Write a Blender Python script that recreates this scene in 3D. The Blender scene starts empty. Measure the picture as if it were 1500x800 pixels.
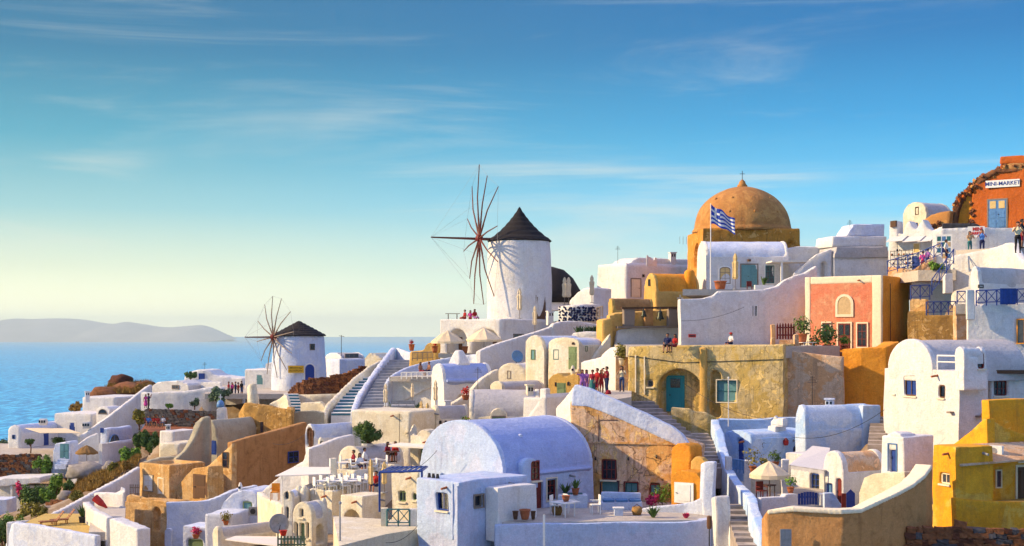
import bpy, bmesh, math, random
import numpy as np
from mathutils import Vector, Matrix
R = math.radians
rng = random.Random(7)
sc = bpy.context.scene
COL = sc.collection

# ------------------------------------------------------------------ camera
F, CX, HY = 2000.0, 750.0, 493.0          # focal length, principal column and horizon row for a 1500 px wide frame
cam_d = bpy.data.cameras.new('camera')
cam = bpy.data.objects.new('camera', cam_d); COL.objects.link(cam)
cam.rotation_euler = (R(90), 0, 0)
cam_d.sensor_width = 36.0
cam_d.lens = 36.0 * F / 1500.0
cam_d.shift_y = (HY - 400.0) / 1500.0
cam_d.clip_start = 0.5; cam_d.clip_end = 400000.0
sc.camera = cam

# ------------------------------------------------------------------ sky and sun
SUN_AZ, SUN_EL = -91.0, 25.0              # degrees from the view direction (minus = left), degrees up
sd = Vector((math.sin(R(SUN_AZ)) * math.cos(R(SUN_EL)), math.cos(R(SUN_AZ)) * math.cos(R(SUN_EL)), math.sin(R(SUN_EL))))
world = bpy.data.worlds.new('World'); sc.world = world; world.use_nodes = True
def build_world():
    nt = world.node_tree; nt.nodes.clear(); N = nt.nodes.new; Lk = nt.links.new
    out = N('ShaderNodeOutputWorld'); bg = N('ShaderNodeBackground'); Lk(bg.outputs[0], out.inputs[0])
    sky = N('ShaderNodeTexSky'); sky.sky_type = 'NISHITA'; sky.sun_disc = False
    sky.sun_elevation = R(SUN_EL); sky.sun_rotation = R(SUN_AZ)
    sky.air_density = 1.4; sky.dust_density = 1.0; sky.ozone_density = 3.0
    tc = N('ShaderNodeTexCoord'); sep = N('ShaderNodeSeparateXYZ'); Lk(tc.outputs['Generated'], sep.inputs[0])
    # slow shift of the hue with height above the horizon (dusty, warm near the horizon, deep blue higher up; overhead brightened as added fill light)
    rmp = N('ShaderNodeValToRGB'); Lk(sep.outputs['Z'], rmp.inputs[0])
    el = rmp.color_ramp.elements
    el[0].position = 0.0; el[0].color = (1.75, 1.70, 1.05, 1)
    el[1].position = 1.0; el[1].color = (0.66, 0.70, 1.14, 1)
    for p, c in ((0.02, (1.40, 1.36, 0.86)), (0.05, (0.86, 0.96, 0.70)), (0.09, (0.36, 0.66, 0.68)), (0.14, (0.10, 0.42, 0.56)), (0.20, (0.04, 0.225, 0.39)), (0.26, (0.035, 0.17, 0.34)), (0.38, (0.16, 0.30, 0.64)), (0.6, (0.48, 0.54, 1.0))):
        e = el.new(p); e.color = (*c, 1)
    # away from the sun the low sky is clearer and bluer
    dot = N('ShaderNodeVectorMath'); dot.operation = 'DOT_PRODUCT'; Lk(tc.outputs['Generated'], dot.inputs[0]); dot.inputs[1].default_value = (math.sin(R(-75)), math.cos(R(-75)), 0)
    mr = N('ShaderNodeMapRange'); Lk(dot.outputs['Value'], mr.inputs[0]); mr.inputs[1].default_value = 0.62; mr.inputs[2].default_value = -0.12
    mr.inputs[3].default_value = 0.0; mr.inputs[4].default_value = 1.0; mr.interpolation_type = 'SMOOTHSTEP'
    rmp2 = N('ShaderNodeValToRGB'); Lk(sep.outputs['Z'], rmp2.inputs[0])
    el = rmp2.color_ramp.elements
    el[0].position = 0.0; el[0].color = (0.86, 0.98, 0.82, 1)
    el[1].position = 1.0; el[1].color = (0.66, 0.70, 1.14, 1)  # zenith out of view kept bright to fill the shade
    for p, c in ((0.045, (0.46, 0.86, 0.90)), (0.10, (0.12, 0.62, 1.0)), (0.155, (0.02, 0.36, 0.76)), (0.21, (0.004, 0.20, 0.52)), (0.26, (0.003, 0.15, 0.44)), (0.38, (0.16, 0.30, 0.64)), (0.6, (0.48, 0.54, 1.0))):
        e = el.new(p); e.color = (*c, 1)
    az = N('ShaderNodeMix'); az.data_type = 'RGBA'; Lk(mr.outputs[0], az.inputs[0]); Lk(rmp.outputs[0], az.inputs[6]); Lk(rmp2.outputs[0], az.inputs[7])
    # the physical sky under it
    sm = N('ShaderNodeVectorMath'); sm.operation = 'SCALE'; Lk(sky.outputs[0], sm.inputs[0]); sm.inputs['Scale'].default_value = 0.10
    base = N('ShaderNodeMix'); base.data_type = 'RGBA'; base.inputs[0].default_value = 0.99; Lk(sm.outputs[0], base.inputs[6]); Lk(az.outputs[2], base.inputs[7])
    # thin streaky high cloud
    mp = N('ShaderNodeMapping'); Lk(tc.outputs['Generated'], mp.inputs[0]); mp.inputs['Rotation'].default_value = (0, R(-5), 0); mp.inputs['Location'].default_value = (3.1, 0.0, 0.9); mp.inputs['Scale'].default_value = (1.5, 1.5, 15.0)
    ns = N('ShaderNodeTexNoise'); Lk(mp.outputs[0], ns.inputs[0]); ns.inputs['Scale'].default_value = 1.6; ns.inputs['Detail'].default_value = 7.0; ns.inputs['Roughness'].default_value = 0.6; ns.inputs['Distortion'].default_value = 0.8
    cr = N('ShaderNodeMapRange'); Lk(ns.outputs[0], cr.inputs[0]); cr.inputs[1].default_value = 0.50; cr.inputs[2].default_value = 0.80; cr.inputs[4].default_value = 0.50; cr.interpolation_type = 'SMOOTHSTEP'
    ns2 = N('ShaderNodeTexNoise'); Lk(tc.outputs['Generated'], ns2.inputs[0]); ns2.inputs['Scale'].default_value = 5.0; ns2.inputs['Detail'].default_value = 3.0
    m2 = N('ShaderNodeMapRange'); Lk(ns2.outputs[0], m2.inputs[0]); m2.inputs[1].default_value = 0.32; m2.inputs[2].default_value = 0.55
    mm = N('ShaderNodeMath'); mm.operation = 'MULTIPLY'; Lk(cr.outputs[0], mm.inputs[0]); Lk(m2.outputs[0], mm.inputs[1])
    cl = N('ShaderNodeMix'); cl.data_type = 'RGBA'; Lk(mm.outputs[0], cl.inputs[0]); Lk(base.outputs[2], cl.inputs[6]); cl.inputs[7].default_value = (0.86, 0.84, 0.72, 1)
    Lk(cl.outputs[2], bg.inputs['Color']); bg.inputs['Strength'].default_value = 0.635
build_world()
sun_d = bpy.data.lights.new('sun', 'SUN'); sun_d.energy = 4.4; sun_d.angle = R(0.8); sun_d.color = (1.0, 0.74, 0.40)
sun = bpy.data.objects.new('sun', sun_d); COL.objects.link(sun); sun.location = (-60, 40, 60)
sun.rotation_euler = sd.to_track_quat('Z', 'Y').to_euler()
sc.view_settings.view_transform = 'Standard'; sc.view_settings.look = 'None'
sc.view_settings.exposure = 0.78; sc.view_settings.gamma = 1.0; sc.view_settings.use_curve_mapping = False
sc.render.engine = 'CYCLES'
cy = sc.cycles
cy.use_denoising = True; cy.denoiser = 'OPENIMAGEDENOISE'
cy.max_bounces = 8; cy.diffuse_bounces = 6; cy.glossy_bounces = 2; cy.transmission_bounces = 2; cy.volume_bounces = 0; cy.transparent_max_bounces = 4
cy.sample_clamp_indirect = 6.0; cy.caustics_reflective = False; cy.caustics_refractive = False
cy.use_adaptive_sampling = True; cy.adaptive_threshold = 0.02
# ------------------------------------------------------------------ materials
MATS = {}
def _bsdf(name):
    m = bpy.data.materials.new(name); m.use_nodes = True
    return m, m.node_tree, m.node_tree.nodes['Principled BSDF']
def rgb(h):
    """sRGB triple 0-255 -> linear"""
    o = []
    for v in h:
        v /= 255.0
        o.append(v / 12.92 if v <= 0.04045 else ((v + 0.055) / 1.055) ** 2.4)
    return tuple(o)
def plaster(name, a, b, stain=None, stain_amt=0.0, bump=0.85, scale=1.0, streak=0.0, rough=0.92, patch=None, patch_amt=0.0, cracks=0.0):
    """lime plaster: blotched colour a..b, optional patches where another coat shows, vertical run stains, fine relief"""
    m, nt, bs = _bsdf(name); N = nt.nodes.new; Lk = nt.links.new
    tc = N('ShaderNodeTexCoord'); oi = N('ShaderNodeObjectInfo')
    off = N('ShaderNodeVectorMath'); off.operation = 'MULTIPLY_ADD'
    cmb = N('ShaderNodeCombineXYZ'); Lk(oi.outputs['Random'], cmb.inputs[0]); Lk(oi.outputs['Random'], cmb.inputs[1]); Lk(oi.outputs['Random'], cmb.inputs[2])
    Lk(cmb.outputs[0], off.inputs[0]); off.inputs[1].default_value = (37, 53, 71); Lk(tc.outputs['Object'], off.inputs[2])
    V = off.outputs[0]
    def noise(s, det=5, rough_=0.55, vec=None, dist=0.0):
        n = N('ShaderNodeTexNoise'); n.inputs['Scale'].default_value = s; n.inputs['Detail'].default_value = det; n.inputs['Roughness'].default_value = rough_; n.inputs['Distortion'].default_value = dist
        Lk(vec or V, n.inputs[0]); return n.outputs[0]
    def rng_(v, lo, hi, o0=0.0, o1=1.0):
        r = N('ShaderNodeMapRange'); Lk(v, r.inputs[0]); r.inputs[1].default_value = lo; r.inputs[2].default_value = hi; r.inputs[3].default_value = o0; r.inputs[4].default_value = o1; return r.outputs[0]
    def mix(f, x, y, mode='MIX'):
        k = N('ShaderNodeMix'); k.data_type = 'RGBA'; k.blend_type = mode
        if isinstance(f, float): k.inputs[0].default_value = f
        else: Lk(f, k.inputs[0])
        for s_, c in ((6, x), (7, y)):
            if isinstance(c, tuple): k.inputs[s_].default_value = (*c, 1)
            else: Lk(c, k.inputs[s_])
        return k.outputs[2]
    n1 = noise(0.9 * scale, 6, 0.6)
    c = mix(rng_(n1, 0.36, 0.64), a, b)
    if patch:
        c = mix(rng_(noise(0.55 * scale, 8, 0.62, dist=0.6), 0.62 - patch_amt * 0.25, 0.66 - patch_amt * 0.22), c, patch)
    n3 = noise(5.5 * scale, 6, 0.7)
    c = mix(rng_(n3, 0.3, 0.7, 0.0, 0.34), c, tuple(v * 0.6 for v in b))
    c = mix(rng_(noise(13.0 * scale, 5, 0.8), 0.40, 0.70, 0.0, 0.50), c, tuple(v * 0.5 for v in b))
    c = mix(rng_(noise(0.35 * scale, 4, 0.6), 0.5, 0.75, 0.0, 0.3), c, tuple(v * 0.7 for v in a))
    mb = N('ShaderNodeMapping'); mb.inputs['Scale'].default_value = (1.3, 1.3, 9.0); mb.inputs['Rotation'].default_value = (0.35, 0.25, 0.0); Lk(V, mb.inputs[0])
    c = mix(rng_(noise(2.6, 4, 0.65, mb.outputs[0]), 0.46, 0.68, 0.0, 0.34), c, tuple(v * 0.72 for v in b))
    if stain:
        c = mix(rng_(noise(1.7 * scale, 7, 0.68), 0.52, 0.72, 0.0, stain_amt), c, stain)
    if streak:
        mp = N('ShaderNodeMapping'); mp.inputs['Scale'].default_value = (3.2, 3.2, 0.28); Lk(V, mp.inputs[0])
        c = mix(rng_(noise(1.0, 5, 0.6, mp.outputs[0]), 0.54, 0.74, 0.0, streak), c, stain or tuple(v * 0.45 for v in b))
    if streak >= 0.5:      # flaked coat: hard-edged pale scars with a dark rim, and thin dark runs
        fl = noise(1.5 * scale, 9, 0.66, dist=0.9)
        c = mix(rng_(fl, 0.560, 0.580, 0.0, 0.75), c, tuple(v * 0.42 for v in b))
        c = mix(rng_(fl, 0.578, 0.592, 0.0, 0.8), c, tuple(min(.86, v * 1.08 + .08) for v in a))
        m3 = N('ShaderNodeMapping'); m3.inputs['Scale'].default_value = (7.0, 7.0, 0.35); Lk(V, m3.inputs[0])
        c = mix(rng_(noise(1.0, 4, 0.6, m3.outputs[0]), 0.60, 0.68, 0.0, 0.55), c, stain or tuple(v * .4 for v in b))
    if cracks:
        vo = N('ShaderNodeTexVoronoi'); vo.feature = 'DISTANCE_TO_EDGE'; vo.inputs['Scale'].default_value = 0.42
        wv = N('ShaderNodeVectorMath'); wv.operation = 'ADD'; nn = N('ShaderNodeTexNoise'); nn.inputs['Scale'].default_value = 1.6; Lk(V, nn.inputs[0]); Lk(V, wv.inputs[0]); Lk(nn.outputs['Color'], wv.inputs[1]); Lk(wv.outputs[0], vo.inputs[0])
        c = mix(rng_(vo.outputs[0], 0.0, 0.016, cracks, 0.0), c, (0.03, 0.02, 0.015))
    hs = N('ShaderNodeHueSaturation'); Lk(c, hs.inputs['Color']); Lk(rng_(oi.outputs['Random'], 0, 1, 0.94, 1.05), hs.inputs['Value'])
    Lk(hs.outputs[0], bs.inputs['Base Color']); bs.inputs['Roughness'].default_value = rough; bs.inputs['Specular IOR Level'].default_value = 0.2
    if bump:
        bp = N('ShaderNodeBump'); bp.inputs['Strength'].default_value = bump; bp.inputs['Distance'].default_value = 0.09
        ad = N('ShaderNodeMath'); ad.operation = 'ADD'; Lk(noise(3.5, 8, 0.72), ad.inputs[0]); Lk(noise(0.8, 3, 0.5), ad.inputs[1])
        Lk(ad.outputs[0], bp.inputs['Height']); Lk(bp.outputs[0], bs.inputs['Normal'])
    MATS[name] = m; return m
def plain(name, c, rough=0.6, var=0.25, scale=6.0, metal=0.0, bump=0.0, c2=None, spec=0.3, stretch=None):
    m, nt, bs = _bsdf(name); N = nt.nodes.new; Lk = nt.links.new
    tc = N('ShaderNodeTexCoord'); n = N('ShaderNodeTexNoise'); n.inputs['Scale'].default_value = scale; n.inputs['Detail'].default_value = 5.0
    if stretch:
        mp = N('ShaderNodeMapping'); mp.inputs['Scale'].default_value = stretch; Lk(tc.outputs['Object'], mp.inputs[0]); Lk(mp.outputs[0], n.inputs[0])
    else: Lk(tc.outputs['Object'], n.inputs[0])
    k = N('ShaderNodeMix'); k.data_type = 'RGBA'
    r = N('ShaderNodeMapRange'); Lk(n.outputs[0], r.inputs[0]); r.inputs[1].default_value = 0.3; r.inputs[2].default_value = 0.7
    Lk(r.outputs[0], k.inputs[0]); k.inputs[6].default_value = (*c, 1); k.inputs[7].default_value = (*(c2 or tuple(v * (1 - var) for v in c)), 1)
    oi = N('ShaderNodeObjectInfo'); hs = N('ShaderNodeHueSaturation'); Lk(k.outputs[2], hs.inputs['Color'])
    r2 = N('ShaderNodeMapRange'); Lk(oi.outputs['Random'], r2.inputs[0]); r2.inputs[3].default_value = 1 - var * 0.5; r2.inputs[4].default_value = 1 + var * 0.4; Lk(r2.outputs[0], hs.inputs['Value'])
    Lk(hs.outputs[0], bs.inputs['Base Color']); bs.inputs['Roughness'].default_value = rough; bs.inputs['Metallic'].default_value = metal; bs.inputs['Specular IOR Level'].default_value = spec
    if bump:
        bp = N('ShaderNodeBump'); bp.inputs['Strength'].default_value = bump; bp.inputs['Distance'].default_value = 0.05; Lk(n.outputs[0], bp.inputs['Height']); Lk(bp.outputs[0], bs.inputs['Normal'])
    MATS[name] = m; return m
def leafmat(name, a, b, dry=None):
    m, nt, bs = _bsdf(name); N = nt.nodes.new; Lk = nt.links.new
    tc = N('ShaderNodeTexCoord'); n = N('ShaderNodeTexNoise'); n.inputs['Scale'].default_value = 1.4; n.inputs['Detail'].default_value = 6.0; n.inputs['Roughness'].default_value = 0.75
    Lk(tc.outputs['Object'], n.inputs[0])
    r = N('ShaderNodeValToRGB'); Lk(n.outputs[0], r.inputs[0]); e = r.color_ramp.elements
    e[0].position = 0.35; e[0].color = (*a, 1); e[1].position = 0.65; e[1].color = (*b, 1)
    if dry: x = e.new(0.74); x.color = (*dry, 1)
    Lk(r.outputs[0], bs.inputs['Base Color']); bs.inputs['Roughness'].default_value = 0.75; bs.inputs['Specular IOR Level'].default_value = 0.15
    try: bs.inputs['Subsurface Weight'].default_value = 0.0
    except Exception: pass
    MATS[name] = m; return m

plaster('white', (0.84, 0.83, 0.83), (0.73, 0.72, 0.73), stain=(0.40, 0.35, 0.32), stain_amt=0.42, streak=0.34, patch=(0.80, 0.77, 0.72), patch_amt=0.4)
plaster('cream', (0.82, 0.75, 0.60), (0.74, 0.66, 0.49), stain=(0.42, 0.32, 0.20), stain_amt=0.42, streak=0.36, patch=(0.84, 0.80, 0.70), patch_amt=0.4)
plaster('bluewhite', (0.68, 0.74, 0.89), (0.57, 0.65, 0.85), stain=(0.36, 0.36, 0.44), stain_amt=0.42, streak=0.40, patch=(0.76, 0.79, 0.86), patch_amt=0.45)  # white plaster with the blue of open shade put into its colour
plaster('skywash', (0.50, 0.68, 0.95), (0.41, 0.59, 0.91), stain=(0.34, 0.38, 0.48), stain_amt=0.4, streak=0.35, patch=(0.70, 0.78, 0.90), patch_amt=0.45)  # white courtyard plaster, its strong blue shade painted into the base colour
plaster('greyvault', (0.60, 0.58, 0.59), (0.50, 0.48, 0.49), stain=(0.24, 0.22, 0.21), stain_amt=0.45, streak=0.15)
plaster('bluevault', (0.46, 0.55, 0.86), (0.38, 0.47, 0.80), stain=(0.22, 0.26, 0.42), stain_amt=0.4, streak=0.15)  # roof plaster with blue shade mixed into its colour
plaster('ochre', (0.74, 0.45, 0.17), (0.63, 0.34, 0.11), stain=(0.28, 0.14, 0.05), stain_amt=0.7, streak=0.6, patch=(0.76, 0.54, 0.28), patch_amt=0.5)
plaster('bluewash', (0.60, 0.71, 0.92), (0.50, 0.62, 0.88), stain=(0.30, 0.31, 0.46), stain_amt=0.45, streak=0.45, patch=(0.64, 0.69, 0.90), patch_amt=0.5)  # front house and terrace walls: blue shade painted in as wall colour
plaster('ochre_stain', (0.62, 0.38, 0.12), (0.52, 0.28, 0.07), stain=(0.14, 0.08, 0.03), stain_amt=0.75, streak=0.7, patch=(0.36, 0.22, 0.08), patch_amt=0.6)
plaster('cracked', (0.82, 0.46, 0.15), (0.74, 0.38, 0.12), stain=(0.20, 0.08, 0.03), stain_amt=0.9, streak=0.65, patch=(0.80, 0.58, 0.42), patch_amt=0.6, cracks=0.75)
plaster('mustard', (0.70, 0.49, 0.15), (0.58, 0.40, 0.12), stain=(0.17, 0.14, 0.07), stain_amt=0.85, streak=0.75, patch=(0.68, 0.54, 0.30), patch_amt=0.6, cracks=0.5)
plaster('peach', (0.76, 0.46, 0.25), (0.68, 0.38, 0.18), stain=(0.26, 0.18, 0.12), stain_amt=0.55, streak=0.55, patch=(0.68, 0.55, 0.42), patch_amt=0.5)
plaster('orange', (0.88, 0.39, 0.05), (0.80, 0.31, 0.03), stain=(0.26, 0.08, 0.02), stain_amt=0.45, streak=0.4)
plaster('redwall', (0.76, 0.27, 0.16), (0.68, 0.20, 0.11), stain=(0.80, 0.50, 0.30), stain_amt=0.55, streak=0.25, patch=(0.66, 0.28, 0.16), patch_amt=0.5)
plaster('marketred', (0.64, 0.16, 0.03), (0.54, 0.12, 0.02), stain=(0.2, 0.05, 0.02), stain_amt=0.4, streak=0.3)
plaster('yellow', (0.88, 0.43, 0.03), (0.80, 0.36, 0.02), stain=(0.40, 0.18, 0.03), stain_amt=0.7, streak=0.49, patch=(0.84, 0.52, 0.10), patch_amt=0.4)
plaster('yellowlit', (0.74, 0.48, 0.16), (0.66, 0.39, 0.10), stain=(0.35, 0.22, 0.07), stain_amt=0.4, streak=0.4)  # muted yellow plaster
plaster('domeochre', (0.58, 0.28, 0.085), (0.45, 0.20, 0.06), stain=(0.24, 0.10, 0.04), stain_amt=0.5, streak=0.15, patch=(0.64, 0.33, 0.10), patch_amt=0.4)
plaster('drumochre', (0.80, 0.36, 0.06), (0.66, 0.26, 0.035), stain=(0.18, 0.07, 0.02), stain_amt=0.75, streak=0.5)
plaster('brownwall', (0.62, 0.33, 0.13), (0.50, 0.25, 0.09), stain=(0.17, 0.08, 0.03), stain_amt=0.7, streak=0.48, bump=0.7)
plaster('olive', (0.50, 0.46, 0.34), (0.42, 0.38, 0.28), stain=(0.2, 0.17, 0.12), stain_amt=0.4, streak=0.3)
plaster('floorpale', (0.62, 0.56, 0.48), (0.52, 0.46, 0.40), stain=(0.3, 0.25, 0.2), stain_amt=0.4)
plaster('flooryellow', (0.66, 0.46, 0.14), (0.58, 0.40, 0.12), stain=(0.35, 0.2, 0.08), stain_amt=0.3)
plaster('terrace_red', (0.34, 0.12, 0.06), (0.28, 0.10, 0.05), stain=(0.2, 0.1, 0.06), stain_amt=0.4)
plain('bluepaint', (0.014, 0.05, 0.27), 0.45, 0.3)
plain('signyellow', (0.75, 0.42, 0.02), 0.6, 0.2)
plain('canvasorange', (0.75, 0.30, 0.03), 0.9, 0.2)
plain('c_flag', (0.02, 0.06, 0.40), 0.8, 0.15)
plain('bluepale', (0.10, 0.24, 0.50), 0.5, 0.3)
plain('teal', (0.03, 0.30, 0.34), 0.5, 0.3, stretch=(14, 14, 0.8))
plain('tealpale', (0.14, 0.32, 0.34), 0.6, 0.35, stretch=(14, 14, 0.8))
plain('tealdark', (0.03, 0.15, 0.17), 0.5, 0.3)
plain('greenpaint', (0.17, 0.24, 0.11), 0.5, 0.3)
plain('redpaint', (0.20, 0.025, 0.02), 0.5, 0.35)
plain('redbright', (0.55, 0.03, 0.02), 0.6, 0.3)
plain('brownwood', (0.14, 0.065, 0.03), 0.65, 0.45, stretch=(18, 18, 1.0))
plain('greywood', (0.27, 0.21, 0.17), 0.75, 0.4, stretch=(18, 18, 1.0))
plain('sparwood', (0.17, 0.055, 0.03), 0.7, 0.4)
plain('teak', (0.34, 0.13, 0.04), 0.55, 0.4)
plain('maroon', (0.075, 0.03, 0.04), 0.6, 0.3)
plain('whitepaint', (0.78, 0.77, 0.74), 0.5, 0.12)
plain('creamtrim', (0.78, 0.68, 0.50), 0.7, 0.15)
plain('pane', (0.010, 0.018, 0.04), 0.12, 0.5, spec=0.5)
plain('panegrey', (0.07, 0.08, 0.10), 0.2, 0.5, spec=0.5)
plain('metalgrey', (0.30, 0.30, 0.31), 0.5, 0.3)
plain('metaldark', (0.035, 0.033, 0.035), 0.5, 0.3)
plain('thatch', (0.022, 0.018, 0.021), 0.95, 0.6, scale=3.0, bump=0.8, stretch=(6, 6, 1.2))
plain('straw', (0.40, 0.22, 0.07), 0.95, 0.5, bump=0.7, stretch=(9, 9, 2))
plain('canvas', (0.74, 0.60, 0.40), 0.9, 0.18)
plain('canvaswhite', (0.76, 0.70, 0.62), 0.9, 0.12)
plain('canvasyellow', (0.70, 0.50, 0.22), 0.9, 0.18)
plain('awning', (0.62, 0.60, 0.60), 0.9, 0.12)
plain('terracotta', (0.42, 0.13, 0.05), 0.8, 0.3)
plain('bronze', (0.05, 0.055, 0.04), 0.4, 0.4, metal=0.7)
plain('stonedark', (0.085, 0.08, 0.09), 0.95, 0.5, scale=2.5, bump=0.8)
plain('stonebrown', (0.22, 0.085, 0.035), 0.95, 0.5, scale=2.5, bump=0.8)
plain('stonegrey', (0.30, 0.27, 0.25), 0.95, 0.4, scale=2.5, bump=0.6)
plain('mortar', (0.20, 0.14, 0.10), 0.95, 0.4, scale=3)
plain('rubble', (0.30, 0.12, 0.045), 0.95, 0.7, scale=2.2, bump=1.0, c2=(0.10, 0.04, 0.025))
plain('lava', (0.13, 0.045, 0.025), 0.95, 0.6, scale=1.5, bump=1.0)
plain('stairgrey', (0.42, 0.42, 0.44), 0.9, 0.3, scale=2.0)
plain('stairblue', (0.05, 0.17, 0.24), 0.8, 0.3)  # painted blue to stand for the shadow on the risers
plain('stonestep', (0.42, 0.35, 0.31), 0.95, 0.4, scale=2.0, bump=0.6)
plain('skin', (0.36, 0.16, 0.09), 0.6, 0.15)
plain('hairdark', (0.012, 0.008, 0.007), 0.6, 0.3)
plain('hairbrown', (0.06, 0.03, 0.015), 0.6, 0.3)
for nm, c in (('c_red', (0.42, 0.022, 0.02)), ('c_crimson', (0.26, 0.012, 0.03)), ('c_navy', (0.012, 0.018, 0.08)), ('c_purple', (0.32, 0.13, 0.42)), ('c_cream', (0.70, 0.62, 0.42)), ('c_jeans', (0.04, 0.08, 0.2)),
              ('c_blue', (0.08, 0.22, 0.6)), ('c_pink', (0.6, 0.06, 0.28)), ('c_black', (0.012, 0.012, 0.015)), ('c_white', (0.75, 0.75, 0.75)), ('c_teal', (0.03, 0.16, 0.17)), ('c_tan', (0.5, 0.36, 0.2))):
    plain(nm, c, 0.9, 0.2)
leafmat('leaf', (0.045, 0.09, 0.025), (0.12, 0.19, 0.045))
leafmat('leafyellow', (0.14, 0.13, 0.025), (0.30, 0.25, 0.05))
leafmat('leafbright', (0.08, 0.18, 0.025), (0.20, 0.32, 0.05))
leafmat('leafdry', (0.20, 0.12, 0.03), (0.36, 0.22, 0.05), dry=(0.1, 0.1, 0.03))
leafmat('leafgrey', (0.06, 0.11, 0.07), (0.12, 0.18, 0.11))
leafmat('flowerpink', (0.45, 0.03, 0.10), (0.55, 0.05, 0.16))
leafmat('flowerred', (0.45, 0.02, 0.015), (0.55, 0.05, 0.03))
def M(n): return MATS[n] if isinstance(n, str) else n

# ------------------------------------------------------------------ scene helpers
ANCH = []                                   # ground heights that buildings ask for
FOOT = []                                   # footprints the ground must stay under
PENDING = []                                # (object, cutter polyhedra, voxel, wobble)
DS = 1.0                                    # distance factor for a stretch of the village
def W(px, py, D):
    D = D * DS
    return Vector(((px - CX) / F * D, D, (HY - py) / F * D))
def thing(name, label, cat, loc=(0, 0, 0), rotz=0.0, group=None):
    o = bpy.data.objects.new(name, None); COL.objects.link(o)
    o.location = loc; o.rotation_euler = (0, 0, rotz); o.empty_display_size = 0.2
    o['label'] = label; o['category'] = cat
    if group: o['group'] = group
    return o
def tag(o, label, cat, group=None, kind=None):
    if kind: o['kind'] = kind
    if label: o['label'] = label
    if cat: o['category'] = cat
    if group: o['group'] = group
    return o
def mesh_obj(name, verts, faces, mat, parent=None, smooth=False, mats=None, fmat=None):
    me = bpy.data.meshes.new(name); me.from_pydata([tuple(v) for v in verts], [], faces)
    for m in (mats or [mat]): me.materials.append(M(m))
    if fmat is not None: me.polygons.foreach_set('material_index', fmat)
    if smooth: me.polygons.foreach_set('use_smooth', [True] * len(me.polygons))
    o = bpy.data.objects.new(name, me); COL.objects.link(o)
    if parent is not None: o.parent = parent
    return o
class G:
    """collects vertices and faces of one mesh"""
    def __init__(s): s.v = []; s.f = []
    def add(s, v, f):
        n = len(s.v); s.v += [Vector(p) for p in v]; s.f += [tuple(i + n for i in q) for q in f]; return s
    def box(s, a, b):
        (x0, y0, z0), (x1, y1, z1) = a, b
        return s.add([(x0, y0, z0), (x1, y0, z0), (x1, y1, z0), (x0, y1, z0), (x0, y0, z1), (x1, y0, z1), (x1, y1, z1), (x0, y1, z1)],
                     [(0, 3, 2, 1), (4, 5, 6, 7), (0, 1, 5, 4), (1, 2, 6, 5), (2, 3, 7, 6), (3, 0, 4, 7)])
    def prism(s, poly, off):
        """poly: list of Vectors (planar), off: extrusion vector"""
        n = len(poly); a = [Vector(p) for p in poly]; b = [p + off for p in a]
        nrm = Vector((0, 0, 0))
        for i in range(n): nrm += a[i].cross(a[(i + 1) % n])
        fl = nrm.dot(off) > 0
        fs = []
        top = tuple(range(n)); bot = tuple(range(n, 2 * n))
        fs.append(tuple(reversed(top)) if fl else top); fs.append(bot if fl else tuple(reversed(bot)))
        for i in range(n):
            j = (i + 1) % n
            fs.append((i, j, j + n, i + n) if fl else (j, i, i + n, j + n))
        return s.add(a + b, fs)
    def tube(s, pts, rad, n=6, cap=True):
        pts = [Vector(p) for p in pts]; rr = rad if isinstance(rad, (list, tuple)) else [rad] * len(pts)
        rings = []
        for i, p in enumerate(pts):
            d = (pts[min(i + 1, len(pts) - 1)] - pts[max(i - 1, 0)]).normalized()
            q = d.to_track_quat('Z', 'Y')
            rings.append([p + q @ Vector((math.cos(2 * math.pi * k / n) * rr[i], math.sin(2 * math.pi * k / n) * rr[i], 0)) for k in range(n)])
        v = [x for r in rings for x in r]; f = []
        for i in range(len(pts) - 1):
            for k in range(n):
                a, b = i * n + k, i * n + (k + 1) % n
                f.append((a, b, b + n, a + n))
        if cap: f.append(tuple(range(n - 1, -1, -1))); f.append(tuple((len(pts) - 1) * n + k for k in range(n)))
        return s.add(v, f)
    def lathe(s, prof, n=24, c=(0, 0, 0), cap=True):
        v = []; f = []; c = Vector(c)
        for r, z in prof:
            for k in range(n): v.append(c + Vector((math.cos(2 * math.pi * k / n) * r, math.sin(2 * math.pi * k / n) * r, z)))
        for i in range(len(prof) - 1):
            for k in range(n):
                a, b = i * n + k, i * n + (k + 1) % n
                f.append((a, b, b + n, a + n))
        if cap: f.append(tuple(range(n - 1, -1, -1))); f.append(tuple((len(prof) - 1) * n + k for k in range(n)))
        return s.add(v, f)
    def obj(s, name, mat, parent=None, smooth=False): return mesh_obj(name, s.v, s.f, mat, parent, smooth)
    def xf(s, m): s.v = [m @ p for p in s.v]; return s
def wob(co, amp, seed):
    r = np.random.RandomState(seed); out = np.zeros_like(co)
    for k in range(7):
        w = r.normal(size=3); w /= np.linalg.norm(w); lam = r.uniform(1.3, 5.0); ph = r.uniform(0, 6.28, 3)
        t = (co @ w) * (6.283 / lam)
        a = amp * 0.42 * min(1.0, lam / 2.0)
        out[:, 0] += a * np.sin(t + ph[0]); out[:, 1] += a * np.sin(t + ph[1]); out[:, 2] += 0.6 * a * np.sin(t + ph[2])
    return co + out
def soft(o, cutters=None, D=80.0, amp=0.03, voxel=None):
    """hand plastered: carve openings, round the edges and make the faces a little uneven"""
    PENDING.append((o, cutters if cutters is not None else [], voxel or max(0.06, D * (0.00095 if D < 82 else 0.00125)), amp))
    return o
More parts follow.
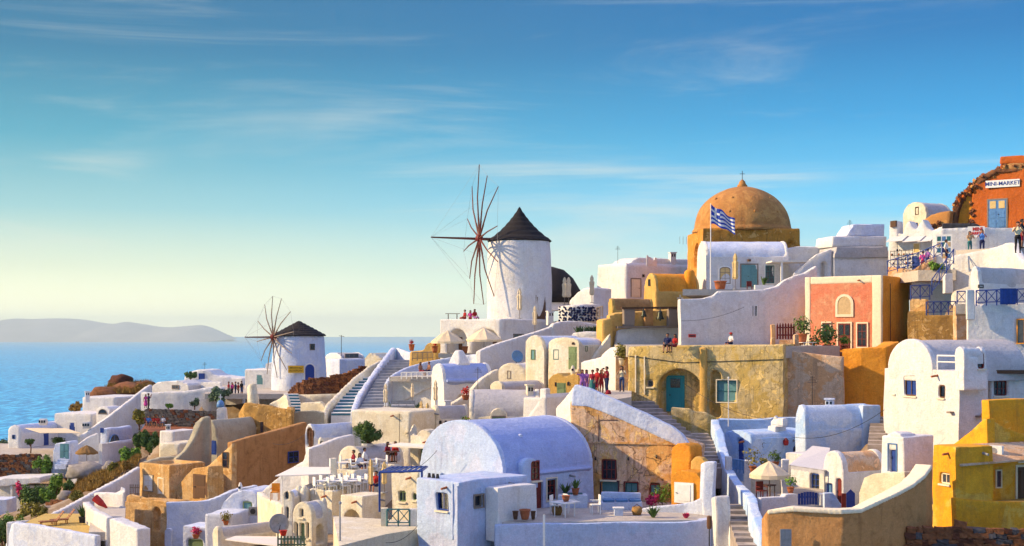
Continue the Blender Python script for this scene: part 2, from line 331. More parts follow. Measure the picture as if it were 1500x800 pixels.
def finish_soft():
    cuts = []
    for o, cs, vx, amp in PENDING:
        if cs:
            g = G()
            for c in cs: g.add(c.v, c.f)
            co = mesh_obj('cutter', g.v, g.f, 'white', o.parent); cuts.append(co)
            b = o.modifiers.new('cut', 'BOOLEAN'); b.operation = 'DIFFERENCE'; b.object = co; b.solver = 'EXACT'; b.use_self = True
        r = o.modifiers.new('rm', 'REMESH'); r.mode = 'VOXEL'; r.voxel_size = vx; r.use_smooth_shade = True
    dg = bpy.context.evaluated_depsgraph_get(); dg.update()
    for i, (o, cs, vx, amp) in enumerate(PENDING):
        me = bpy.data.meshes.new_from_object(o.evaluated_get(dg), depsgraph=dg)
        n = len(me.vertices)
        if n < 8:
            print('REMESH LOST', o.name); o.modifiers.clear(); continue
        co = np.empty(n * 3, np.float32); me.vertices.foreach_get('co', co); co = wob(co.reshape(-1, 3).astype(float), amp, i + 11)
        me.vertices.foreach_set('co', co.astype(np.float32).ravel()); me.update()
        try: me.set_sharp_from_angle(angle=R(38))
        except Exception: pass
        o.modifiers.clear(); old = o.data; nm = old.name; o.data = me; me.name = nm
    for c in cuts: bpy.data.objects.remove(c)
    PENDING.clear()

def arch_poly(u0, u1, z0, ze, rise, n=14):
    """outline of a wall with an arched top as (u, z)"""
    c, h = (u0 + u1) / 2, abs(u1 - u0) / 2
    pts = [(u0, z0), (u1, z0)]
    for i in range(n + 1):
        a = math.pi * i / n
        pts.append((c + (u1 - c) * math.cos(a), ze + rise * math.sin(a)))
    return pts

class Block:
    """one building mass: C = its vertical edge towards the viewer, left face going left/back, right face going right/back.
    local axes: x along the right face, y along the left face, z up; d = depth behind a face"""
    def __init__(s, xc, yb, D, yaw, T=None, name=None, label=None, cat='house', group=None, anchor=True):
        s.D = D * DS; s.C = W(xc, yb, D); a = R(yaw) + math.atan((xc - CX) / F); s.yaw = yaw   # yaw is counted from the line of sight
        s.dL = Vector((-math.cos(a), math.sin(a), 0)); s.dR = Vector((math.sin(a), math.cos(a), 0))
        s.T = T or thing(name or 'house', label, cat, s.C, math.pi / 2 - a, group)
        s.inv = (Matrix.Translation(s.T.location) @ Matrix.Rotation(s.T.rotation_euler.z, 4, 'Z')).inverted()
        s.cut = None; s.anchor = anchor
    def u(s, face, px, off=0.0):
        d = s.dL if face == 'L' else s.dR; o = s.C + (s.dR if face == 'L' else s.dL) * off
        k = (px - CX) / F
        return (k * o.y - o.x) / (d.x - k * d.y)
    def z(s, face, px, py, off=0.0):
        d = s.dL if face == 'L' else s.dR; o = s.C + (s.dR if face == 'L' else s.dL) * off
        return (HY - py) / F * (o.y + s.u(face, px, off) * d.y) - s.C.z
    def P(s, face, u, z, d=0.0):
        if face == 'L': p = s.C + s.dL * u + s.dR * d
        else: p = s.C + s.dR * u + s.dL * d
        p = p.copy(); p.z = s.C.z + z
        return s.inv @ p
    def dv(s, face, d):   # vector of depth d in the thing's frame
        return (s.inv.to_3x3() @ ((s.dR if face == 'L' else s.dL) * d))
    def poly(s, face, pts, off=0.0):
        return [s.P(face, s.u(face, x, off), s.z(face, x, y, off), off) for x, y in pts]
    def _new(s, g, name, mat, amp=0.03, voxel=None, carve=True):
        o = g.obj(name, mat, s.T); c = []
        soft(o, c, s.D, amp, voxel)
        if carve: s.cut = c
        return o
    def _anch(s, L, Rr, y=None):
        if not s.anchor: return
        cs = [s.C, s.C + s.dL * L, s.C + s.dR * Rr, s.C + s.dL * L + s.dR * Rr]
        for c in cs: ANCH.append((c.x, c.y, s.C.z - 0.25))
        FOOT.append((s.C.copy(), s.dL.copy(), s.dR.copy(), L, Rr, s.C.z - 0.2))
    def box(s, mat, xl=None, xr=None, yt=None, L=None, R_=None, h=None, down=2.5, name='wall', parapet=0.0, pw=0.3, amp=0.03, voxel=None):
        L = L if L is not None else s.u('L', xl); Rr = R_ if R_ is not None else s.u('R', xr)
        h = h if h is not None else (HY - yt) / F * s.D - s.C.z
        s.L, s.R, s.h = L, Rr, h
        g = G().prism([s.P('L', 0, -down), s.P('L', L, -down), s.P('L', L, h), s.P('L', 0, h)], s.dv('L', Rr))
        o = s._new(g, name, mat, amp, voxel)
        if parapet:
            s.cut.append(G().prism([s.P('L', pw, h - parapet, pw), s.P('L', L - pw, h - parapet, pw), s.P('L', L - pw, h + 1, pw), s.P('L', pw, h + 1, pw)], s.dv('L', Rr - 2 * pw)))
        s._anch(L, Rr); s._spouts(); return o
    def vault(s, mat, roof, axis='R', xl=None, xr=None, ye=None, rise=None, L=None, R_=None, h=None, down=2.5, lip=0.05, amp=0.03, gt=0.35, n=18, ledge=0.0):
        """walls with arched gables + barrel roof; axis R: gable on the left face; axis L: gable on the right face"""
        L = L if L is not None else s.u('L', xl); Rr = R_ if R_ is not None else s.u('R', xr)
        h = h if h is not None else (HY - ye) / F * s.D - s.C.z
        s.L, s.R, s.h = L, Rr, h
        A, B = ('L', 'R') if axis == 'R' else ('R', 'L'); wA = L if axis == 'R' else Rr; wB = Rr if axis == 'R' else L
        rise = rise if rise is not None else wA / 2
        g = G()
        g.prism([s.P(A, 0, -down), s.P(A, wA, -down), s.P(A, wA, h - 0.1), s.P(A, 0, h - 0.1)], s.dv(A, wB))
        ap = arch_poly(0, wA, -0.2, h, rise, n)
        g2 = [s.P(A, u, z) for u, z in ap]
        g.prism(g2, s.dv(A, gt)); g.prism([p + s.dv(A, wB - gt) for p in g2], s.dv(A, gt))
        s._new(g, 'wall', mat, amp)
        ap = arch_poly(lip, wA - lip, h - 0.5, h, rise - lip, n)
        g = G().prism([s.P(A, u, z, gt * 0.6) for u, z in ap], s.dv(A, wB - gt * 1.2))
        if ledge:
            g.prism([s.P(A, -ledge, h - 0.12, gt * .6), s.P(A, wA + ledge, h - 0.12, gt * .6), s.P(A, wA + ledge, h + 0.04, gt * .6), s.P(A, -ledge, h + 0.04, gt * .6)], s.dv(A, wB - gt * 1.2))
        s._new(g, 'vault_roof', roof, amp, carve=False)
        s._anch(L, Rr); s._spouts()
    def _spouts(s):
        if s.D > 104 or s.L < 1.6 or s.R < 1.6: return
        for f, w in (('L', s.L), ('R', s.R)):
            u = w * (.28 if f == 'L' else .72)
            G().tube([s.P(f, u, s.h - .32, .1), s.P(f, u, s.h - .38, -.38)], [.07, .055], 7).obj('drain_spout', 'terracotta' if f == 'L' else 'metalgrey', s.T)
    def prism(s, mat, face, pts, depth, name='wall', amp=0.03, voxel=None, off=0.0, carve=True, soft_=True):
        """solid with a pixel-measured outline on a face, going back by depth metres"""
        g = G().prism(s.poly(face, pts, off), s.dv(face, depth))
        if soft_: return s._new(g, name, mat, amp, voxel, carve)
        return g.obj(name, mat, s.T)
    def _rect(s, face, x0, y0, x1, y1, off=0.0):
        ua, ub = s.u(face, x0, off), s.u(face, x1, off); xm = (x0 + x1) / 2
        za, zb = s.z(face, xm, y1, off), s.z(face, xm, y0, off)
        return min(ua, ub), max(ua, ub), za, zb
    def window(s, face, x0, y0, x1, y1, frame='bluepaint', pane='pane', nx=2, ny=2, arch=0.0, trim=None, sill=None, off=0.0, shutters=None, name='window', fw=0.07, deep=0.2, tw=0.1):
        u0, u1, z0, z1 = s._rect(face, x0, y0, x1, y1, off)
        carve = s.cut is not None and s.D < 104
        if carve and not sill and not trim and not arch: sill = 'creamtrim'
        dep = deep if carve else -0.02
        rise = arch * (u1 - u0) / 2
        outline = arch_poly(u0, u1, z0, z1 - rise, rise, 8) if arch else [(u0, z0), (u1, z0), (u1, z1), (u0, z1)]
        if carve:
            s.cut.append(G().prism([s.P(face, u, z, off - 0.4) for u, z in outline], s.dv(face, 0.4 + deep + 0.05)))
        d0 = off + (deep * 0.45 if carve else -0.06); d1 = off + (deep + 0.08 if carve else 0.04); dp = off + (deep * 0.8 if carve else -0.025)
        fw = min(fw, (u1 - u0) * 0.16)
        cu, cz = (u0 + u1) / 2, (z0 + z1) / 2
        def ring(ol, w, a, b):
            g = G(); n = len(ol); sx = 1 - 2 * w / max(u1 - u0, 0.01); sz = 1 - 2 * w / max(z1 - z0, 0.01)
            inn = [(cu + (u - cu) * sx, cz + (z - cz) * sz) for u, z in ol]
            va = [s.P(face, u, z, a) for u, z in ol] + [s.P(face, u, z, a) for u, z in inn] + [s.P(face, u, z, b) for u, z in ol] + [s.P(face, u, z, b) for u, z in inn]
            fs = []
            for i in range(n):
                j = (i + 1) % n
                fs += [(i, j, j + n, i + n), (i + n, j + n, j + 3 * n, i + 3 * n), (i, i + 2 * n, j + 2 * n, j)]
            return g.add(va, fs)
        g = ring(outline, fw, d0, d1)
        bw = fw * 0.28
        zt = z1 - rise
        for i in range(1, nx):
            uu = u0 + (u1 - u0) * i / nx
            g.prism([s.P(face, uu - bw, z0 + fw * .5, d0 + 0.015), s.P(face, uu + bw, z0 + fw * .5, d0 + 0.015), s.P(face, uu + bw, z1 - fw * .5, d0 + 0.015), s.P(face, uu - bw, z1 - fw * .5, d0 + 0.015)], s.dv(face, 0.03))
        for i in range(1, ny):
            zz = z0 + (z1 - z0) * i / ny
            g.prism([s.P(face, u0 + fw * .5, zz - bw, d0 + 0.02), s.P(face, u1 - fw * .5, zz - bw, d0 + 0.02), s.P(face, u1 - fw * .5, zz + bw, d0 + 0.02), s.P(face, u0 + fw * .5, zz + bw, d0 + 0.02)], s.dv(face, 0.03))
        w = g.obj(name, frame, s.T)
        sx = 0.97
        pg = G().prism([s.P(face, cu + (u - cu) * sx, cz + (z - cz) * sx, dp) for u, z in outline], s.dv(face, 0.012))
        pg.obj('pane', pane, w)
        if trim:
            n = len(outline); ex = [(cu + (u - cu) * (1 + 2 * tw / (u1 - u0)), cz + (z - cz) * (1 + 2 * tw / (z1 - z0))) for u, z in outline]
            ou, zz0, zz1 = outline, z0, z1
            g = G(); a, b = off - 0.05, off + 0.06
            va = [s.P(face, u, z, a) for u, z in ex] + [s.P(face, u, z, a) for u, z in outline] + [s.P(face, u, z, b) for u, z in ex] + [s.P(face, u, z, b) for u, z in outline]
            fs = []
            for i in range(n):
                j = (i + 1) % n
                fs += [(i, j, j + n, i + n), (i + n, j + n, j + 3 * n, i + 3 * n), (i, i + 2 * n, j + 2 * n, j)]
            g.add(va, fs).obj('surround', trim, w)
        if sill:
            G().prism([s.P(face, u0 - .06, z0 - .09, off - .09), s.P(face, u1 + .06, z0 - .09, off - .09), s.P(face, u1 + .06, z0 - .005, off - .09), s.P(face, u0 - .06, z0 - .005, off - .09)], s.dv(face, 0.16)).obj('sill', sill, w)
        if shutters:
            for a, b in ((u0 - (u1 - u0) * .5, u0 - .02), (u1 + .02, u1 + (u1 - u0) * .5)):
                G().prism([s.P(face, a, z0, off - .05), s.P(face, b, z0, off - .05), s.P(face, b, z1, off - .05), s.P(face, a, z1, off - .05)], s.dv(face, .035)).obj('shutter', shutters, w)
        return w
    def door(s, face, x0, y0, x1, y1, mat='bluepaint', panels=2, arch=0.0, trim=None, off=0.0, deep=0.22, glass=None, leaves=1, tw=0.12):
        u0, u1, z0, z1 = s._rect(face, x0, y0, x1, y1, off)
        carve = s.cut is not None and s.D < 104
        rise = arch * (u1 - u0) / 2
        ol = arch_poly(u0, u1, z0, z1 - rise, rise, 8) if arch else [(u0, z0), (u1, z0), (u1, z1), (u0, z1)]
        if carve: s.cut.append(G().prism([s.P(face, u, z, off - 0.4) for u, z in ol], s.dv(face, 0.4 + deep + 0.05)))
        dp = off + (deep * 0.75 if carve else -0.03)
        d = G().prism([s.P(face, u, z, dp) for u, z in ol], s.dv(face, 0.06)).obj('door', mat, s.T)
        ht, wd = z1 - z0 - rise, (u1 - u0) / leaves
        for lf in range(leaves):
            for i in range(panels):
                a, b = u0 + wd * lf + wd * .16, u0 + wd * (lf + 1) - wd * .16; c, e = z0 + ht * (i + .1) / panels, z0 + ht * (i + .9) / panels
                G().prism([s.P(face, a, c, dp - .025), s.P(face, b, c, dp - .025), s.P(face, b, e, dp - .025), s.P(face, a, e, dp - .025)], s.dv(face, .025)).obj('panel', glass if (glass and i == panels - 1) else mat, d)
        G().prism([s.P(face, u0 + wd * .82, z0 + ht * .47, dp - .07), s.P(face, u0 + wd * .9, z0 + ht * .47, dp - .07), s.P(face, u0 + wd * .9, z0 + ht * .5, dp - .07), s.P(face, u0 + wd * .82, z0 + ht * .5, dp - .07)], s.dv(face, .07)).obj('handle', 'metaldark', d)
        if trim:
            g = G(); a, b = off - .05, off + .05
            for q in ([(u0 - tw, z0), (u0 - .01, z0), (u0 - .01, z1 + tw), (u0 - tw, z1 + tw)], [(u1 + .01, z0), (u1 + tw, z0), (u1 + tw, z1 + tw), (u1 + .01, z1 + tw)], [(u0 - .01, z1 + .01), (u1 + .01, z1 + .01), (u1 + .01, z1 + tw), (u0 - .01, z1 + tw)]):
                g.prism([s.P(face, u, z, a) for u, z in q], s.dv(face, b - a))
            g.obj('surround', trim, d)
        return d
    def niche(s, face, x0, y0, x1, y1, arch=1.0, deep=0.5, off=0.0):
        u0, u1, z0, z1 = s._rect(face, x0, y0, x1, y1, off); rise = arch * (u1 - u0) / 2
        ol = arch_poly(u0, u1, z0, z1 - rise, rise, 10) if arch else [(u0, z0), (u1, z0), (u1, z1), (u0, z1)]
        s.cut.append(G().prism([s.P(face, u, z, off - 0.4) for u, z in ol], s.dv(face, 0.4 + deep)))

def smooth_path(pts, k):
    if k <= 1: return [tuple(p) for p in pts]
    out = []; n = len(pts)
    for i in range(n - 1):
        p0, p1, p2, p3 = (np.array(pts[max(i - 1, 0)], float), np.array(pts[i], float), np.array(pts[i + 1], float), np.array(pts[min(i + 2, n - 1)], float))
        for j in range(k):
            t = j / k
            out.append(tuple(0.5 * (2 * p1 + (p2 - p0) * t + (2 * p0 - 5 * p1 + 4 * p2 - p3) * t * t + (3 * p1 - p0 - 3 * p2 + p3) * t ** 3)))
    out.append(tuple(float(v) for v in pts[-1])); return out
def sweep(pts, t, flip=False):
    """pts: world (x, y, ztop, zbot); returns a closed ribbon wall of thickness t (thickened away from the viewer)"""
    n = len(pts); g = G(); vs = []
    for i, p in enumerate(pts):
        a = Vector(pts[max(i - 1, 0)][:2]); b = Vector(pts[min(i + 1, n - 1)][:2]); d = (b - a)
        d = d.normalized() if d.length > 1e-6 else Vector((1, 0))
        nr = Vector((-d.y, d.x))
        if flip: nr = -nr
        x, y = p[0], p[1]; x2, y2 = x + nr.x * t, y + nr.y * t
        vs += [(x, y, p[2]), (x2, y2, p[2]), (x2, y2, p[3]), (x, y, p[3])]
    fs = []
    for i in range(n - 1):
        for k in range(4):
            a, b = i * 4 + k, i * 4 + (k + 1) % 4
            fs.append((a, a + 4, b + 4, b) if not flip else (a, b, b + 4, a + 4))
    e = (n - 1) * 4
    fs.append((0, 1, 2, 3) if not flip else (3, 2, 1, 0)); fs.append((e + 3, e + 2, e + 1, e) if not flip else (e, e + 1, e + 2, e + 3))
    return g.add(vs, fs)
def wall(label, mat, pts, t=0.4, drop=2.5, yb=None, k=1, cap=None, name='boundary_wall', cat='wall', group=None, amp=0.03, anchor=True, flip=False, parent=None, pname=None, raise_ground=0.0):
    """free wall along (px, D, ytop[, ybottom]) points; k = curve smoothing"""
    q = []
    for p in pts:
        top = W(p[0], p[2], p[1]); bz = W(p[0], p[3], p[1]).z if len(p) > 3 else top.z - drop
        q.append((top.x, top.y, top.z, bz))
    if anchor:
        for x, y, zt, zb in q: ANCH.append((x, y, zb + raise_ground))
    q = smooth_path(q, k)
    o0 = Vector((q[0][0], q[0][1], q[0][3]))
    D = sum(p[1] for p in pts) / len(pts)
    q2 = [(x - o0.x, y - o0.y, zt - o0.z, zb - o0.z - 0.8) for x, y, zt, zb in q]
    if cap:
        T = parent or thing(name, label, cat, o0, 0, group)
        if parent is None:
            o = sweep(q2, t, flip).obj('wall', mat, T); soft(o, [], D, amp)
        h, cm = cap; q3 = [(x, y, zt + 0.06, zt - h) for x, y, zt, zb in q2]
        s = sweep(q3, t + 0.12, flip); d = Vector((0, -0.06, 0)); s.v = [v + d for v in s.v]
        soft(s.obj('coping', cm, T), [], D, amp); return T
    o = sweep(q2, t, flip).obj(name, mat); o.location = o0
    soft(o, [], D, amp); tag(o, label, cat, group); return o
def slab(label, mat, pxs, z=None, thick=0.4, name='terrace_floor', anchor=True, kind='structure', parent=None, D0=None):
    """flat floor: (px, py) corners on a level given by z or by the first corner at distance D0"""
    if z is None: z = W(pxs[0][0], pxs[0][1], D0).z
    pts = []
    for x, y in pxs:
        D = F * z / (HY - y); pts.append(Vector(((x - CX) / F * D, D, z)))
    o0 = pts[0].copy()
    if anchor:
        for p in pts: ANCH.append((p.x, p.y, z - thick))
    a = sum(pts[i].x * pts[(i + 1) % len(pts)].y - pts[(i + 1) % len(pts)].x * pts[i].y for i in range(len(pts)))
    if a < 0: pts.reverse()
    o = G().prism([p - o0 for p in pts], Vector((0, 0, -thick))).obj(name, mat, parent)
    o.location = o0
    if parent is None: tag(o, label if kind != 'structure' else None, None, None, kind)
    return o
def copy_tree(o, parent=None, loc=None, rotz=None, label=None):
    c = o.copy(); COL.objects.link(c); c.parent = parent
    if loc is not None: c.location = loc
    if rotz is not None: c.rotation_euler = (0, 0, rotz)
    if label: c['label'] = label
    for ch in [x for x in o.children]:
        copy_tree(ch, c)
    return c
# ------------------------------------------------------------------ builders for walls with pieces, stairs, railings
def deck(mat, pts, y, D, thick=0.5, name='terrace_floor', label=None):
    """level floor through (px, D) corners, at the height of image row y at distance D"""
    z = W(0, y, D).z
    ps = [Vector(((x - CX) / F * d * DS, d * DS, z)) for x, d in pts]
    a = sum(ps[i].x * ps[(i + 1) % len(ps)].y - ps[(i + 1) % len(ps)].x * ps[i].y for i in range(len(ps)))
    if a < 0: ps.reverse()
    o0 = ps[0].copy(); o = G().prism([p - o0 for p in ps], Vector((0, 0, -thick))).obj(name, mat); o.location = o0
    o['kind'] = 'structure'
    for p in ps: ANCH.append((p.x, p.y, z - thick * 0.6))
    return o
def stairs(label, p0, p1, width, n, mat='white', riser=None, wvec=None, name='staircase', solid=1.0):
    """p0 bottom centre, p1 top centre (world); each step is a part"""
    p0, p1 = Vector(p0), Vector(p1); d = (p1 - p0); run = Vector((d.x, d.y, 0)); L = run.length; run.normalize()
    sd_ = wvec.normalized() if wvec else Vector((-run.y, run.x, 0))
    T = thing(name, label, 'stairs', p0)
    h = d.z / n; t = L / n
    for i in range(n):
        a = run * (t * i) + Vector((0, 0, h * i)); b = run * (t * (i + 1) + 0.03)
        w = sd_ * width / 2
        j = rng.uniform(-.02, .02)
        base = [a - w, a + w, a + w + run * (t + .04), a - w + run * (t + .04)]
        base = [q + Vector((0, 0, -solid)) for q in base]
        g = G().prism(base, Vector((0, 0, solid + h + j)))
        st = g.obj('step', mat, T)
        if riser:
            ra = [a - w * .98 - run * .012 + Vector((0, 0, .02)), a + w * .98 - run * .012 + Vector((0, 0, .02)), a + w * .98 - run * .012 + Vector((0, 0, h * .78)), a - w * .98 - run * .012 + Vector((0, 0, h * .78))]
            G().prism(ra, run * 0.02).obj('riser', riser, st)
    for q in (p0, p1, (p0 + p1) / 2): ANCH.append((q.x, q.y, q.z - 0.5))
    return T
def railing(label, p0, p1, h=0.95, n=4, mat='bluepaint', style='x', name='railing', group=None, r=0.03):
    p0, p1 = Vector(p0), Vector(p1); T = thing(name, label, 'railing', p0, 0, group); d = p1 - p0; up = Vector((0, 0, h))
    def bar(nm, a, b, rr=r): G().tube([a, b], rr, 5).obj(nm, mat, T)
    for i in range(n + 1): bar('post', d * (i / n) - Vector((0, 0, .1)), d * (i / n) + up, r * 1.4)
    bar('top_rail', up, d + up, r * 1.3); bar('bottom_rail', Vector((0, 0, .12)), d + Vector((0, 0, .12)))
    for i in range(n):
        a, b = d * (i / n), d * ((i + 1) / n)
        if style == 'x':
            bar('brace', a + Vector((0, 0, .12)), b + up, r * .8); bar('brace', a + up, b + Vector((0, 0, .12)), r * .8)
        elif style == 'v':
            m = 4
            for j in range(1, m): bar('baluster', a.lerp(b, j / m) + Vector((0, 0, .1)), a.lerp(b, j / m) + up, r * .7)
        else: bar('mid_rail', a + up * .5, b + up * .5, r * .8)
    return T
STONES = {}
def stone_mesh(mat, k):
    key = (mat, k)
    if key not in STONES:
        r = random.Random(k * 31 + 5); bm = bmesh.new(); bmesh.ops.create_cube(bm, size=1.0); bmesh.ops.subdivide_edges(bm, edges=bm.edges[:], cuts=1, use_grid_fill=True)
        for v in bm.verts:
            q = v.co.normalized() * .56; v.co = v.co.lerp(q, .28) * r.uniform(.82, 1.14); v.co.y *= .9
        me = bpy.data.meshes.new('stone'); bm.to_mesh(me); bm.free(); me.materials.append(M(mat))
        STONES[key] = me
    return STONES[key]
def stone_wall(label, pts, size=0.34, mats=('stonedark',), core='mortar', t=0.5, single=True, name='stone_wall', k=1, keep=None):
    """dry stone wall along (px, D, ytop, ybottom) points. single: each stone its own part"""
    q = []
    for p in pts:
        a, b = W(p[0], p[2], p[1]), W(p[0], p[3], p[1]); q.append((a.x, a.y, a.z, b.z)); ANCH.append((a.x, a.y + .3, b.z - .2))
    q = smooth_path(q, k); o0 = Vector((q[0][0], q[0][1], q[0][3])); T = thing(name, label, 'wall', o0)
    q2 = [(x - o0.x, y - o0.y, zt - o0.z - size * .25, zb - o0.z - .8) for x, y, zt, zb in q]
    soft(sweep([(x, y + .12, a, b) for x, y, a, b in q2], t).obj('core', core, T), [], 100, .02, 0.2)
    r = random.Random(len(label)); vs = {m: G() for m in mats}; cnt = 0
    for i in range(len(q2) - 1):
        a, b = q2[i], q2[i + 1]; L = math.hypot(b[0] - a[0], b[1] - a[1]); z0 = min(a[3], b[3]) + .8
        u = 0.0; rot = math.atan2(b[1] - a[1], b[0] - a[0])
        row = 0; z = z0
        while z < max(a[2], b[2]) + size * .3:
            hh = size * r.uniform(.55, .8); u = -r.uniform(0, size * .6)
            while u < L:
                wv = size * r.uniform(.7, 1.5); f = min(max((u + wv / 2) / L, 0), 1)
                zt = a[2] + (b[2] - a[2]) * f
                if z + hh * .5 < zt + size * .25:
                    x, y = a[0] + (b[0] - a[0]) * f, a[1] + (b[1] - a[1]) * f
                    m = r.choice(mats)
                    if single and cnt < 300:
                        o = bpy.data.objects.new('stone', stone_mesh(m, r.randrange(6))); COL.objects.link(o); o.parent = T
                        o.location = (x, y + .05, z + hh / 2); o.rotation_euler = (r.uniform(-.2, .2), r.uniform(-.25, .25), rot); o.scale = (wv * 1.0, .4, hh * 1.05); cnt += 1
                    else:
                        me = stone_mesh(m, r.randrange(6)); mt = Matrix.Translation((x, y + .05, z + hh / 2)) @ Matrix.Rotation(rot, 4, 'Z') @ Matrix.Rotation(r.uniform(-.25, .25), 4, 'Y') @ Matrix.Diagonal((wv, .4, hh * 1.05, 1))
                        vs[m].add([mt @ v.co for v in me.vertices], [tuple(p.vertices) for p in me.polygons])
                u += wv * .96
            z += hh * .93
    for m, g in vs.items():
        if g.v:
            o = g.obj('stones', m, T); o['kind'] = 'stuff'
    return T
def lump_stone(T, p, s, mat, r):
    o = bpy.data.objects.new('stone', stone_mesh(mat, r.randrange(6))); COL.objects.link(o); o.parent = T; o.location = p; o.scale = s; o.rotation_euler = (r.uniform(0, 1), r.uniform(0, 1), r.uniform(0, 1)); return o
def text_part(txt, mat, T, size, at, rot, name='lettering', depth=0.01, bold=0.0, align='CENTER'):
    c = bpy.data.curves.new(name, 'FONT'); c.body = txt; c.size = size; c.extrude = depth; c.align_x = align; c.align_y = 'CENTER'; c.offset = bold
    o = bpy.data.objects.new(name, c); COL.objects.link(o)
    dg = bpy.context.evaluated_depsgraph_get(); me = bpy.data.meshes.new_from_object(o.evaluated_get(dg)); bpy.data.objects.remove(o)
    me.materials.clear(); me.materials.append(M(mat))
    q = bpy.data.objects.new(name, me); COL.objects.link(q); q.parent = T; q.location = at; q.rotation_euler = rot; return q

# ------------------------------------------------------------------ the church with its ochre dome
b = Block(1030, 425, 150, 80, name='church', label='old ochre church with a big round dome on a square drum', cat='church')
b.box('drumochre', xr=1173, yt=334, L=10.5, down=3)
b.niche('L', 1017, 357, 1025, 393, 1.0, .5)
b.niche('R', 1154, 352, 1163, 372, 1.0, .4)
T = b.T
cx, cyy = b.R / 2, b.L / 2; rd = 142 / 2 / F * 154.5
zt = b.h
g = G().lathe([(rd + .25, zt - .2), (rd + .25, zt + .12), (rd + .05, zt + .2)] + [(rd * math.cos(a), zt + .15 + rd * .90 * math.sin(a)) for a in [math.pi / 2 * i / 16 for i in range(16)]] + [(.3, zt + .15 + rd * .90)], 48, (cx, cyy, 0))
soft(g.obj('dome', 'domeochre', T), [], 150, .05, .2)
G().lathe([(.55, zt + rd * .9 - .1), (.6, zt + rd * .9 + .3), (.42, zt + rd * .9 + .5), (.34, zt + rd * .9 + .75), (.1, zt + rd * .9 + 1.0)], 12, (cx, cyy, 0)).obj('finial', 'domeochre', T, True)
g = G().tube([(cx, cyy, zt + rd * .9 + .9), (cx, cyy, zt + rd * .9 + 2.0)], .035); g.tube([(cx - .3, cyy, zt + rd * .9 + 1.65), (cx + .3, cyy, zt + rd * .9 + 1.65)], .03); g.obj('cross', 'metaldark', T)
for ang in (-2.6, -2.05, -1.5, -.9):
    for zz in (.35, .68):
        el_ = math.asin(zz); G().lathe([(.12, -.1), (.14, .1), (.06, .16)], 8, (cx + math.cos(ang) * rd * math.cos(el_) * .99, cyy + math.sin(ang) * rd * math.cos(el_) * .99, zt + .15 + rd * .9 * zz)).obj('vent', 'domeochre', T)

# white buildings left of the dome
b = Block(917, 455, 160, 55, name='house', label='white flat-roofed house with a beige door on the skyline beside the dome')
b.box('white', xl=875, xr=1015, yt=385, parapet=.3)
b.prism('white', 'R', [(920, 400), (921, 390), (927, 382), (936, 377), (1011, 380), (1011, 400)], 4.0, 'upper_wall', off=.6)
b.door('R', 925, 409, 938, 435, 'creamtrim', 2, trim='greywood')
b.window('R', 941, 402, 944, 406, 'metaldark', 'pane', 1, 1)
b.window('R', 906, 407, 910, 411, 'metaldark', 'pane', 1, 1) if False else None
b2 = Block(948, 384, 158, 50, T=b.T, anchor=False); b2.vault('white', 'bluewhite', 'R', xl=946, xr=962, ye=379, rise=.4, down=.5)
b2.cut = None
for i in range(4):
    G().tube([b.P('R', 9 + i * .5, 8.2, 1.5), b.P('R', 9 + i * .5, 9.1, 1.5)], .025).obj('antenna', 'metalgrey', b.T)
b = Block(880, 452, 165, 30, name='house', label='small white house with sloping blue-shaded roof behind umbrellas')
b.box('bluewhite', xl=874, xr=918, yt=395)

# the church's lower vault, bell wall and yellow buttresses
b = Block(961, 452, 128, 62, name='chapel', label='ochre barrel-vaulted chapel with yellow gable beside the bells', cat='chapel')
b.vault('yellowlit', 'orange', 'R', xl=943, xr=1026, ye=424, rise=1.6, down=3)
b.window('L', 950, 409, 953, 419, 'metaldark', 'pane', 1, 1)
G().lathe([(.5, 0), (.5, 2.3), (.3, 2.5)], 14, b.P('R', b.R - 1.0, b.h - .6, .3)).obj('turret', 'orange', b.T, True)
g = G().box((-.06, -.05, 0), (.06, .05, .9)).box((-.3, -.05, .5), (.3, .05, .66)); o = g.obj('cross', 'creamtrim', b.T); o.location = b.P('R', b.u('R', 994), b.z('R', 994, 446), -.3); 
b = Block(897, 470, 124, 60, name='outbuilding', label='low brown-roofed vault in front of the ochre chapel', cat='outbuilding')
b.vault('yellowlit', 'brownwall', 'R', xl=890, xr=958, ye=452, rise=1.0, down=3)
# bell wall
b = Block(893, 520, 114, 70, name='bell_wall', label='yellow bell wall with brown pillars and an arched opening', cat='bell wall')
b.prism('yellowlit', 'R', [(893, 535), (893, 462), (905, 458), (998, 452), (998, 535)], .8)
b.prism('yellowlit', 'R', [(883, 560), (883, 468), (898, 466), (898, 560)], 1.6, 'buttress', off=-.7)
b.prism('white', 'R', [(898, 520), (905, 484), (930, 479), (1000, 478), (1000, 520)], .6, 'lower_wall', off=-.6)
for a0, a1 in ((914, 930), (980, 999)):
    b.prism('greywood', 'R', [(a0, 480), (a0, 452), (a1, 451), (a1, 479)], .5, 'pillar', off=-.9)
b.prism('brownwall', 'R', [(944, 478), (944, 452), (957, 452), (957, 478)], .5, 'pillar', off=-.5)
b.prism('brownwood', 'R', [(911, 453), (911, 450), (1001, 449), (1001, 452)], .25, 'beam', off=-1.0, soft_=False)
b.prism('greywood', 'R', [(905, 481), (905, 478), (1000, 477), (1000, 480)], .5, 'ledge', off=-1.1, soft_=False)
ANCH.append((b.C.x, b.C.y, b.C.z - .5))
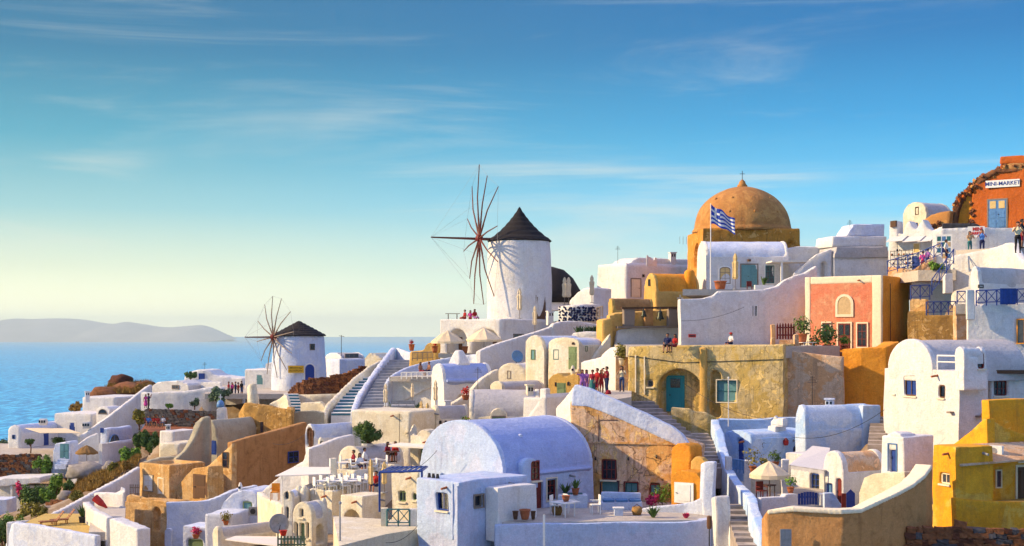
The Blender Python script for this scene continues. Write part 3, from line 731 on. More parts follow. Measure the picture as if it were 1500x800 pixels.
def bell(px, ytop, ybot, D, label):
    p = W(px, ybot, D); h = (ybot - ytop) / F * D
    T = thing('bell', label, 'bell', p); r = h * .36
    G().lathe([(r, 0), (r * .92, h * .1), (r * .66, h * .3), (r * .56, h * .58), (r * .42, h * .72), (.04, h * .78)], 18).obj('bell_body', 'bronze', T, True)
    G().tube([(0, 0, -h * .12), (0, 0, h * .3)], [.07, .03], 8).obj('clapper', 'bronze', T); G().tube([(0, 0, h * .72), (0, 0, h * 1.05)], .05, 6).obj('hanger', 'metaldark', T)
bell(943, 451, 464, 112.2, 'smaller bronze bell hanging by the middle pillar of the bell wall')
bell(967, 451, 468, 112.2, 'bigger bronze bell hanging in the right opening of the bell wall')

# white café house with teal door in front of the dome
b = Block(1034, 426, 130, 79, name='house', label='white vaulted house with a teal double door below the ochre dome')
b.vault('white', 'bluewhite', 'R', xr=1156, ye=373, rise=1.45, L=4.6, down=3)
b.door('R', 1086, 388, 1109, 421, 'tealpale', 2, trim='greywood', leaves=2)
b.window('R', 1054, 391, 1070, 416, 'greywood', 'canvasyellow', 2, 3, arch=.5, trim='whitepaint')
b.window('R', 1121, 389, 1134, 415, 'tealdark', 'panegrey', 2, 3, trim='whitepaint')
G().lathe([(.18, -.2), (.18, .0)], 10).obj('lamp', 'brownwood', b.T).location = b.P('R', b.u('R', 1097), b.z('R', 1097, 380), -.1)
b.prism('white', 'R', [(1150, 426), (1150, 364), (1168, 361), (1220, 361), (1220, 426)], 5, 'side_wing', off=.8)
b.prism('white', 'R', [(1155, 426), (1163, 400), (1196, 372), (1219, 364), (1219, 426)], .5, 'stair_wall', off=-2.5)
b.niche('R', 1201, 383, 1212, 410, 1.0, .4, off=-2.5)
b.prism('canvaswhite', 'R', [(1131, 384), (1131, 382), (1196, 381), (1196, 384)], 2.4, 'canopy', off=-2.4, soft_=False)
for xx in (1144, 1190): b.prism('whitepaint', 'R', [(xx, 422), (xx, 384), (xx + 3, 384), (xx + 3, 422)], .2, 'canopy_post', off=-2.3, soft_=False)
b = Block(1222, 425, 128, 62, name='house', label='white block house with a grey hipped vault behind the red house')
b.box('white', xl=1214, xr=1308, yt=366)
b.prism('greyvault', 'R', [(1222, 378), (1225, 362), (1300, 361), (1304, 378)], 3.5, 'vault_roof', off=-.2)
b.prism('white', 'R', [(1219, 362), (1220, 346), (1299, 346), (1299, 362)], 3.5, 'upper_wall', off=.5)
b.prism('bluewhite', 'R', [(1240, 346), (1252, 328), (1296, 328), (1296, 346)], 2.5, 'roof_house', off=1.2)
deck('floorpale', [(1000, 110.5), (1200, 112), (1230, 131), (1030, 131)], 428, 118)
wall('tall white retaining wall with stepped top below the teal-door house', 'white',
     [(997, 109, 438, 512), (1030, 109.5, 437, 512), (1046, 109.6, 433, 512), (1054, 109.7, 426, 512), (1120, 110, 424, 512), (1140, 110.3, 419, 512), (1152, 110.5, 409, 512), (1166, 110.6, 403, 512), (1180, 110.8, 400, 512), (1198, 111, 389, 512)], t=.6, name='retaining_wall')
# its little barred window
b = Block(1150, 505, 109.4, 0.1, name='window', label='small dark barred window in the tall white retaining wall', cat='window', anchor=False); b.cut = None
w_ = b.window('L', 1096, 447, 1110, 464, 'whitepaint', 'pane', 1, 1, off=.1); G().box((0, 0, 0), (.01, .01, .01))
for i in range(3):
    xx = 1098.5 + i * 4
    b.prism('metaldark', 'L', [(xx, 463), (xx, 448), (xx + .8, 448), (xx + .8, 463)], .03, 'bar', off=-.02, soft_=False)

# ------------------------------------------------------------------ red house
b = Block(1292, 515, 103, 24, name='house', label='red-fronted house with cream borders and an orange side wall')
b.box('orange', xl=1180, xr=1333, yt=403, parapet=.25, down=2)
G().prism([b.P('L', .75, .2, -.06), b.P('L', b.L - .45, .2, -.06), b.P('L', b.L - .45, b.h - .55, -.06), b.P('L', .75, b.h - .55, -.06)], b.dv('L', .12)).obj('red_panel', 'redwall', b.T)
b.cut = None
for q in ([(0, 0), (.75, 0), (.75, b.h), (0, b.h)], [(b.L - .45, 0), (b.L, 0), (b.L, b.h), (b.L - .45, b.h)], [(.76, b.h - .55), (b.L - .46, b.h - .55), (b.L - .46, b.h), (.76, b.h)]):
    soft(G().prism([b.P('L', u, z, -.1) for u, z in q], b.dv('L', .3)).obj('border', 'creamtrim', b.T), [], 103, .015, .06)
b.window('L', 1226, 433, 1248, 462, 'creamtrim', 'c_tan', 1, 1, arch=1.0, trim='creamtrim', off=-.1, tw=.12)
b.window('L', 1205, 473, 1216, 495, 'redpaint', 'pane', 2, 2, trim='creamtrim', off=-.1)
b.door('L', 1228, 474, 1246, 512, 'redpaint', 2, trim='creamtrim', off=-.1, leaves=2, glass='pane')
b.window('L', 1256, 474, 1270, 508, 'redpaint', 'pane', 2, 3, trim='creamtrim', off=-.1)
G().tube([b.P('R', 1.4, 0, -.05), b.P('R', 1.4, b.h - .6, -.05)], .025).obj('cable', 'metaldark', b.T)
deck('terrace_red', [(1150, 97.5), (1300, 97.5), (1300, 104), (1150, 104)], 517, 98)

# ------------------------------------------------------------------ mustard house with two alcoves and the walls right of it
b = Block(1147, 640, 92, 12, name='house', label='weathered mustard house with a teal door in an arched alcove')
b.prism('mustard', 'L', [(920, 660), (920, 507), (1147, 505), (1147, 660)], 6.0, 'wall')
b.niche('L', 964, 541, 1026, 660, .8, 1.1)
b.niche('L', 1040, 543, 1055, 612, 1.0, .7)
b.window('L', 948, 557, 957, 567, 'greywood', 'pane', 1, 1)
b.prism('yellowlit', 'L', [(1024, 612), (1024, 508), (1034, 508), (1034, 612)], .4, 'pilaster', off=-.2, carve=False)
b.window('L', 1050, 557, 1079, 589, 'tealdark', 'tealpale', 2, 2, trim='creamtrim', tw=.06)
b.window('L', 948, 557, 957, 567, 'greywood', 'pane', 1, 1) if False else None
cut = b.cut; b.cut = None
b.D_keep = b.D; 
b.door('L', 979, 553, 1000, 603, 'teal', 3, off=1.06, glass='pane', trim='teal', tw=.14)
b.cut = cut
for xx, y0, y1 in ((930, 520, 575), (943, 522, 578)): b.prism('creamtrim', 'L', [(xx, y1), (xx, y0), (xx + 1.6, y0), (xx + 1.6, y1)], .08, 'pipe', off=-.1, soft_=False)
b.prism('metaldark', 'L', [(920, 521), (1000, 531), (1147, 526), (1147, 527), (1000, 532), (920, 522)], .04, 'cable', off=-.05, soft_=False)
b.prism('greywood', 'L', [(948, 622), (983, 612), (983, 597), (1018, 598), (1050, 601), (1050, 660), (948, 660)], .5, 'doorstep_wall', off=-1.2) if False else None
wall('low stepped olive wall in front of the teal door', 'mustard', [(984, 88.4, 597, 645), (1012, 88.2, 599, 650), (1016, 88.2, 603, 650), (1034, 88, 604, 650), (1050, 88, 612, 655)], t=.5, name='stepped_wall')
ANCH += [(W(930, 600, 93).x, 93, W(930, 600, 93).z), (W(1140, 640, 92).x, 92, W(1140, 640, 92).z)]
deck('floorpale', [(918, 97.6), (1148, 92.6), (1230, 97), (1200, 110.5), (900, 113)], 507, 95, thick=.8)
wall('peach weathered retaining wall below the red house', 'peach', [(1147, 93.4, 512, 640), (1180, 93.0, 517, 640), (1236, 92.4, 523, 640)], t=1.2, name='retaining_wall')
wall('bright orange retaining wall curving under the red house corner', 'orange', [(1234, 94.2, 512, 640), (1262, 93.6, 510, 640), (1300, 93.2, 508, 640), (1318, 95, 500, 640)], t=1.2, name='retaining_wall')
# stairs and gate posts to the red house terrace
for x, D, yt, lb in ((1130, 96, 475, 'taller peach gate post left of the picket gate steps'), (1164, 95.4, 489, 'shorter peach gate post between the steps and flower pot')):
    o = wall(lb, 'peach', [(x, D, yt, 521), (x + 7, D, yt, 521)], t=.4, name='gate_post', cat='gate post', group='posts of the red house gate', anchor=False)
stairs('short flight of pinkish steps up to the red picket gate', W(1153, 521, 95.5), W(1153, 498, 99), 1.1, 6, 'peach')
T = thing('picket_gate', 'dark red picket gate at the top of short steps', 'gate', W(1150, 497, 99))
for i in range(7):
    a = -0.62 + i * .2; G().prism([Vector((a, 0, 0)), Vector((a + .13, 0, 0)), Vector((a + .13, 0, .95 + .12 * math.sin(i * .5))), Vector((a + .065, 0, 1.2)), Vector((a, 0, .95 + .12 * math.sin(i * .5)))], Vector((0, .04, 0))).obj('picket', 'redpaint', T)
for zz in (.25, .8): G().box((-.62, .04, zz), (.7, .08, zz + .1)).obj('rail', 'redpaint', T)

DS = 1.14
# ------------------------------------------------------------------ skyline right: vaulted house, ruin and market
b = Block(1357, 332, 110, 42, name='house', label='cream vaulted house with grey barrel roof left of the market ruin')
b.vault('cream', 'greyvault', 'R', xl=1322, xr=1395, ye=312, rise=1.15, down=5)
b.window('L', 1341, 303, 1346, 315, 'brownwood', 'pane', 1, 1)
b.window('L', 1328, 327, 1344, 334, 'bluepaint', 'pane', 2, 1)
rr = random.Random(3)
T0 = thing('ruined_wall', 'crumbling ochre ruin wall below the vaulted house', 'ruin', W(1345, 345, 103))
b = Block(1396, 345, 103, 20, T=T0)
b.prism('domeochre', 'L', [(1338, 350), (1342, 335), (1352, 322), (1362, 313), (1375, 310), (1393, 309), (1393, 350)], .8, amp=.09)
for i in range(34):
    lump_stone(T0, b.P('L', b.u('L', rr.uniform(1342, 1392)), b.z('L', 1370, rr.uniform(326, 346)), -.05), (rr.uniform(.3, .6), .3, rr.uniform(.2, .4)), rr.choice(['lava', 'stonebrown']), rr)
Tm = thing('market_building', 'orange-red market front with a crumbling stone gable and grey double door', 'shop', W(1540, 345, 100))
b = Block(1540, 345, 100, 12, T=Tm)
b.prism('marketred', 'L', [(1424, 350), (1424, 272), (1436, 262), (1452, 254), (1464, 250), (1466, 240), (1540, 236), (1540, 350)], 4, amp=.03)
b.door('L', 1448, 293, 1474, 334, 'bluepale', 3, leaves=2, trim='greywood', glass='canvasyellow', off=0)
b.prism('orange', 'L', [(1397, 350), (1397, 298), (1404, 291), (1424, 275), (1426, 350)], 3.2, 'side_wall', off=.35, amp=.05)
b.prism('marketred', 'L', [(1463, 240), (1464, 229), (1540, 226), (1540, 240)], 4, 'cornice', off=-.15)
b.prism('brownwall', 'L', [(1464, 252), (1466, 240), (1540, 236), (1540, 250)], .5, 'rubble_band', off=-.04, amp=.09)
b.prism('rubble', 'L', [(1396, 350), (1396, 299), (1404, 289), (1413, 280), (1424, 269), (1436, 259), (1450, 252), (1463, 247), (1540, 241), (1540, 247), (1466, 253), (1452, 260), (1438, 268), (1427, 279), (1416, 289), (1407, 299), (1403, 310), (1402, 350)], .7, 'rubble_edge', off=-.06, amp=.13, carve=False)
edge = [(1397, 300), (1404, 290), (1413, 281), (1424, 270), (1436, 259), (1450, 252), (1463, 246), (1475, 243), (1500, 241)]
for i in range(len(edge) - 1):
    for j in range(20):
        t = rr.random(); x = edge[i][0] + (edge[i + 1][0] - edge[i][0]) * t; y = edge[i][1] + (edge[i + 1][1] - edge[i][1]) * t + rr.uniform(-1.5, 9 if x < 1466 else 5)
        lump_stone(Tm, b.P('L', b.u('L', x), b.z('L', x, y), rr.uniform(-.1, .6)), (rr.uniform(.2, .48), rr.uniform(.3, .5), rr.uniform(.16, .32)), rr.choice(['lava', 'lava', 'stonebrown', 'domeochre', 'marketred', 'stonebrown']), rr)
for i in range(16):
    lump_stone(Tm, b.P('L', b.u('L', rr.choice([1399, 1402, 1421, 1424]) + rr.uniform(-2, 2)), b.z('L', 1410, rr.uniform(296, 340)), .1), (.35, .4, .3), rr.choice(['lava', 'stonebrown']), rr)
# sign
sg = thing('shop_sign', 'long white board sign reading MINI-MARKET in dark blue capitals', 'sign', Vector((0, 0, 0)))
sg.location = (Matrix.Translation(Tm.location) @ Matrix.Rotation(Tm.rotation_euler.z, 4, 'Z')) @ b.P('L', b.u('L', 1469), b.z('L', 1469, 269), -.12); sg.rotation_euler = (0, 0, math.atan2(-b.dL.y, -b.dL.x))
wd, hg = b.u('L', 1444) - b.u('L', 1494), .62
G().box((-wd / 2, 0, -hg / 2), (wd / 2, .05, hg / 2)).obj('board', 'whitepaint', sg)
text_part('MINI-MARKET', 'bluepaint', sg, .47, (0, -.012, 0), (R(90), 0, 0), bold=.003)
sg = thing('shop_sign', 'small white sign reading MINI MARKET in red above two standing people', 'sign', W(1430, 340, 93.5), R(-18))
wd = 27 / F * 93.5
G().box((-wd / 2, 0, -.42), (wd / 2, .05, .45)).obj('board', 'whitepaint', sg)
text_part('MINI', 'redbright', sg, .36, (0.1, -.012, .22), (R(90), 0, 0), bold=.015); text_part('MARKET', 'redbright', sg, .30, (0, -.012, -.1), (R(90), 0, 0), bold=.015)

wall('white parapet wall in front of the market door', 'white', [(1366, 95, 338, 392), (1380, 94.5, 335, 385), (1432, 94, 333, 380), (1500, 94, 334, 380), (1540, 94, 334, 380)], t=.5, name='parapet_wall')
wall('dark grey stone ledge above the white parapet by the ruin', 'stonedark', [(1381, 96, 326, 345), (1430, 95.6, 327, 345), (1440, 95.6, 332, 345)], t=.5, name='stone_ledge', cat='ledge', anchor=False)
# shop front with merlons and awnings
b = Block(1388, 400, 97, 25, name='shop', label='white stall front with little awnings and rounded merlons', cat='shop')
b.prism('white', 'L', [(1303, 410), (1304, 345), (1316, 340), (1322, 345), (1326, 330), (1331, 322), (1336, 330), (1340, 340), (1346, 328), (1351, 321), (1358, 333), (1364, 338), (1376, 332), (1388, 330), (1388, 410)], 1.2)
b.prism('white', 'L', [(1300, 400), (1302, 324), (1314, 324), (1316, 400)], 1.2, 'end_pillar', off=-.1, carve=False)
b.prism('brownwood', 'L', [(1304, 333), (1304, 324), (1312, 323), (1312, 332)], .3, 'panel', off=-.3, soft_=False)
for xa, xb in ((1306, 1330), (1330, 1356), (1352, 1372)):
    p = [b.P('L', b.u('L', xa), b.z('L', xa, 347), -.05), b.P('L', b.u('L', xb), b.z('L', xb, 345), -.05), b.P('L', b.u('L', xb), b.z('L', xb, 353), -1.0), b.P('L', b.u('L', xa), b.z('L', xa, 355), -1.0)]
    G().prism(p, Vector((0, 0, -.05))).obj('awning', 'awning', b.T)
cut = b.cut; b.cut = None
b.window('L', 1338, 356, 1348, 371, 'creamtrim', 'canvasyellow', 1, 1)
b.door('L', 1336, 375, 1350, 396, 'bluepaint', 1)
T = thing('display_rack', 'dark wire rack of small souvenirs against the white stall', 'rack', b.C + b.dL * b.u('L', 1330) + b.dR * -.5)
T.location.z = W(1320, 393, 97).z; T.rotation_euler = (0, 0, math.atan2(-b.dL.y, -b.dL.x))
for i in range(7): G().tube([(-1.3 + i * .33, 0, -.2), (-1.3 + i * .33, 0, 1.6)], .02, 4).obj('upright', 'metaldark', T)
for i in range(5): G().tube([(-1.3, 0, .1 + i * .36), (.7, 0, .1 + i * .36)], .02, 4).obj('shelf_wire', 'metaldark', T)
for i in range(30): G().lathe([(.04, 0), (.09, .06), (.05, .16)], 6, (rr.uniform(-1.25, .65), -.05, .1 + rr.randrange(5) * .36 + .0)).obj('souvenir', rr.choice(['c_black', 'c_white', 'bluepaint', 'terracotta']), T)
T = thing('display_board', 'tall white souvenir display board with dark pictures beside the stall', 'board', W(1383, 385, 93), R(-20))
G().box((-.6, 0, 0), (.6, .05, 2.2)).obj('board', 'whitepaint', T)
for i in range(12): G().box((-.52 + (i % 3) * .36, -.012, .35 + (i // 3) * .45), (-.52 + (i % 3) * .36 + .28, 0, .35 + (i // 3) * .45 + .35)).obj('picture', rr.choice(['bluepale', 'tealdark', 'c_tan', 'c_navy', 'whitepaint']), T)
deck('floorpale', [(1310, 94), (1345, 89), (1400, 88), (1420, 104), (1295, 104)], 399, 92, thick=.8)
# orange ramp behind the railing
wall('sunlit peach path edge under the blue railing', 'peach', [(1300, 95, 391, 420), (1336, 93.5, 396, 425), (1372, 93, 372, 420)], t=.5, name='path_edge', cat='kerb', anchor=False)
# blue railings
railing('dark blue crossed railing along the upper path', W(1300, 400, 94), W(1345, 388, 93), .95, 3)
railing('dark blue crossed railing rising to the stall corner', W(1345, 388, 93), W(1380, 374, 90), .95, 3)
railing('dark blue sloping stair railing under the display board', W(1365, 430, 86), W(1397, 385, 88), 1.0, 3)
railing('short dark blue railing beside the orange house wall', W(1334, 438, 86), W(1362, 437, 86), .95, 2)
railing('lower dark blue railing above the ochre base wall', W(1357, 460, 85.5), W(1400, 459, 85.5), .85, 4)
# walls of that corner
wall('white wall behind the blue stair railing', 'white', [(1336, 91.5, 408, 470), (1350, 91.5, 405, 470), (1372, 91.5, 396, 470), (1400, 91.5, 380, 470)], t=.5, name='stair_wall')
wall('weathered ochre base wall below the blue railings', 'ochre_stain', [(1330, 87, 456, 515), (1358, 86.6, 455, 515), (1358.5, 86.6, 462, 515), (1420, 86, 461, 515)], t=.8, name='base_wall')
wall('ochre pier standing beside the orange house', 'ochre', [(1333, 87.5, 438, 500), (1357, 87, 438, 500)], t=.8, name='pier', cat='pier')
wall('peach pier beside the white terrace wall', 'peach', [(1401, 83, 447, 510), (1420, 83, 447, 510)], t=.8, name='pier', cat='pier')
wall('white ramp parapet curving down from the market people', 'white', [(1393, 89, 378, 440), (1398, 88.6, 373, 440), (1420, 88, 370, 440), (1450, 87, 364, 440), (1480, 85, 355, 440), (1484, 84, 365, 440), (1500, 81, 385, 440), (1530, 78, 400, 440)], t=.5, k=3, name='ramp_parapet')
deck('floorpale', [(1400, 89), (1540, 84), (1560, 96), (1400, 95)], 368, 90, thick=.8)
DS = 1.0
railing('small dark blue railing left of the white gate post', W(1402, 445, 88), W(1415, 445, 88), .8, 1)
railing('long dark blue crossed railing on the white terrace wall', W(1430, 446, 83.5), W(1520, 443, 83.5), .85, 6)
b = Block(1434, 445, 88, 40, name='house', label='small white house with a stained brown barrel roof behind the blue railing')
b.vault('white', 'greyvault', 'R', xl=1420, xr=1540, ye=412, rise=1.0, down=2)
b.cut = None
b.door('R', 1466, 424, 1489, 446, 'bluepaint', 1)
b.window('R', 1433, 417, 1440, 422, 'metaldark', 'pane', 1, 1)
T = thing('blue_gate', 'solid blue gate panel set in the terrace railing', 'gate', W(1465, 446, 83.3)); G().box((0, -.04, 0), (.95, .04, .98)).obj('panel', 'bluepaint', T)
for i in range(5): G().box((.05 + i * .18, -.06, .06), (.19 + i * .18, -.04, .92)).obj('board', 'bluepale' if i == 9 else 'bluepaint', T)
wall('white terrace wall carrying the long blue railing', 'white', [(1418, 84, 446, 620), (1530, 83.5, 443, 620)], t=.6, name='terrace_wall')
o = wall('white gate post at the end of the terrace wall', 'white', [(1417, 83.5, 424, 450), (1429, 83.5, 424, 450)], t=.4, name='gate_post', cat='gate post', anchor=False)
b = Block(1530, 520, 82.9, 5, name='window', label='wood-framed window cut by the picture edge in the white terrace wall', cat='window', anchor=False); b.cut = None
b.window('L', 1489, 467, 1512, 504, 'orange', 'panegrey', 2, 1)
deck('floorpale', [(1400, 84.2), (1540, 83.8), (1560, 92), (1400, 92)], 447, 87, thick=.6)
DS = 1.14
o = wall('small white planter box with hollow dips by the blue stair rail', 'white', [(1384, 87.2, 401, 414), (1397, 87.2, 400, 414)], t=.6, name='planter', cat='planter', anchor=False)

DS = 1.0
# ------------------------------------------------------------------ white house at the right
b = Block(1405, 650, 75, 50, name='house', label='tall sunlit white house with a rounded gable and brown-framed windows')
b.box('white', xl=1294, xr=1449, yt=543, down=3)
b.window('L', 1324, 551, 1342, 580, 'brownwood', 'bluepaint', 2, 1); b.window('L', 1374, 564, 1383, 583, 'brownwood', 'pane', 1, 1)
b.window('L', 1308, 573, 1311, 577, 'greywood', 'greywood', 1, 1)
u0, u1 = b.u('L', 1365), b.u('L', 1300); ze = b.z('L', 1332, 543); rz = b.z('L', 1332, 496) - ze; ln = b.u('R', 1540)
ap = arch_poly(u0, u1, ze - .6, ze, rz, 18)
soft(G().prism([b.P('L', u, z, .02) for u, z in ap], b.dv('L', .4)).obj('gable', 'white', b.T), [], 75)
ap = arch_poly(u0 + .06, u1 - .06, ze - .6, ze, rz - .06, 18)
soft(G().prism([b.P('L', u, z, .3) for u, z in ap], b.dv('L', ln)).obj('vault_roof', 'greyvault', b.T), [], 75)
# stubby chimney house on its corner
c = Block(1412, 545, 74.6, 50, T=b.T, anchor=False); c.vault('white', 'white', 'R', xl=1399, xr=1446, ye=520, rise=.45, down=1.0)
c.window('R', 1433, 517, 1443, 540, 'redpaint', 'pane', 1, 2)
g = G().tube([b.P('L', b.u('L', 1367), b.h, .3), b.P('L', b.u('L', 1367), b.h + .8, .3)], .05, 6).tube([b.P('L', b.u('L', 1399), b.h, .3), b.P('L', b.u('L', 1399), b.h + .8, .3)], .05, 6)
g.tube([b.P('L', b.u('L', 1367), b.h + .8, .3), b.P('L', b.u('L', 1399), b.h + .8, .3)], .05, 6).tube([b.P('L', b.u('L', 1367), b.h + .45, .3), b.P('L', b.u('L', 1399), b.h + .45, .3)], .04, 6); g.obj('roof_rail', 'whitepaint', b.T)
w2 = Block(1450, 640, 79.5, 60, T=b.T, anchor=False); w2.prism('white', 'R', [(1450, 620), (1450, 544), (1560, 546), (1560, 620)], 2.0, 'rear_wall')
w2.window('R', 1456, 549, 1476, 580, 'redpaint', 'pane', 3, 3); w2.window('R', 1448, 555, 1452, 562, 'redpaint', 'pane', 1, 1) if False else None
w2.prism('brownwood', 'R', [(1447, 547), (1447, 542), (1560, 543), (1560, 549)], .6, 'eave_beam', off=-.6, soft_=False)
for q, (x, y) in enumerate(((1394, 604), (1441, 607), (1432, 610))):
    G().box((-.18, -.2, -.05), (.18, .1, .05)).obj('spout', 'greywood', b.T).location = b.P('R' if x > 1405 else 'L', b.u('R' if x > 1405 else 'L', x), b.z('R' if x > 1405 else 'L', x, y), -.1)

# ------------------------------------------------------------------ yellow house
Ty = thing('house', 'bright yellow house with a recessed balcony under a brown awning', 'house', W(1400, 770, 64), math.pi / 2 - R(50) - math.atan(650 / F))
b = Block(1400, 770, 64, 50, T=Ty)
b.box('yellow', xl=1366, xr=1442, yt=655, down=2, R_=2.2)
b.window('L', 1377, 693, 1391, 709, 'creamtrim', 'panegrey', 2, 1)
b.prism('yellow', 'R', [(1401, 785), (1401, 729), (1430, 733), (1570, 739), (1570, 795)], .35, 'balcony_wall', off=-.15, carve=False)
b.prism('yellow', 'R', [(1440, 770), (1440, 652), (1600, 640), (1600, 770)], 1.0, 'back_wall', off=2.1)
cut = b.cut; b.cut = None
b.window('R', 1458, 688, 1467, 715, 'creamtrim', 'maroon', 1, 1, off=2.1); b.door('R', 1490, 684, 1512, 730, 'brownwood', 1, off=2.1, trim='creamtrim'); b.window('R', 1491, 664, 1506, 678, 'creamtrim', 'maroon', 2, 1, off=2.1)
b.cut = cut
soft(G().prism([b.P('R', .2, -.02 + b.z('R', 1430, 745), .1), b.P('R', 6, b.z('R', 1430, 745), .1), b.P('R', 6, b.z('R', 1430, 745), 2.2), b.P('R', .2, b.z('R', 1430, 745), 2.2)], Vector((0, 0, -.3))).obj('balcony_floor', 'flooryellow', Ty), [], 64)
p = [b.P('R', b.u('R', 1404), b.z('R', 1404, 681), -.1), b.P('R', 7, b.z('R', 1445, 672), -.1), b.P('R', 7, b.z('R', 1445, 655), 2.1), b.P('R', b.u('R', 1442), b.z('R', 1445, 656), 2.1)]
G().prism(p, Vector((0, 0, -.07))).obj('awning', 'peach', Ty)
g = G()
for i in range(7):
    a = i * .9; g.tube([b.P('R', b.u('R', 1432, 2.1), b.z('R', 1432, 693, 2.1), 2.0), b.P('R', b.u('R', 1432, 2.1) + .4 * math.cos(a), b.z('R', 1432, 693, 2.1) + .3 * math.sin(a), 1.98)], .03, 5)
g.obj('wall_ornament', 'metaldark', Ty)
b2 = Block(1450, 660, 69.5, 45, T=Ty, anchor=False); b2.box('yellow', xl=1438, R_=5, yt=586, down=3)
b2.window('R', 1450, 651, 1468, 665, 'whitepaint', 'panegrey', 1, 1, off=-.1) if False else None
b2 = Block(1446, 690, 67.5, 50, T=Ty, anchor=False); b2.prism('yellow', 'L', [(1366, 668), (1394, 652), (1420, 633), (1436, 617), (1446, 613), (1446, 700), (1366, 700)], .5, 'slope_wall')
b2.prism('yellow', 'R', [(1446, 700), (1446, 613), (1470, 625), (1560, 660), (1560, 700)], .4, 'slope_wall')
T = thing('air_conditioner', 'white air conditioner box on the yellow balcony roof', 'air conditioner', W(1459, 668, 66.2), R(-35))
G().box((-.32, -.16, 0), (.32, .16, .5)).obj('case', 'whitepaint', T); G().lathe([(.17, 0), (.17, .02)], 14).xf(Matrix.Translation((-.08, -.16, .25)) @ Matrix.Rotation(R(90), 4, 'X')).obj('grille', 'metalgrey', T)
stone_wall('rough dark red stone wall below the yellow house', [(1328, 62, 774, 835), (1400, 62, 768, 835), (1540, 61.5, 776, 835)], size=.42, mats=('lava', 'stonebrown', 'stonebrown', 'stonedark'), core='mortar')

# ------------------------------------------------------------------ brown curved wall at the bottom right
wall('rough brown plaster wall with pale top, rising to the yellow house', 'brownwall',
     [(1117, 62.5, 760, 835), (1124, 61.4, 749, 835), (1160, 61, 745, 835), (1233, 60.5, 749, 835), (1262, 60.8, 748, 835), (1290, 61.3, 734, 835), (1318, 61.8, 721, 835), (1340, 62.4, 711, 835), (1356, 63, 697, 835), (1366, 63.8, 682, 835)], t=.7, cap=(.14, 'creamtrim'), name='garden_wall')
G().box((0, 0, 0), (.5, .08, .9)).obj('utility_box', 'metalgrey').location = W(1143, 805, 60.7)
o = bpy.data.objects['utility_box']; tag(o, 'grey metal utility box on the brown wall', 'utility box')

# ------------------------------------------------------------------ courtyard house group
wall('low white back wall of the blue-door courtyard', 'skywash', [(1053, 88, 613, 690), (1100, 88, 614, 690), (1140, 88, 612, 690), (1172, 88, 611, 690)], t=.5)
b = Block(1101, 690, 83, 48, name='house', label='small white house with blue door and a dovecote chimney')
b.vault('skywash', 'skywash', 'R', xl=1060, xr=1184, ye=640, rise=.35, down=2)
b.door('L', 1079, 643, 1089, 677, 'bluepaint', 2); b.window('R', 1163, 653, 1180, 664, 'bluepaint', 'pane', 2, 1)
c = Block(1136, 640, 84.5, 40, T=b.T, anchor=False); c.box('white', xl=1124, xr=1153, yt=625, down=1.2)
c.prism('white', 'L', [(1128, 626), (1128, 617), (1131, 613), (1147, 612), (1147, 626)], .5, 'chimney', off=.2); c.niche('L', 1130, 617, 1133, 623, 1, .2, off=.2)
c.prism('white', 'L', [(1133, 613), (1135, 609), (1138, 613)], .2, 'chimney_cap', off=.25, soft_=False)
g = G()
for i, xx in enumerate((1118.5, 1123, 1127)):
    g.tube([b.P('R', b.u('R', xx) + .14 * math.cos(a), b.z('R', xx, 652) + .14 * math.sin(a), -.02) for a in [((.6 if i == 0 else -2.4) + 4.2 * k / 10) if i != 1 else (.8 * k) for k in range(11 if i != 1 else 9)]], .025, 5)
g.obj('wall_mark', 'brownwood', b.T)
T = thing('lantern', 'red lantern hanging on the small white courtyard house', 'lantern', b.C + b.dR * b.u('R', 1148) - b.dL * .2); T.location.z = W(1148, 651, 85).z
G().lathe([(.12, 0), (.17, .12), (.17, .3), (.05, .4)], 8).obj('body', 'redbright', T); G().lathe([(.18, .3), (.05, .45)], 8).obj('cap', 'redpaint', T)
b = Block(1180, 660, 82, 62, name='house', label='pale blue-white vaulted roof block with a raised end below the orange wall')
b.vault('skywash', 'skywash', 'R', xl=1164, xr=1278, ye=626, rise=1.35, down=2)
c = Block(1264, 660, 83, 60, T=b.T, anchor=False); c.box('skywash', xl=1236, xr=1290, yt=594, down=2)
stairs('narrow grey stone steps between the pale vault and the tall white house', W(1284, 655, 78), W(1288, 610, 85), 1.0, 9, 'stonestep')
b = Block(1208, 745, 77.5, 40, name='house', label='shaded white house under a grey scalloped awning')
b.box('white', xl=1150, xr=1235, yt=668, down=2)
b.window('L', 1187, 694, 1200, 720, 'bluepaint', 'panegrey', 2, 3)
T = thing('awning', 'large grey fabric awning with scalloped edge over the blue gate', 'awning', W(1180, 690, 77))
def awning(T, a, b_, c, d, mat, scallop=0.0, n=10):
    o = T.location
    G().prism([p - o for p in (a, b_, c, d)], Vector((0, 0, -.05))).obj('canopy', mat, T)
    if scallop:
        for i in range(n):
            p, q = a.lerp(b_, i / n) - o, a.lerp(b_, (i + 1) / n) - o; dz = Vector((0, 0, -scallop)); m = (p + q) / 2
            G().prism([p, q, q + dz * .7, m + dz, p + dz * .7], Vector((0, .03, 0))).obj('valance', mat, T)
awning(T, W(1156, 681, 73.5), W(1209, 689, 72.5), W(1216, 656, 79), W(1190, 653, 80), 'awning', .25)
G().tube([W(1208, 689, 72.5) - T.location, W(1208, 745, 72.5) - T.location], .04, 6).obj('post', 'metalgrey', T); G().tube([W(1157, 681, 73.5) - T.location, W(1157, 740, 73.5) - T.location], .04, 6).obj('post', 'metalgrey', T)
b = Block(1234, 748, 71.5, 50, name='house', label='white vaulted house with pinkish roof and blue shutters behind the brown wall')
b.vault('white', 'peach', 'R', xl=1206, xr=1297, ye=689, rise=.95, down=2)
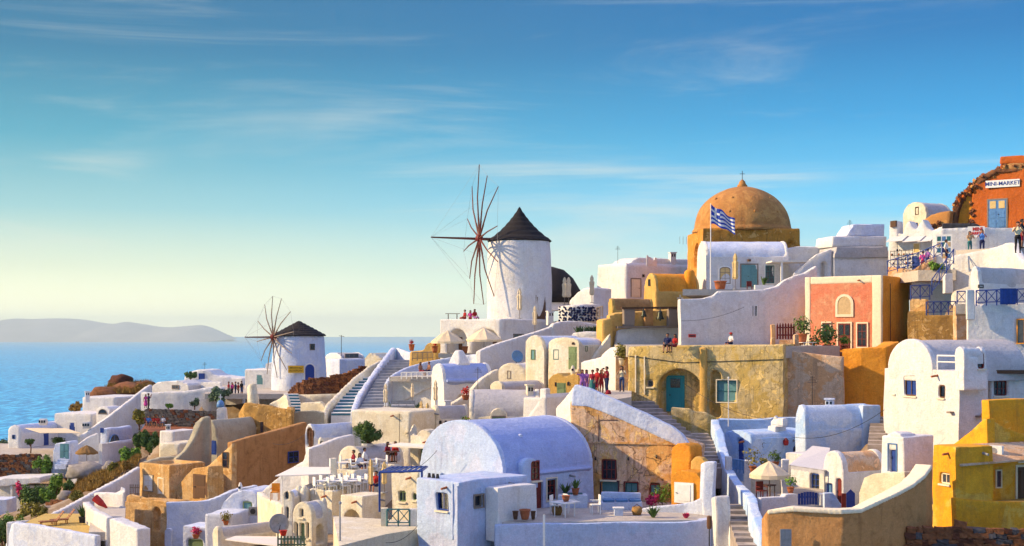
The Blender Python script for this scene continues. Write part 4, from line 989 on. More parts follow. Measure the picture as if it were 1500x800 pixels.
b.window('L', 1209, 708, 1219, 726, 'bluepaint', 'bluepale', 1, 1); b.door('L', 1223, 701, 1231, 740, 'redpaint', 2)
T = thing('blue_gate', 'blue wooden gate with rounded boards beside white courtyard posts', 'gate', W(1169, 748, 70.5))
for i in range(8):
    a = i * .145; hh = .85 + .12 * math.sin(math.pi * (i + .5) / 8); G().box((a, 0, 0), (a + .125, .05, hh)).obj('board', 'bluepaint', T)
for zz in (.15, .65): G().box((0, .05, zz), (1.15, .09, zz + .1)).obj('rail', 'bluepaint', T)
T = thing('blue_gate', 'narrow purple-blue door leaf with pointed top in the courtyard', 'gate', W(1240, 748, 67.5)); G().prism([Vector((0, 0, 0)), Vector((.42, 0, 0)), Vector((.42, 0, .85)), Vector((.21, 0, 1.05)), Vector((0, 0, .85))], Vector((0, .06, 0))).obj('leaf', 'bluepaint', T)
G().box((-.24, 0, 0), (-.02, .06, .85)).obj('side_leaf', 'redpaint', T)
b = Block(1323, 748, 69.5, 42, name='house', label='white stair tower with arched blue door above a cream parapet')
b.box('white', xl=1291, xr=1368, yt=640, down=2)
b.prism('white', 'L', [(1292, 660), (1293, 645), (1298, 637), (1308, 633), (1317, 637), (1322, 645), (1322, 660)], 1.2, 'arched_top', carve=False)
b.door('L', 1302, 651, 1313, 691, 'bluepaint', 2, trim='bluepale', tw=.06)
b.prism('cream', 'L', [(1256, 760), (1258, 722), (1266, 700), (1280, 694), (1326, 690), (1326, 760)], 1.0, 'parapet', off=-1.0, carve=False)
# courtyard parapet with posts
for i, (x0, x1, yt, yb_, D, lab) in enumerate(((1064, 1073, 669, 690, 76, 'short white post left of the blue railing at the courtyard corner'), (1090, 1100, 674, 700, 75.5, 'white post right of the small blue railing'), (1146, 1156, 673, 712, 75, 'white post beside the umbrella and cactus pots'))):
    wall(lab, 'white', [(x0, D, yt, yb_), (x1, D, yt, yb_)], t=.4, name='gate_post', cat='post', anchor=False)
railing('little pale blue railing between two white courtyard posts', W(1074, 689, 76), W(1089, 691, 75.6), .62, 3, 'bluepale', 'v')
wall('white courtyard parapet below the cream umbrella', 'white', [(1110, 69, 731, 800), (1114, 68.8, 729, 800), (1150, 69.5, 728, 800), (1152, 69.5, 724, 800), (1168, 70, 724, 800)], t=.4)
wall('white parapet stub right of the blue gate', 'white', [(1201, 70, 723, 800), (1209, 70, 723, 800)], t=.5)
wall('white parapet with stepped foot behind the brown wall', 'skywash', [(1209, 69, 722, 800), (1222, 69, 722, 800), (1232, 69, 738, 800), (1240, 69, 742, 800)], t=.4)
wall('white wall behind the courtyard umbrella', 'cream', [(1096, 76, 690, 745), (1120, 76, 692, 745), (1148, 76, 690, 745)], t=.4)
deck('floorpale', [(1080, 72), (1112, 69.2), (1210, 70), (1230, 78), (1080, 82)], 731, 73, thick=.5)
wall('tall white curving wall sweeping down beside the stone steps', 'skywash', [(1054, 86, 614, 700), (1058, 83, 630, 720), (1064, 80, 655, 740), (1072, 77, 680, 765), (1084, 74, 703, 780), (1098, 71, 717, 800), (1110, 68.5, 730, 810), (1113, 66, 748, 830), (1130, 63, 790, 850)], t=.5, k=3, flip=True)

# ------------------------------------------------------------------ stone steps
stairs('flight of worn stone steps beside the cracked ochre wall', W(1042, 690, 77.5), W(1014, 634, 86), 1.9, 10, 'stonestep')
stairs('lower flight of worn stone steps between white parapets', W(1108, 812, 63), W(1080, 738, 71), 1.5, 9, 'stonestep')
deck('floorpale', [(836, 82), (880, 80), (925, 86.5), (925, 97), (860, 97)], 578, 90, thick=2.2, name='path')
stairs('long run of shallow stone path steps behind the cracked wall parapet', W(1014, 668, 80.5), W(922, 588, 92), 3.0, 14, 'stonestep', name='path_steps')

# ------------------------------------------------------------------ cracked ochre house
b = Block(1012, 745, 75.2, 12, name='house', label='cracked ochre plaster house with weathered teal door and small windows')
b.prism('cracked', 'L', [(836, 760), (836, 588), (860, 594), (915, 615), (985, 648), (1010, 658), (1010, 760)], 4.0, amp=.05)
b.window('L', 881, 673, 902, 703, 'redpaint', 'pane', 3, 2); b.door('L', 881, 706, 905, 741, 'tealpale', 2, trim='maroon', tw=.08)
b.window('L', 915, 707, 934, 736, 'tealdark', 'tealpale', 2, 2, trim='redpaint', tw=.05); b.window('L', 951, 709, 967, 737, 'redpaint', 'tealpale', 2, 2)
cut = b.cut; b.cut = None
b.prism('cracked', 'L', [(856, 649), (856, 646.5), (1002, 650), (1002, 652.5)], .2, 'ledge', off=-.09, soft_=False)
b.prism('maroon', 'L', [(876.5, 650), (876.5, 606), (877.4, 606), (877.6, 650)], .05, 'drain', off=-.035, soft_=False)
b.prism('maroon', 'L', [(878, 616), (878, 615), (905, 615), (905, 616.2)], .05, 'drain', off=-.035, soft_=False)
for x, y in ((921, 672), (962, 669), (873, 672)): G().lathe([(.09, -.05), (.11, .02)], 8).xf(Matrix.Rotation(R(90), 4, 'X')).obj('socket', 'metaldark', b.T).location = b.P('L', b.u('L', x), b.z('L', x, y), -.02)
b.prism('bluewhite', 'L', [(837, 594), (838, 572), (841, 563), (862, 569), (915, 592), (955, 610), (983, 624), (1000, 637), (1009, 650), (1009, 661), (1000, 657), (970, 643), (915, 618), (880, 603), (860, 596)], .55, 'parapet', off=-.12)
wall('white lit wall end joining the cracked ochre house', 'white', [(815, 82, 597, 680), (824, 80.5, 586, 680), (836, 79.6, 571, 680), (840, 79.2, 566, 680)], t=.6)
# little orange ovens and panel at its right end
b = Block(1000, 700, 73.4, 35, name='oven', label='rounded orange plaster oven block on the terrace corner', cat='oven')
b.prism('orange', 'L', [(983, 745), (983, 668), (985, 656), (992, 650), (1002, 650), (1009, 654), (1012, 668), (1012, 745)], 1.2, amp=.05)
b = Block(1018, 745, 71.6, 25, name='shed', label='low orange shed with a grey white door panel on the terrace', cat='shed')
b.prism('orange', 'L', [(982, 750), (982, 702), (988, 693), (1000, 689), (1020, 692), (1026, 700), (1027, 750)], 1.2, amp=.04)
b.cut = None; b.door('L', 988, 707, 1016, 737, 'whitepaint', 1, off=-.02)
b = Block(1030, 700, 72.6, 30, name='arch', label='thin ochre arch linking the orange shed and white post', cat='arch')
b.prism('yellowlit', 'L', [(1010, 745), (1011, 676), (1018, 669), (1028, 671), (1036, 678), (1036, 745)], .4)
wall('tall white end post with small holes beside the orange shed', 'bluewhite', [(1026, 70.5, 679, 775), (1031, 70.2, 676, 775), (1046, 70, 676, 775)], t=.5, name='end_post', cat='post')
wall('low curved blue-white bench wall in front of the shed', 'bluewhite', [(938, 71.5, 746, 770), (960, 71.3, 742, 770), (1000, 71, 739, 770), (1022, 70.5, 731, 770), (1034, 70.2, 722, 770)], t=.4, k=3)

# ------------------------------------------------------------------ big blue-white vaulted house in front
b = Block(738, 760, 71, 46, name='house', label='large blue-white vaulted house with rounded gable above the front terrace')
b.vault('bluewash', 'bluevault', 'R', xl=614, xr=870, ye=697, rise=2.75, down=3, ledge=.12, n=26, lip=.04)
b.window('R', 801, 701, 815, 733, 'redpaint', 'pane', 2, 3, trim='creamtrim', tw=.06); b.door('R', 786, 705, 796, 757, 'redpaint', 3)
c = Block(765, 700, 71.5, 46, T=b.T, anchor=False); c.vault('bluewash', 'bluevault', 'L', L=3.2, xr=799, R_=1.25, ye=684, rise=.45, down=.6)
c.window('R', 779, 675, 792, 704, 'redpaint', 'pane', 2, 3, deep=.15)
for x, y in ((742, 657), (790, 652), (762, 640)): G().lathe([(.13, 0), (.12, .12), (.05, .16)], 8).obj('vent', 'bluewash', b.T).location = b.P('R', b.u('R', x, 1.0), b.z('R', x, y, 1.0), 1.0)
a = Block(672, 830, 66.6, 45, T=b.T, name='x'); a.box('bluewash', xl=611, yt=706, R_=5.0, down=2, amp=.04)
a.window('L', 639, 721, 656, 748, 'bluepaint', 'pane', 2, 1, deep=.26); a.window('R', 695, 725, 708, 743, 'greywood', 'pane', 1, 1, trim='greywood', tw=.05, deep=.25)
a2 = Block(730, 765, 67.3, 46, T=b.T, anchor=False); a2.box('white', xl=711, xr=786, yt=715, down=1.0)
for xx, y0, y1, rr_ in ((668, 712, 800, .05), (661, 709, 790, .035), (705, 715, 722, .04)):
    a.prism('bluewash', 'L' if xx < 672 else 'R', [(xx, y1), (xx, y0), (xx + 2, y0), (xx + 2, y1)], .1, 'pipe', off=-.07, soft_=False)
g = G()
for i in range(3): g.tube([a.P('L', 2.0 + i * .3, a.h, .5), a.P('L', 2.0 + i * .3, a.h + .22, .5)], [.1, .06], 8)
g.obj('roof_vents', 'metaldark', b.T)
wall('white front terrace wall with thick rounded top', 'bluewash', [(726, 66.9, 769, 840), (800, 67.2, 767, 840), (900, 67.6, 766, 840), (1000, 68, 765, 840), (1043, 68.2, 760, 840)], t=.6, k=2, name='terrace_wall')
wall('white square pier at the corner of the front terrace', 'white', [(1043, 68.3, 729, 840), (1049, 67.6, 727, 840), (1070, 67.6, 727, 840)], t=.6, name='pier', cat='pier')
wall('white sloping buttress wall right of the front terrace pier', 'white', [(1068, 67.6, 770, 840), (1078, 66.6, 785, 840), (1090, 66, 800, 840)], t=.6, name='buttress')
deck('floorpale', [(735, 67.3), (1043, 68.4), (1040, 75), (870, 76.5), (780, 73)], 757, 69.5, thick=.5)
# ------------------------------------------------------------------ sunlit restaurant cluster, centre left
deck('cream', [(497, 63.4), (530, 65.2), (565, 67.2), (612, 69), (612, 72), (488, 74)], 775, 69, thick=2.0, name='flat_roof')  # cream puts the roof's sunlit tone into its colour
T = thing('lamp_post', 'thin grey pole standing on the pale flat roof', 'pole', W(498, 805, 65)); G().tube([(0, 0, 0), (0, 0, (805 - 738) / F * 65)], [.05, .035], 8).obj('pole', 'metalgrey', T); G().lathe([(.07, 2.15), (.08, 2.25), (.03, 2.3)], 8).obj('cap', 'metalgrey', T)
b = Block(457, 795, 73.5, 40, name='house', label='tiny cream arched house with three tall panes and grey vault')
b.vault('cream', 'greyvault', 'R', xl=429, xr=479, ye=757, rise=.78, down=2)
b.window('L', 438, 745, 444, 758, 'creamtrim', 'panegrey', 1, 1, fw=.04); b.door('L', 438, 766, 445, 794, 'greenpaint', 1); b.window('L', 431, 765, 436, 787, 'creamtrim', 'panegrey', 1, 1, fw=.04); b.window('L', 447, 765, 452, 789, 'creamtrim', 'panegrey', 1, 1, fw=.04)
b.niche('R', 462, 768, 474, 795, 1, .5)
T = thing('fence', 'low pale green picket fence in front of the tiny arched house', 'fence', W(406, 805, 71))
for i in range(9): G().box((i * .17, 0, 0), (i * .17 + .08, .04, .7)).obj('picket', 'leafgrey', T)
G().box((0, .04, .2), (1.5, .07, .28)).obj('rail', 'leafgrey', T); G().box((0, .04, .5), (1.5, .07, .58)).obj('rail', 'leafgrey', T)
b = Block(429, 795, 79, 18, name='house', label='narrow cream house with long blue-grey barrel roof behind the awning')
b.vault('cream', 'bluewhite', 'R', xl=413, R_=11, ye=727, rise=.3, down=3)
b.window('L', 417, 720, 422, 732, 'greywood', 'pane', 1, 1, arch=1.0); b.window('L', 418, 742, 422, 762, 'greywood', 'pane', 1, 1)
T = thing('satellite_dish', 'large grey satellite dish standing by the narrow cream house', 'satellite dish', W(408, 790, 75), R(20))
prof = [(.02, 0), (.2, .015), (.4, .07), (.55, .14)]
G().lathe(prof + [(.53, .17), (.38, .1), (.02, .03)], 22, cap=False).xf(Matrix.Translation((0, 0, .85)) @ Matrix.Rotation(R(78), 4, 'X')).obj('dish', 'metalgrey', T, True)
G().tube([(0, .2, 0), (0, .12, .85)], .04).obj('mast', 'metaldark', T); G().tube([(0, -.1, .45), (0, -.55, .85)], .02).obj('arm', 'metaldark', T)
b = Block(487, 770, 79.5, 42, name='terrace_block', label='cream plastered terrace block carrying outdoor tables', cat='terrace')
b.box('cream', xl=453, xr=531, yt=719, down=2, parapet=.25, pw=.2)
b2 = Block(531, 775, 77.5, 40, T=b.T); b2.box('cream', xl=498, xr=566, yt=727, down=2)
b2.niche('L', 503, 747, 527, 790, 1, .7)
for i in range(2): soft(G().lathe([(.28, 0), (.26, 1.2), (.12, 1.5)], 12).obj('chimney', 'cream', b.T, True), [], 75).location = b.P('L', b.u('L', 452 - i * 8, 0), b.z('L', 452, 748), -.3)
b = Block(521, 720, 82.5, 40, name='terrace_block', label='upper cream terrace block with dining guests', cat='terrace')
b.box('cream', xl=494, xr=590, yt=689, down=2, parapet=.4, pw=.2)
wall('tall shaded pillar at the corner of the upper dining terrace', 'cream', [(485, 82, 671, 720), (493, 82, 671, 720)], t=.35, name='pillar', cat='pillar', anchor=False)
b = Block(531, 700, 92, 44, name='house', label='low vaulted cream roof behind the dining terrace')
b.vault('cream', 'greyvault', 'R', xl=494, xr=592, ye=678, rise=1.1, down=2)
# awning and orange chair
T = thing('awning', 'pale pink fabric awning on a white post beside the long roof', 'awning', W(445, 705, 84))
awning(T, W(403, 697, 82), W(484, 694, 82), W(486, 684, 87), W(430, 684, 88), 'canvaswhite')
for x, y in ((413, 740), (480, 712)): G().tube([W(x, 697, 82.2) - T.location, W(x, y, 82.2) - T.location], .05).obj('post', 'whitepaint', T)
# pergola house
b = Block(612, 760, 76, 38, name='house', label='cream house with small windows behind the blue pergola')
b.box('cream', xl=573, xr=640, yt=692, down=2)
b.window('L', 583, 720, 594, 735, 'greenpaint', 'panegrey', 2, 1); b.window('L', 604, 723, 610, 733, 'greenpaint', 'panegrey', 1, 1)
T = thing('pergola', 'dark blue slatted pergola beside the big blue-white house', 'pergola', W(561, 750, 71))
o = T.location; c4 = [W(556, 692, 70.5), W(618, 690, 70), W(626, 684, 74.5), W(572, 685, 75)]
for p, q in ((0, 1), (3, 2), (0, 3), (1, 2)): G().tube([c4[p] - o, c4[q] - o], .06, 4).obj('beam', 'bluepaint', T)
for i in range(8):
    t = (i + .5) / 8; p, q = c4[0].lerp(c4[1], t) - o, c4[3].lerp(c4[2], t) - o; d = (c4[1] - c4[0]).normalized() * .05
    G().prism([p - d, p + d, q + d, q - d], Vector((0, 0, .07))).obj('slat', 'bluepaint', T)
for p, yy in ((c4[0], 750), (c4[1], 748)): G().tube([p - o, Vector((p.x, p.y, W(0, yy, p.y).z)) - o], .055, 6).obj('post', 'bluepaint', T)
wall('white balcony pier left of the teal railing', 'cream', [(557, 70, 744, 790), (567, 70, 744, 790)], t=.4, name='pier', cat='pier', anchor=False); wall('white balcony pier between the teal railing and blue-white house', 'white', [(600, 70, 746, 790), (612, 70, 746, 790)], t=.4, name='pier', cat='pier', anchor=False)
railing('teal crossed balcony railing below the pergola', W(567, 769, 70), W(600, 769, 70), .8, 2, 'tealdark', 'x')
# houses behind the pergola
b = Block(634, 690, 88, 35, name='house', label='cream house with arched parapet and flat brown canopy')
b.box('cream', xl=600, xr=668, yt=640, down=2)
b.prism('cream', 'L', [(610, 645), (611, 636), (614, 631), (620, 629), (627, 631), (631, 637), (632, 645)], 1.0, 'arched_parapet', carve=False)
b.door('L', 614, 657, 621, 686, 'greenpaint', 1); b.window('L', 625, 659, 631, 676, 'creamtrim', 'panegrey', 1, 1)
G().prism([b.P('L', -.5, b.z('L', 620, 652), -1.3), b.P('L', 2.6, b.z('L', 620, 652), -1.3), b.P('L', 2.6, b.z('L', 620, 650), 0), b.P('L', -.5, b.z('L', 620, 650), 0)], Vector((0, 0, -.1))).obj('canopy', 'canvaswhite', b.T)
b = Block(601, 690, 101, 32, name='house', label='tall sunlit cream wall block below the lounge umbrellas')
b.box('cream', xl=514, xr=650, yt=603, down=2)
b.window('L', 594, 628, 597, 632, 'metaldark', 'pane', 1, 1)
wall('small arched white parapet with a hole beside the cream block', 'cream', [(600, 99, 632, 690), (603, 99, 624, 690), (606, 99, 621, 690), (609, 99, 624, 690), (612, 99, 634, 690)], t=.4)
b = Block(458, 690, 101, 55, name='house', label='white house with blue-shaded barrel roof and a latticed gable opening')
b.vault('white', 'bluewhite', 'R', xl=446, xr=530, ye=640, rise=.95, down=3)
b.window('L', 448, 626, 457, 655, 'brownwood', 'lava', 2, 4, arch=1.0)
wall('white diagonal stair wall beside the latticed gable', 'white', [(441, 97, 690, 740), (446, 96.5, 668, 740), (453, 96, 658, 730), (470, 97, 652, 720), (500, 99, 640, 710), (520, 100, 636, 700)], t=.5)
wall('blue-shaded white wedge wall below the ochre house window', 'white', [(374, 101, 728, 790), (400, 100.5, 706, 790), (425, 100, 686, 790), (442, 99.5, 676, 790), (452, 99, 680, 790)], t=.6)
# lower left blue-white walls
b = Block(243, 800, 106, 40, name='house', label='ochre lower house wall with arched niche below the shuttered window')
b.box('ochre', xl=182, xr=280, yt=738, down=2)
b.niche('L', 225, 743, 235, 777, 1.0, .45)
b.prism('ochre', 'L', [(183, 740), (184, 727), (190, 724), (215, 730), (243, 734), (243, 745)], .4, 'parapet', carve=False)
wall('long blue-white garden wall with a rounded niche', 'bluewhite', [(244, 105.5, 736, 810), (290, 106, 735, 810), (312, 106.5, 731, 810), (335, 107, 722, 810), (352, 108, 716, 810), (378, 109, 711, 810)], t=.6, k=2)
wall('small rounded buttress against the blue-white garden wall', 'bluewhite', [(241, 104.8, 776, 810), (246, 104.8, 774, 810), (252, 104.8, 776, 810)], t=.4, name='buttress')
b = Block(378, 790, 100, 25, name='house', label='blue-white half-round house front with a green shutter')
b.prism('bluewhite', 'L', [(321, 790), (322, 748), (328, 735), (340, 724), (355, 719), (370, 720), (376, 724), (378, 790)], 4, amp=.04)
b.window('L', 355, 735, 368, 749, 'greenpaint', 'tealpale', 1, 1)
wall('sunlit cream wall stepping down to the satellite dish', 'cream', [(377, 96, 720, 790), (383, 94, 727, 790), (398, 91, 734, 790), (412, 88, 741, 790)], t=.5)
T = thing('air_conditioner', 'grey air conditioner box beside the green shutter', 'air conditioner', W(371, 755, 97)); G().box((-.3, -.15, 0), (.3, .15, .6)).obj('case', 'metalgrey', T); G().lathe([(.2, 0), (.2, .02)], 14).xf(Matrix.Translation((0, -.15, .3)) @ Matrix.Rotation(R(90), 4, 'X')).obj('grille', 'metaldark', T)
b = Block(340, 800, 97, 22, name='house', label='plain blue-white block with a flat top beside the potted yellow plant')
b.box('bluewhite', xl=300, xr=388, yt=754, down=2)
b = Block(321, 830, 84, 60, name='house', label='low cream house with flat brown roof and arched end at the bottom edge')
b.vault('cream', 'greyvault', 'R', xl=312, xr=405, ye=784, rise=.5, down=2)
T = thing('awning', 'sagging beige cloth awning at the bottom edge', 'awning', W(370, 800, 76)); awning(T, W(330, 790, 76), W(410, 800, 74), W(412, 786, 80), W(345, 785, 80), 'canvaswhite')
b = Block(306, 830, 98, 30, name='house', label='small blue-white cube with a green hatch below the flower pot')
b.box('bluewhite', xl=268, xr=330, yt=772, down=2); b.window('L', 275, 790, 297, 805, 'greenpaint', 'greenpaint', 1, 1)

# ------------------------------------------------------------------ middle: terraces below the big windmill
b = Block(734, 530, 132, 33, name='terrace_house', label='white terrace house with two wide arches below the big windmill', cat='house')
b.box('white', xl=644, xr=812, yt=467, down=3)
b.D = 100; b.cut.append(G()); b.cut.pop()
b.niche('L', 654, 482, 684, 530, 1, 1.6); b.niche('L', 692, 482, 731, 530, .8, 1.6)
b.D = 132; cc = b.cut; b.cut = None
b.window('R', 752, 489, 767, 498, 'greywood', 'panegrey', 2, 1); b.door('L', 672, 494, 677, 515, 'brownwood', 1, off=1.55); b.door('L', 722, 492, 728, 513, 'brownwood', 1, off=1.55)
b.cut = cc
deck('floorpale', [(642, 129.5), (735, 129.5), (735, 134), (645, 138)], 518, 129.5, thick=.4)
deck('floorpale', [(653, 138.5), (736, 134.5), (812, 142), (905, 142), (905, 165), (690, 165)], 470, 135, thick=.5)
deck('floorpale', [(818, 133.4), (884, 133.4), (905, 142), (812, 142)], 470, 135, thick=.5)
wall('white sloping ramp wall below the windmill', 'white', [(704, 122, 514, 570), (730, 124, 503, 565), (770, 126, 491, 560), (806, 128, 479, 555), (810, 128, 474, 555), (835, 129, 470, 550), (862, 130, 473, 550), (885, 130, 478, 550)], t=.6, k=2)
wall('pale rounded wall with a row of dark slots below the agave plants', 'white', [(838, 120, 488, 540), (858, 119.5, 486, 540), (884, 119, 487, 540)], t=.6)
b = Block(797, 570, 113, 38, name='house', label='cream arched house front with green shutters below the agaves')
b.vault('cream', 'bluewhite', 'R', xl=768, xr=858, ye=506, rise=.85, down=2)
b.window('L', 778, 512, 784, 527, 'greenpaint', 'tealpale', 1, 1)
b2 = Block(849, 560, 111, 36, T=b.T); b2.vault('cream', 'bluewhite', 'R', xl=803, xr=886, ye=503, rise=.5, down=2)
b2.window('L', 811, 512, 819, 527, 'tealdark', 'tealpale', 2, 1); b2.door('L', 833, 508, 845, 541, 'greenpaint', 3); b2.window('R', 857, 507, 860, 515, 'greenpaint', 'pane', 1, 1)
b2.window('L', 838, 501, 842, 505, 'brownwood', 'pane', 1, 1, arch=1.0)
wall('white ramp wall descending right of the green door', 'white', [(851, 107, 530, 600), (868, 106, 526, 600), (880, 105, 523, 600), (886, 104.5, 515, 600), (893, 104, 509, 600), (905, 103, 507, 600)], t=.5)
wall('sunlit yellow stair side rising to the bell wall', 'cream', [(866, 112, 527, 590), (880, 112.5, 510, 590), (895, 113, 487, 580)], t=.5)
b = Block(846, 600, 106, 25, name='house', label='small yellow house with scalloped roof edge and olive door')
b.prism('yellowlit', 'L', [(803, 610), (803, 556), (810, 549), (818, 546), (828, 552), (838, 547), (847, 549), (847, 610)], 4)
b.cut = None; b.door('L', 816, 561, 829, 578, 'greenpaint', 2); b.window('L', 813, 560, 815, 566, 'brownwood', 'pane', 1, 1); b.window('L', 831, 559, 835, 565, 'brownwood', 'pane', 1, 1, arch=1.0)
b = Block(769, 585, 117, 22, name='house', label='half-round cream house front beside a blue satellite dish')
b.vault('cream', 'white', 'R', xl=728, R_=4, ye=548, rise=.95, down=2); b.window('L', 743, 543, 748, 555, 'greywood', 'creamtrim', 1, 1)
T = thing('satellite_dish', 'blue-grey satellite dish on the roof beside the ramp wall', 'satellite dish', W(757, 532, 118), R(25))
G().lathe(prof + [(.53, .17), (.38, .1), (.02, .03)], 20, cap=False).xf(Matrix.Translation((0, 0, .55)) @ Matrix.Rotation(R(75), 4, 'X')).obj('dish', 'bluepale', T, True); G().tube([(0, .15, -.5), (0, .1, .6)], .04).obj('mast', 'metaldark', T)
b = Block(736, 590, 110, 50, name='house', label='small cream barrel roof in front of the half-round house')
b.vault('cream', 'greyvault', 'R', xl=717, xr=800, ye=571, rise=.7, down=2)
b = Block(650, 605, 117, 62, name='house', label='white house with long blue-shaded rounded roof and a cone skylight')
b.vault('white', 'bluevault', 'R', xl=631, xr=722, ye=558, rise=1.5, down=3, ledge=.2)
g = G().lathe([(1.15, 0), (1.0, .3), (.45, 1.25), (.3, 1.35)], 6); o = soft(g.obj('skylight', 'white', b.T), [], 115); o.location = b.P('R', b.u('R', 686), b.z('R', 686, 536), 1.6)
b.niche('R', 668, 577, 690, 600, 1, .3)
wall('white curved stair parapet in front of the blue-shaded roof', 'cream', [(661, 109, 592, 640), (680, 110, 581, 635), (700, 111, 562, 630), (715, 112, 549, 630), (732, 113, 541, 620)], t=.5, k=2)
b = Block(687, 640, 98, 92, name='house', label='long white house with grey barrel roof and small arched dormer')
b.vault('cream', 'greyvault', 'R', xr=790, L=4.2, ye=607, rise=1.75, down=2)
c = Block(718, 625, 97.0, 92, T=b.T, anchor=False); c.vault('cream', 'cream', 'L', L=1.2, xr=743, ye=610, rise=.55, down=.5); c.cut = None
c.window('R', 720, 609, 741, 618, 'greywood', 'greenpaint', 3, 1)
b = Block(800, 640, 95, 35, name='house', label='white peaked wall with a chimney stub left of the cracked house')
b.prism('white', 'L', [(760, 660), (763, 622), (778, 603), (791, 585), (798, 577), (800, 582), (800, 660)], 3)
b.prism('white', 'R', [(800, 660), (800, 582), (815, 592), (828, 603), (828, 660)], 2, 'side_wall', off=.1, carve=False)
b.prism('white', 'L', [(790, 590), (790, 569), (799, 569), (799, 590)], .6, 'chimney', off=.2, carve=False)
b = Block(640, 660, 104, 60, name='house', label='low white house with pale roof and a row of round holes')
b.vault('cream', 'greyvault', 'R', xl=632, xr=688, ye=611, rise=.9, down=2); b.cut = None
for i in range(5): b.window('R', 643 + i * 8, 616, 646.5 + i * 8, 621, 'metaldark', 'pane', 1, 1, arch=1.0)
# lounge terrace below the balcony
deck('floorpale', [(548, 112), (640, 112), (650, 124), (570, 128)], 602, 114, thick=.8)
wall('cream lounge terrace wall beneath the closed umbrellas', 'cream', [(520, 111, 604, 690), (556, 110, 601, 690), (600, 109, 605, 690), (642, 109, 606, 690)], t=.5)
b = Block(642, 606, 121, 25, name='house', label='white house with shuttered door below the curved balcony')
b.box('white', xl=567, xr=660, yt=556, down=2); b.door('L', 574, 574, 584, 592, 'creamtrim', 1, leaves=2, trim='greywood'); b.window('L', 590, 564, 594, 568, 'metaldark', 'pane', 1, 1)
b.prism('white', 'L', [(566, 600), (566, 562), (575, 553), (600, 552), (642, 552), (642, 562)], .3, 'balcony_front', off=-.3, carve=False)
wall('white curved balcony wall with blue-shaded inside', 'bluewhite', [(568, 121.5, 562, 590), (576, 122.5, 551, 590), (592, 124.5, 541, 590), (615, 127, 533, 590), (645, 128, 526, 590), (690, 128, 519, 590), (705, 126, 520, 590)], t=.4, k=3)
railing('white balcony railing in front of two seated sunbathers', W(588, 554, 120.5), W(634, 553, 119.8), .5, 6, 'whitepaint', 'v')
deck('floorpale', [(570, 121), (640, 120), (690, 126), (600, 127)], 552, 121, thick=.4)

# ------------------------------------------------------------------ staircases by the small windmill
stairs('long white staircase with blue-green risers', W(504, 609, 136), W(536, 553, 152), 2.6, 12, 'white', 'stairblue', Vector((1, 0, 0)))
stairs('wide grey-white staircase in blue shade beside the curved balcony', W(551, 602, 130), W(590, 527, 150), 3.3, 17, 'stairgrey', None, Vector((1, .12, 0)))
wall('sunlit yellow parapet along the blue-green stairs', 'cream', [(476, 134, 612, 660), (484, 138, 592, 640), (500, 142, 576, 630), (520, 148, 556, 610), (545, 154, 536, 590), (562, 158, 527, 570)], t=.5, k=2, flip=False)
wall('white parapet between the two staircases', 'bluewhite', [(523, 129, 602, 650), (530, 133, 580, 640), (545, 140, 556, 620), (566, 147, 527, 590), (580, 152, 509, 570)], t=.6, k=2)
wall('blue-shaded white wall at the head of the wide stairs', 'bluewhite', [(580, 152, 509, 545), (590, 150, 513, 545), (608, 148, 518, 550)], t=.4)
b = Block(640, 530, 138, 20, name='terrace_block', label='yellow-orange terrace parapet with flower pots at the stair head', cat='terrace')
b.prism('yellowlit', 'L', [(598, 540), (599, 515), (620, 513), (626, 503), (642, 500), (642, 540)], 3)
railing('thin wooden fence in front of the yellow terrace parapet', W(604, 527, 134), W(634, 526, 134), .7, 4, 'greywood', 'v')
b = Block(545, 560, 168, 30, name='house', label='small cream gabled house left of the stair head')
b.prism('cream', 'L', [(534, 560), (534, 524), (541, 517), (546, 517), (560, 526), (560, 560)], 4)

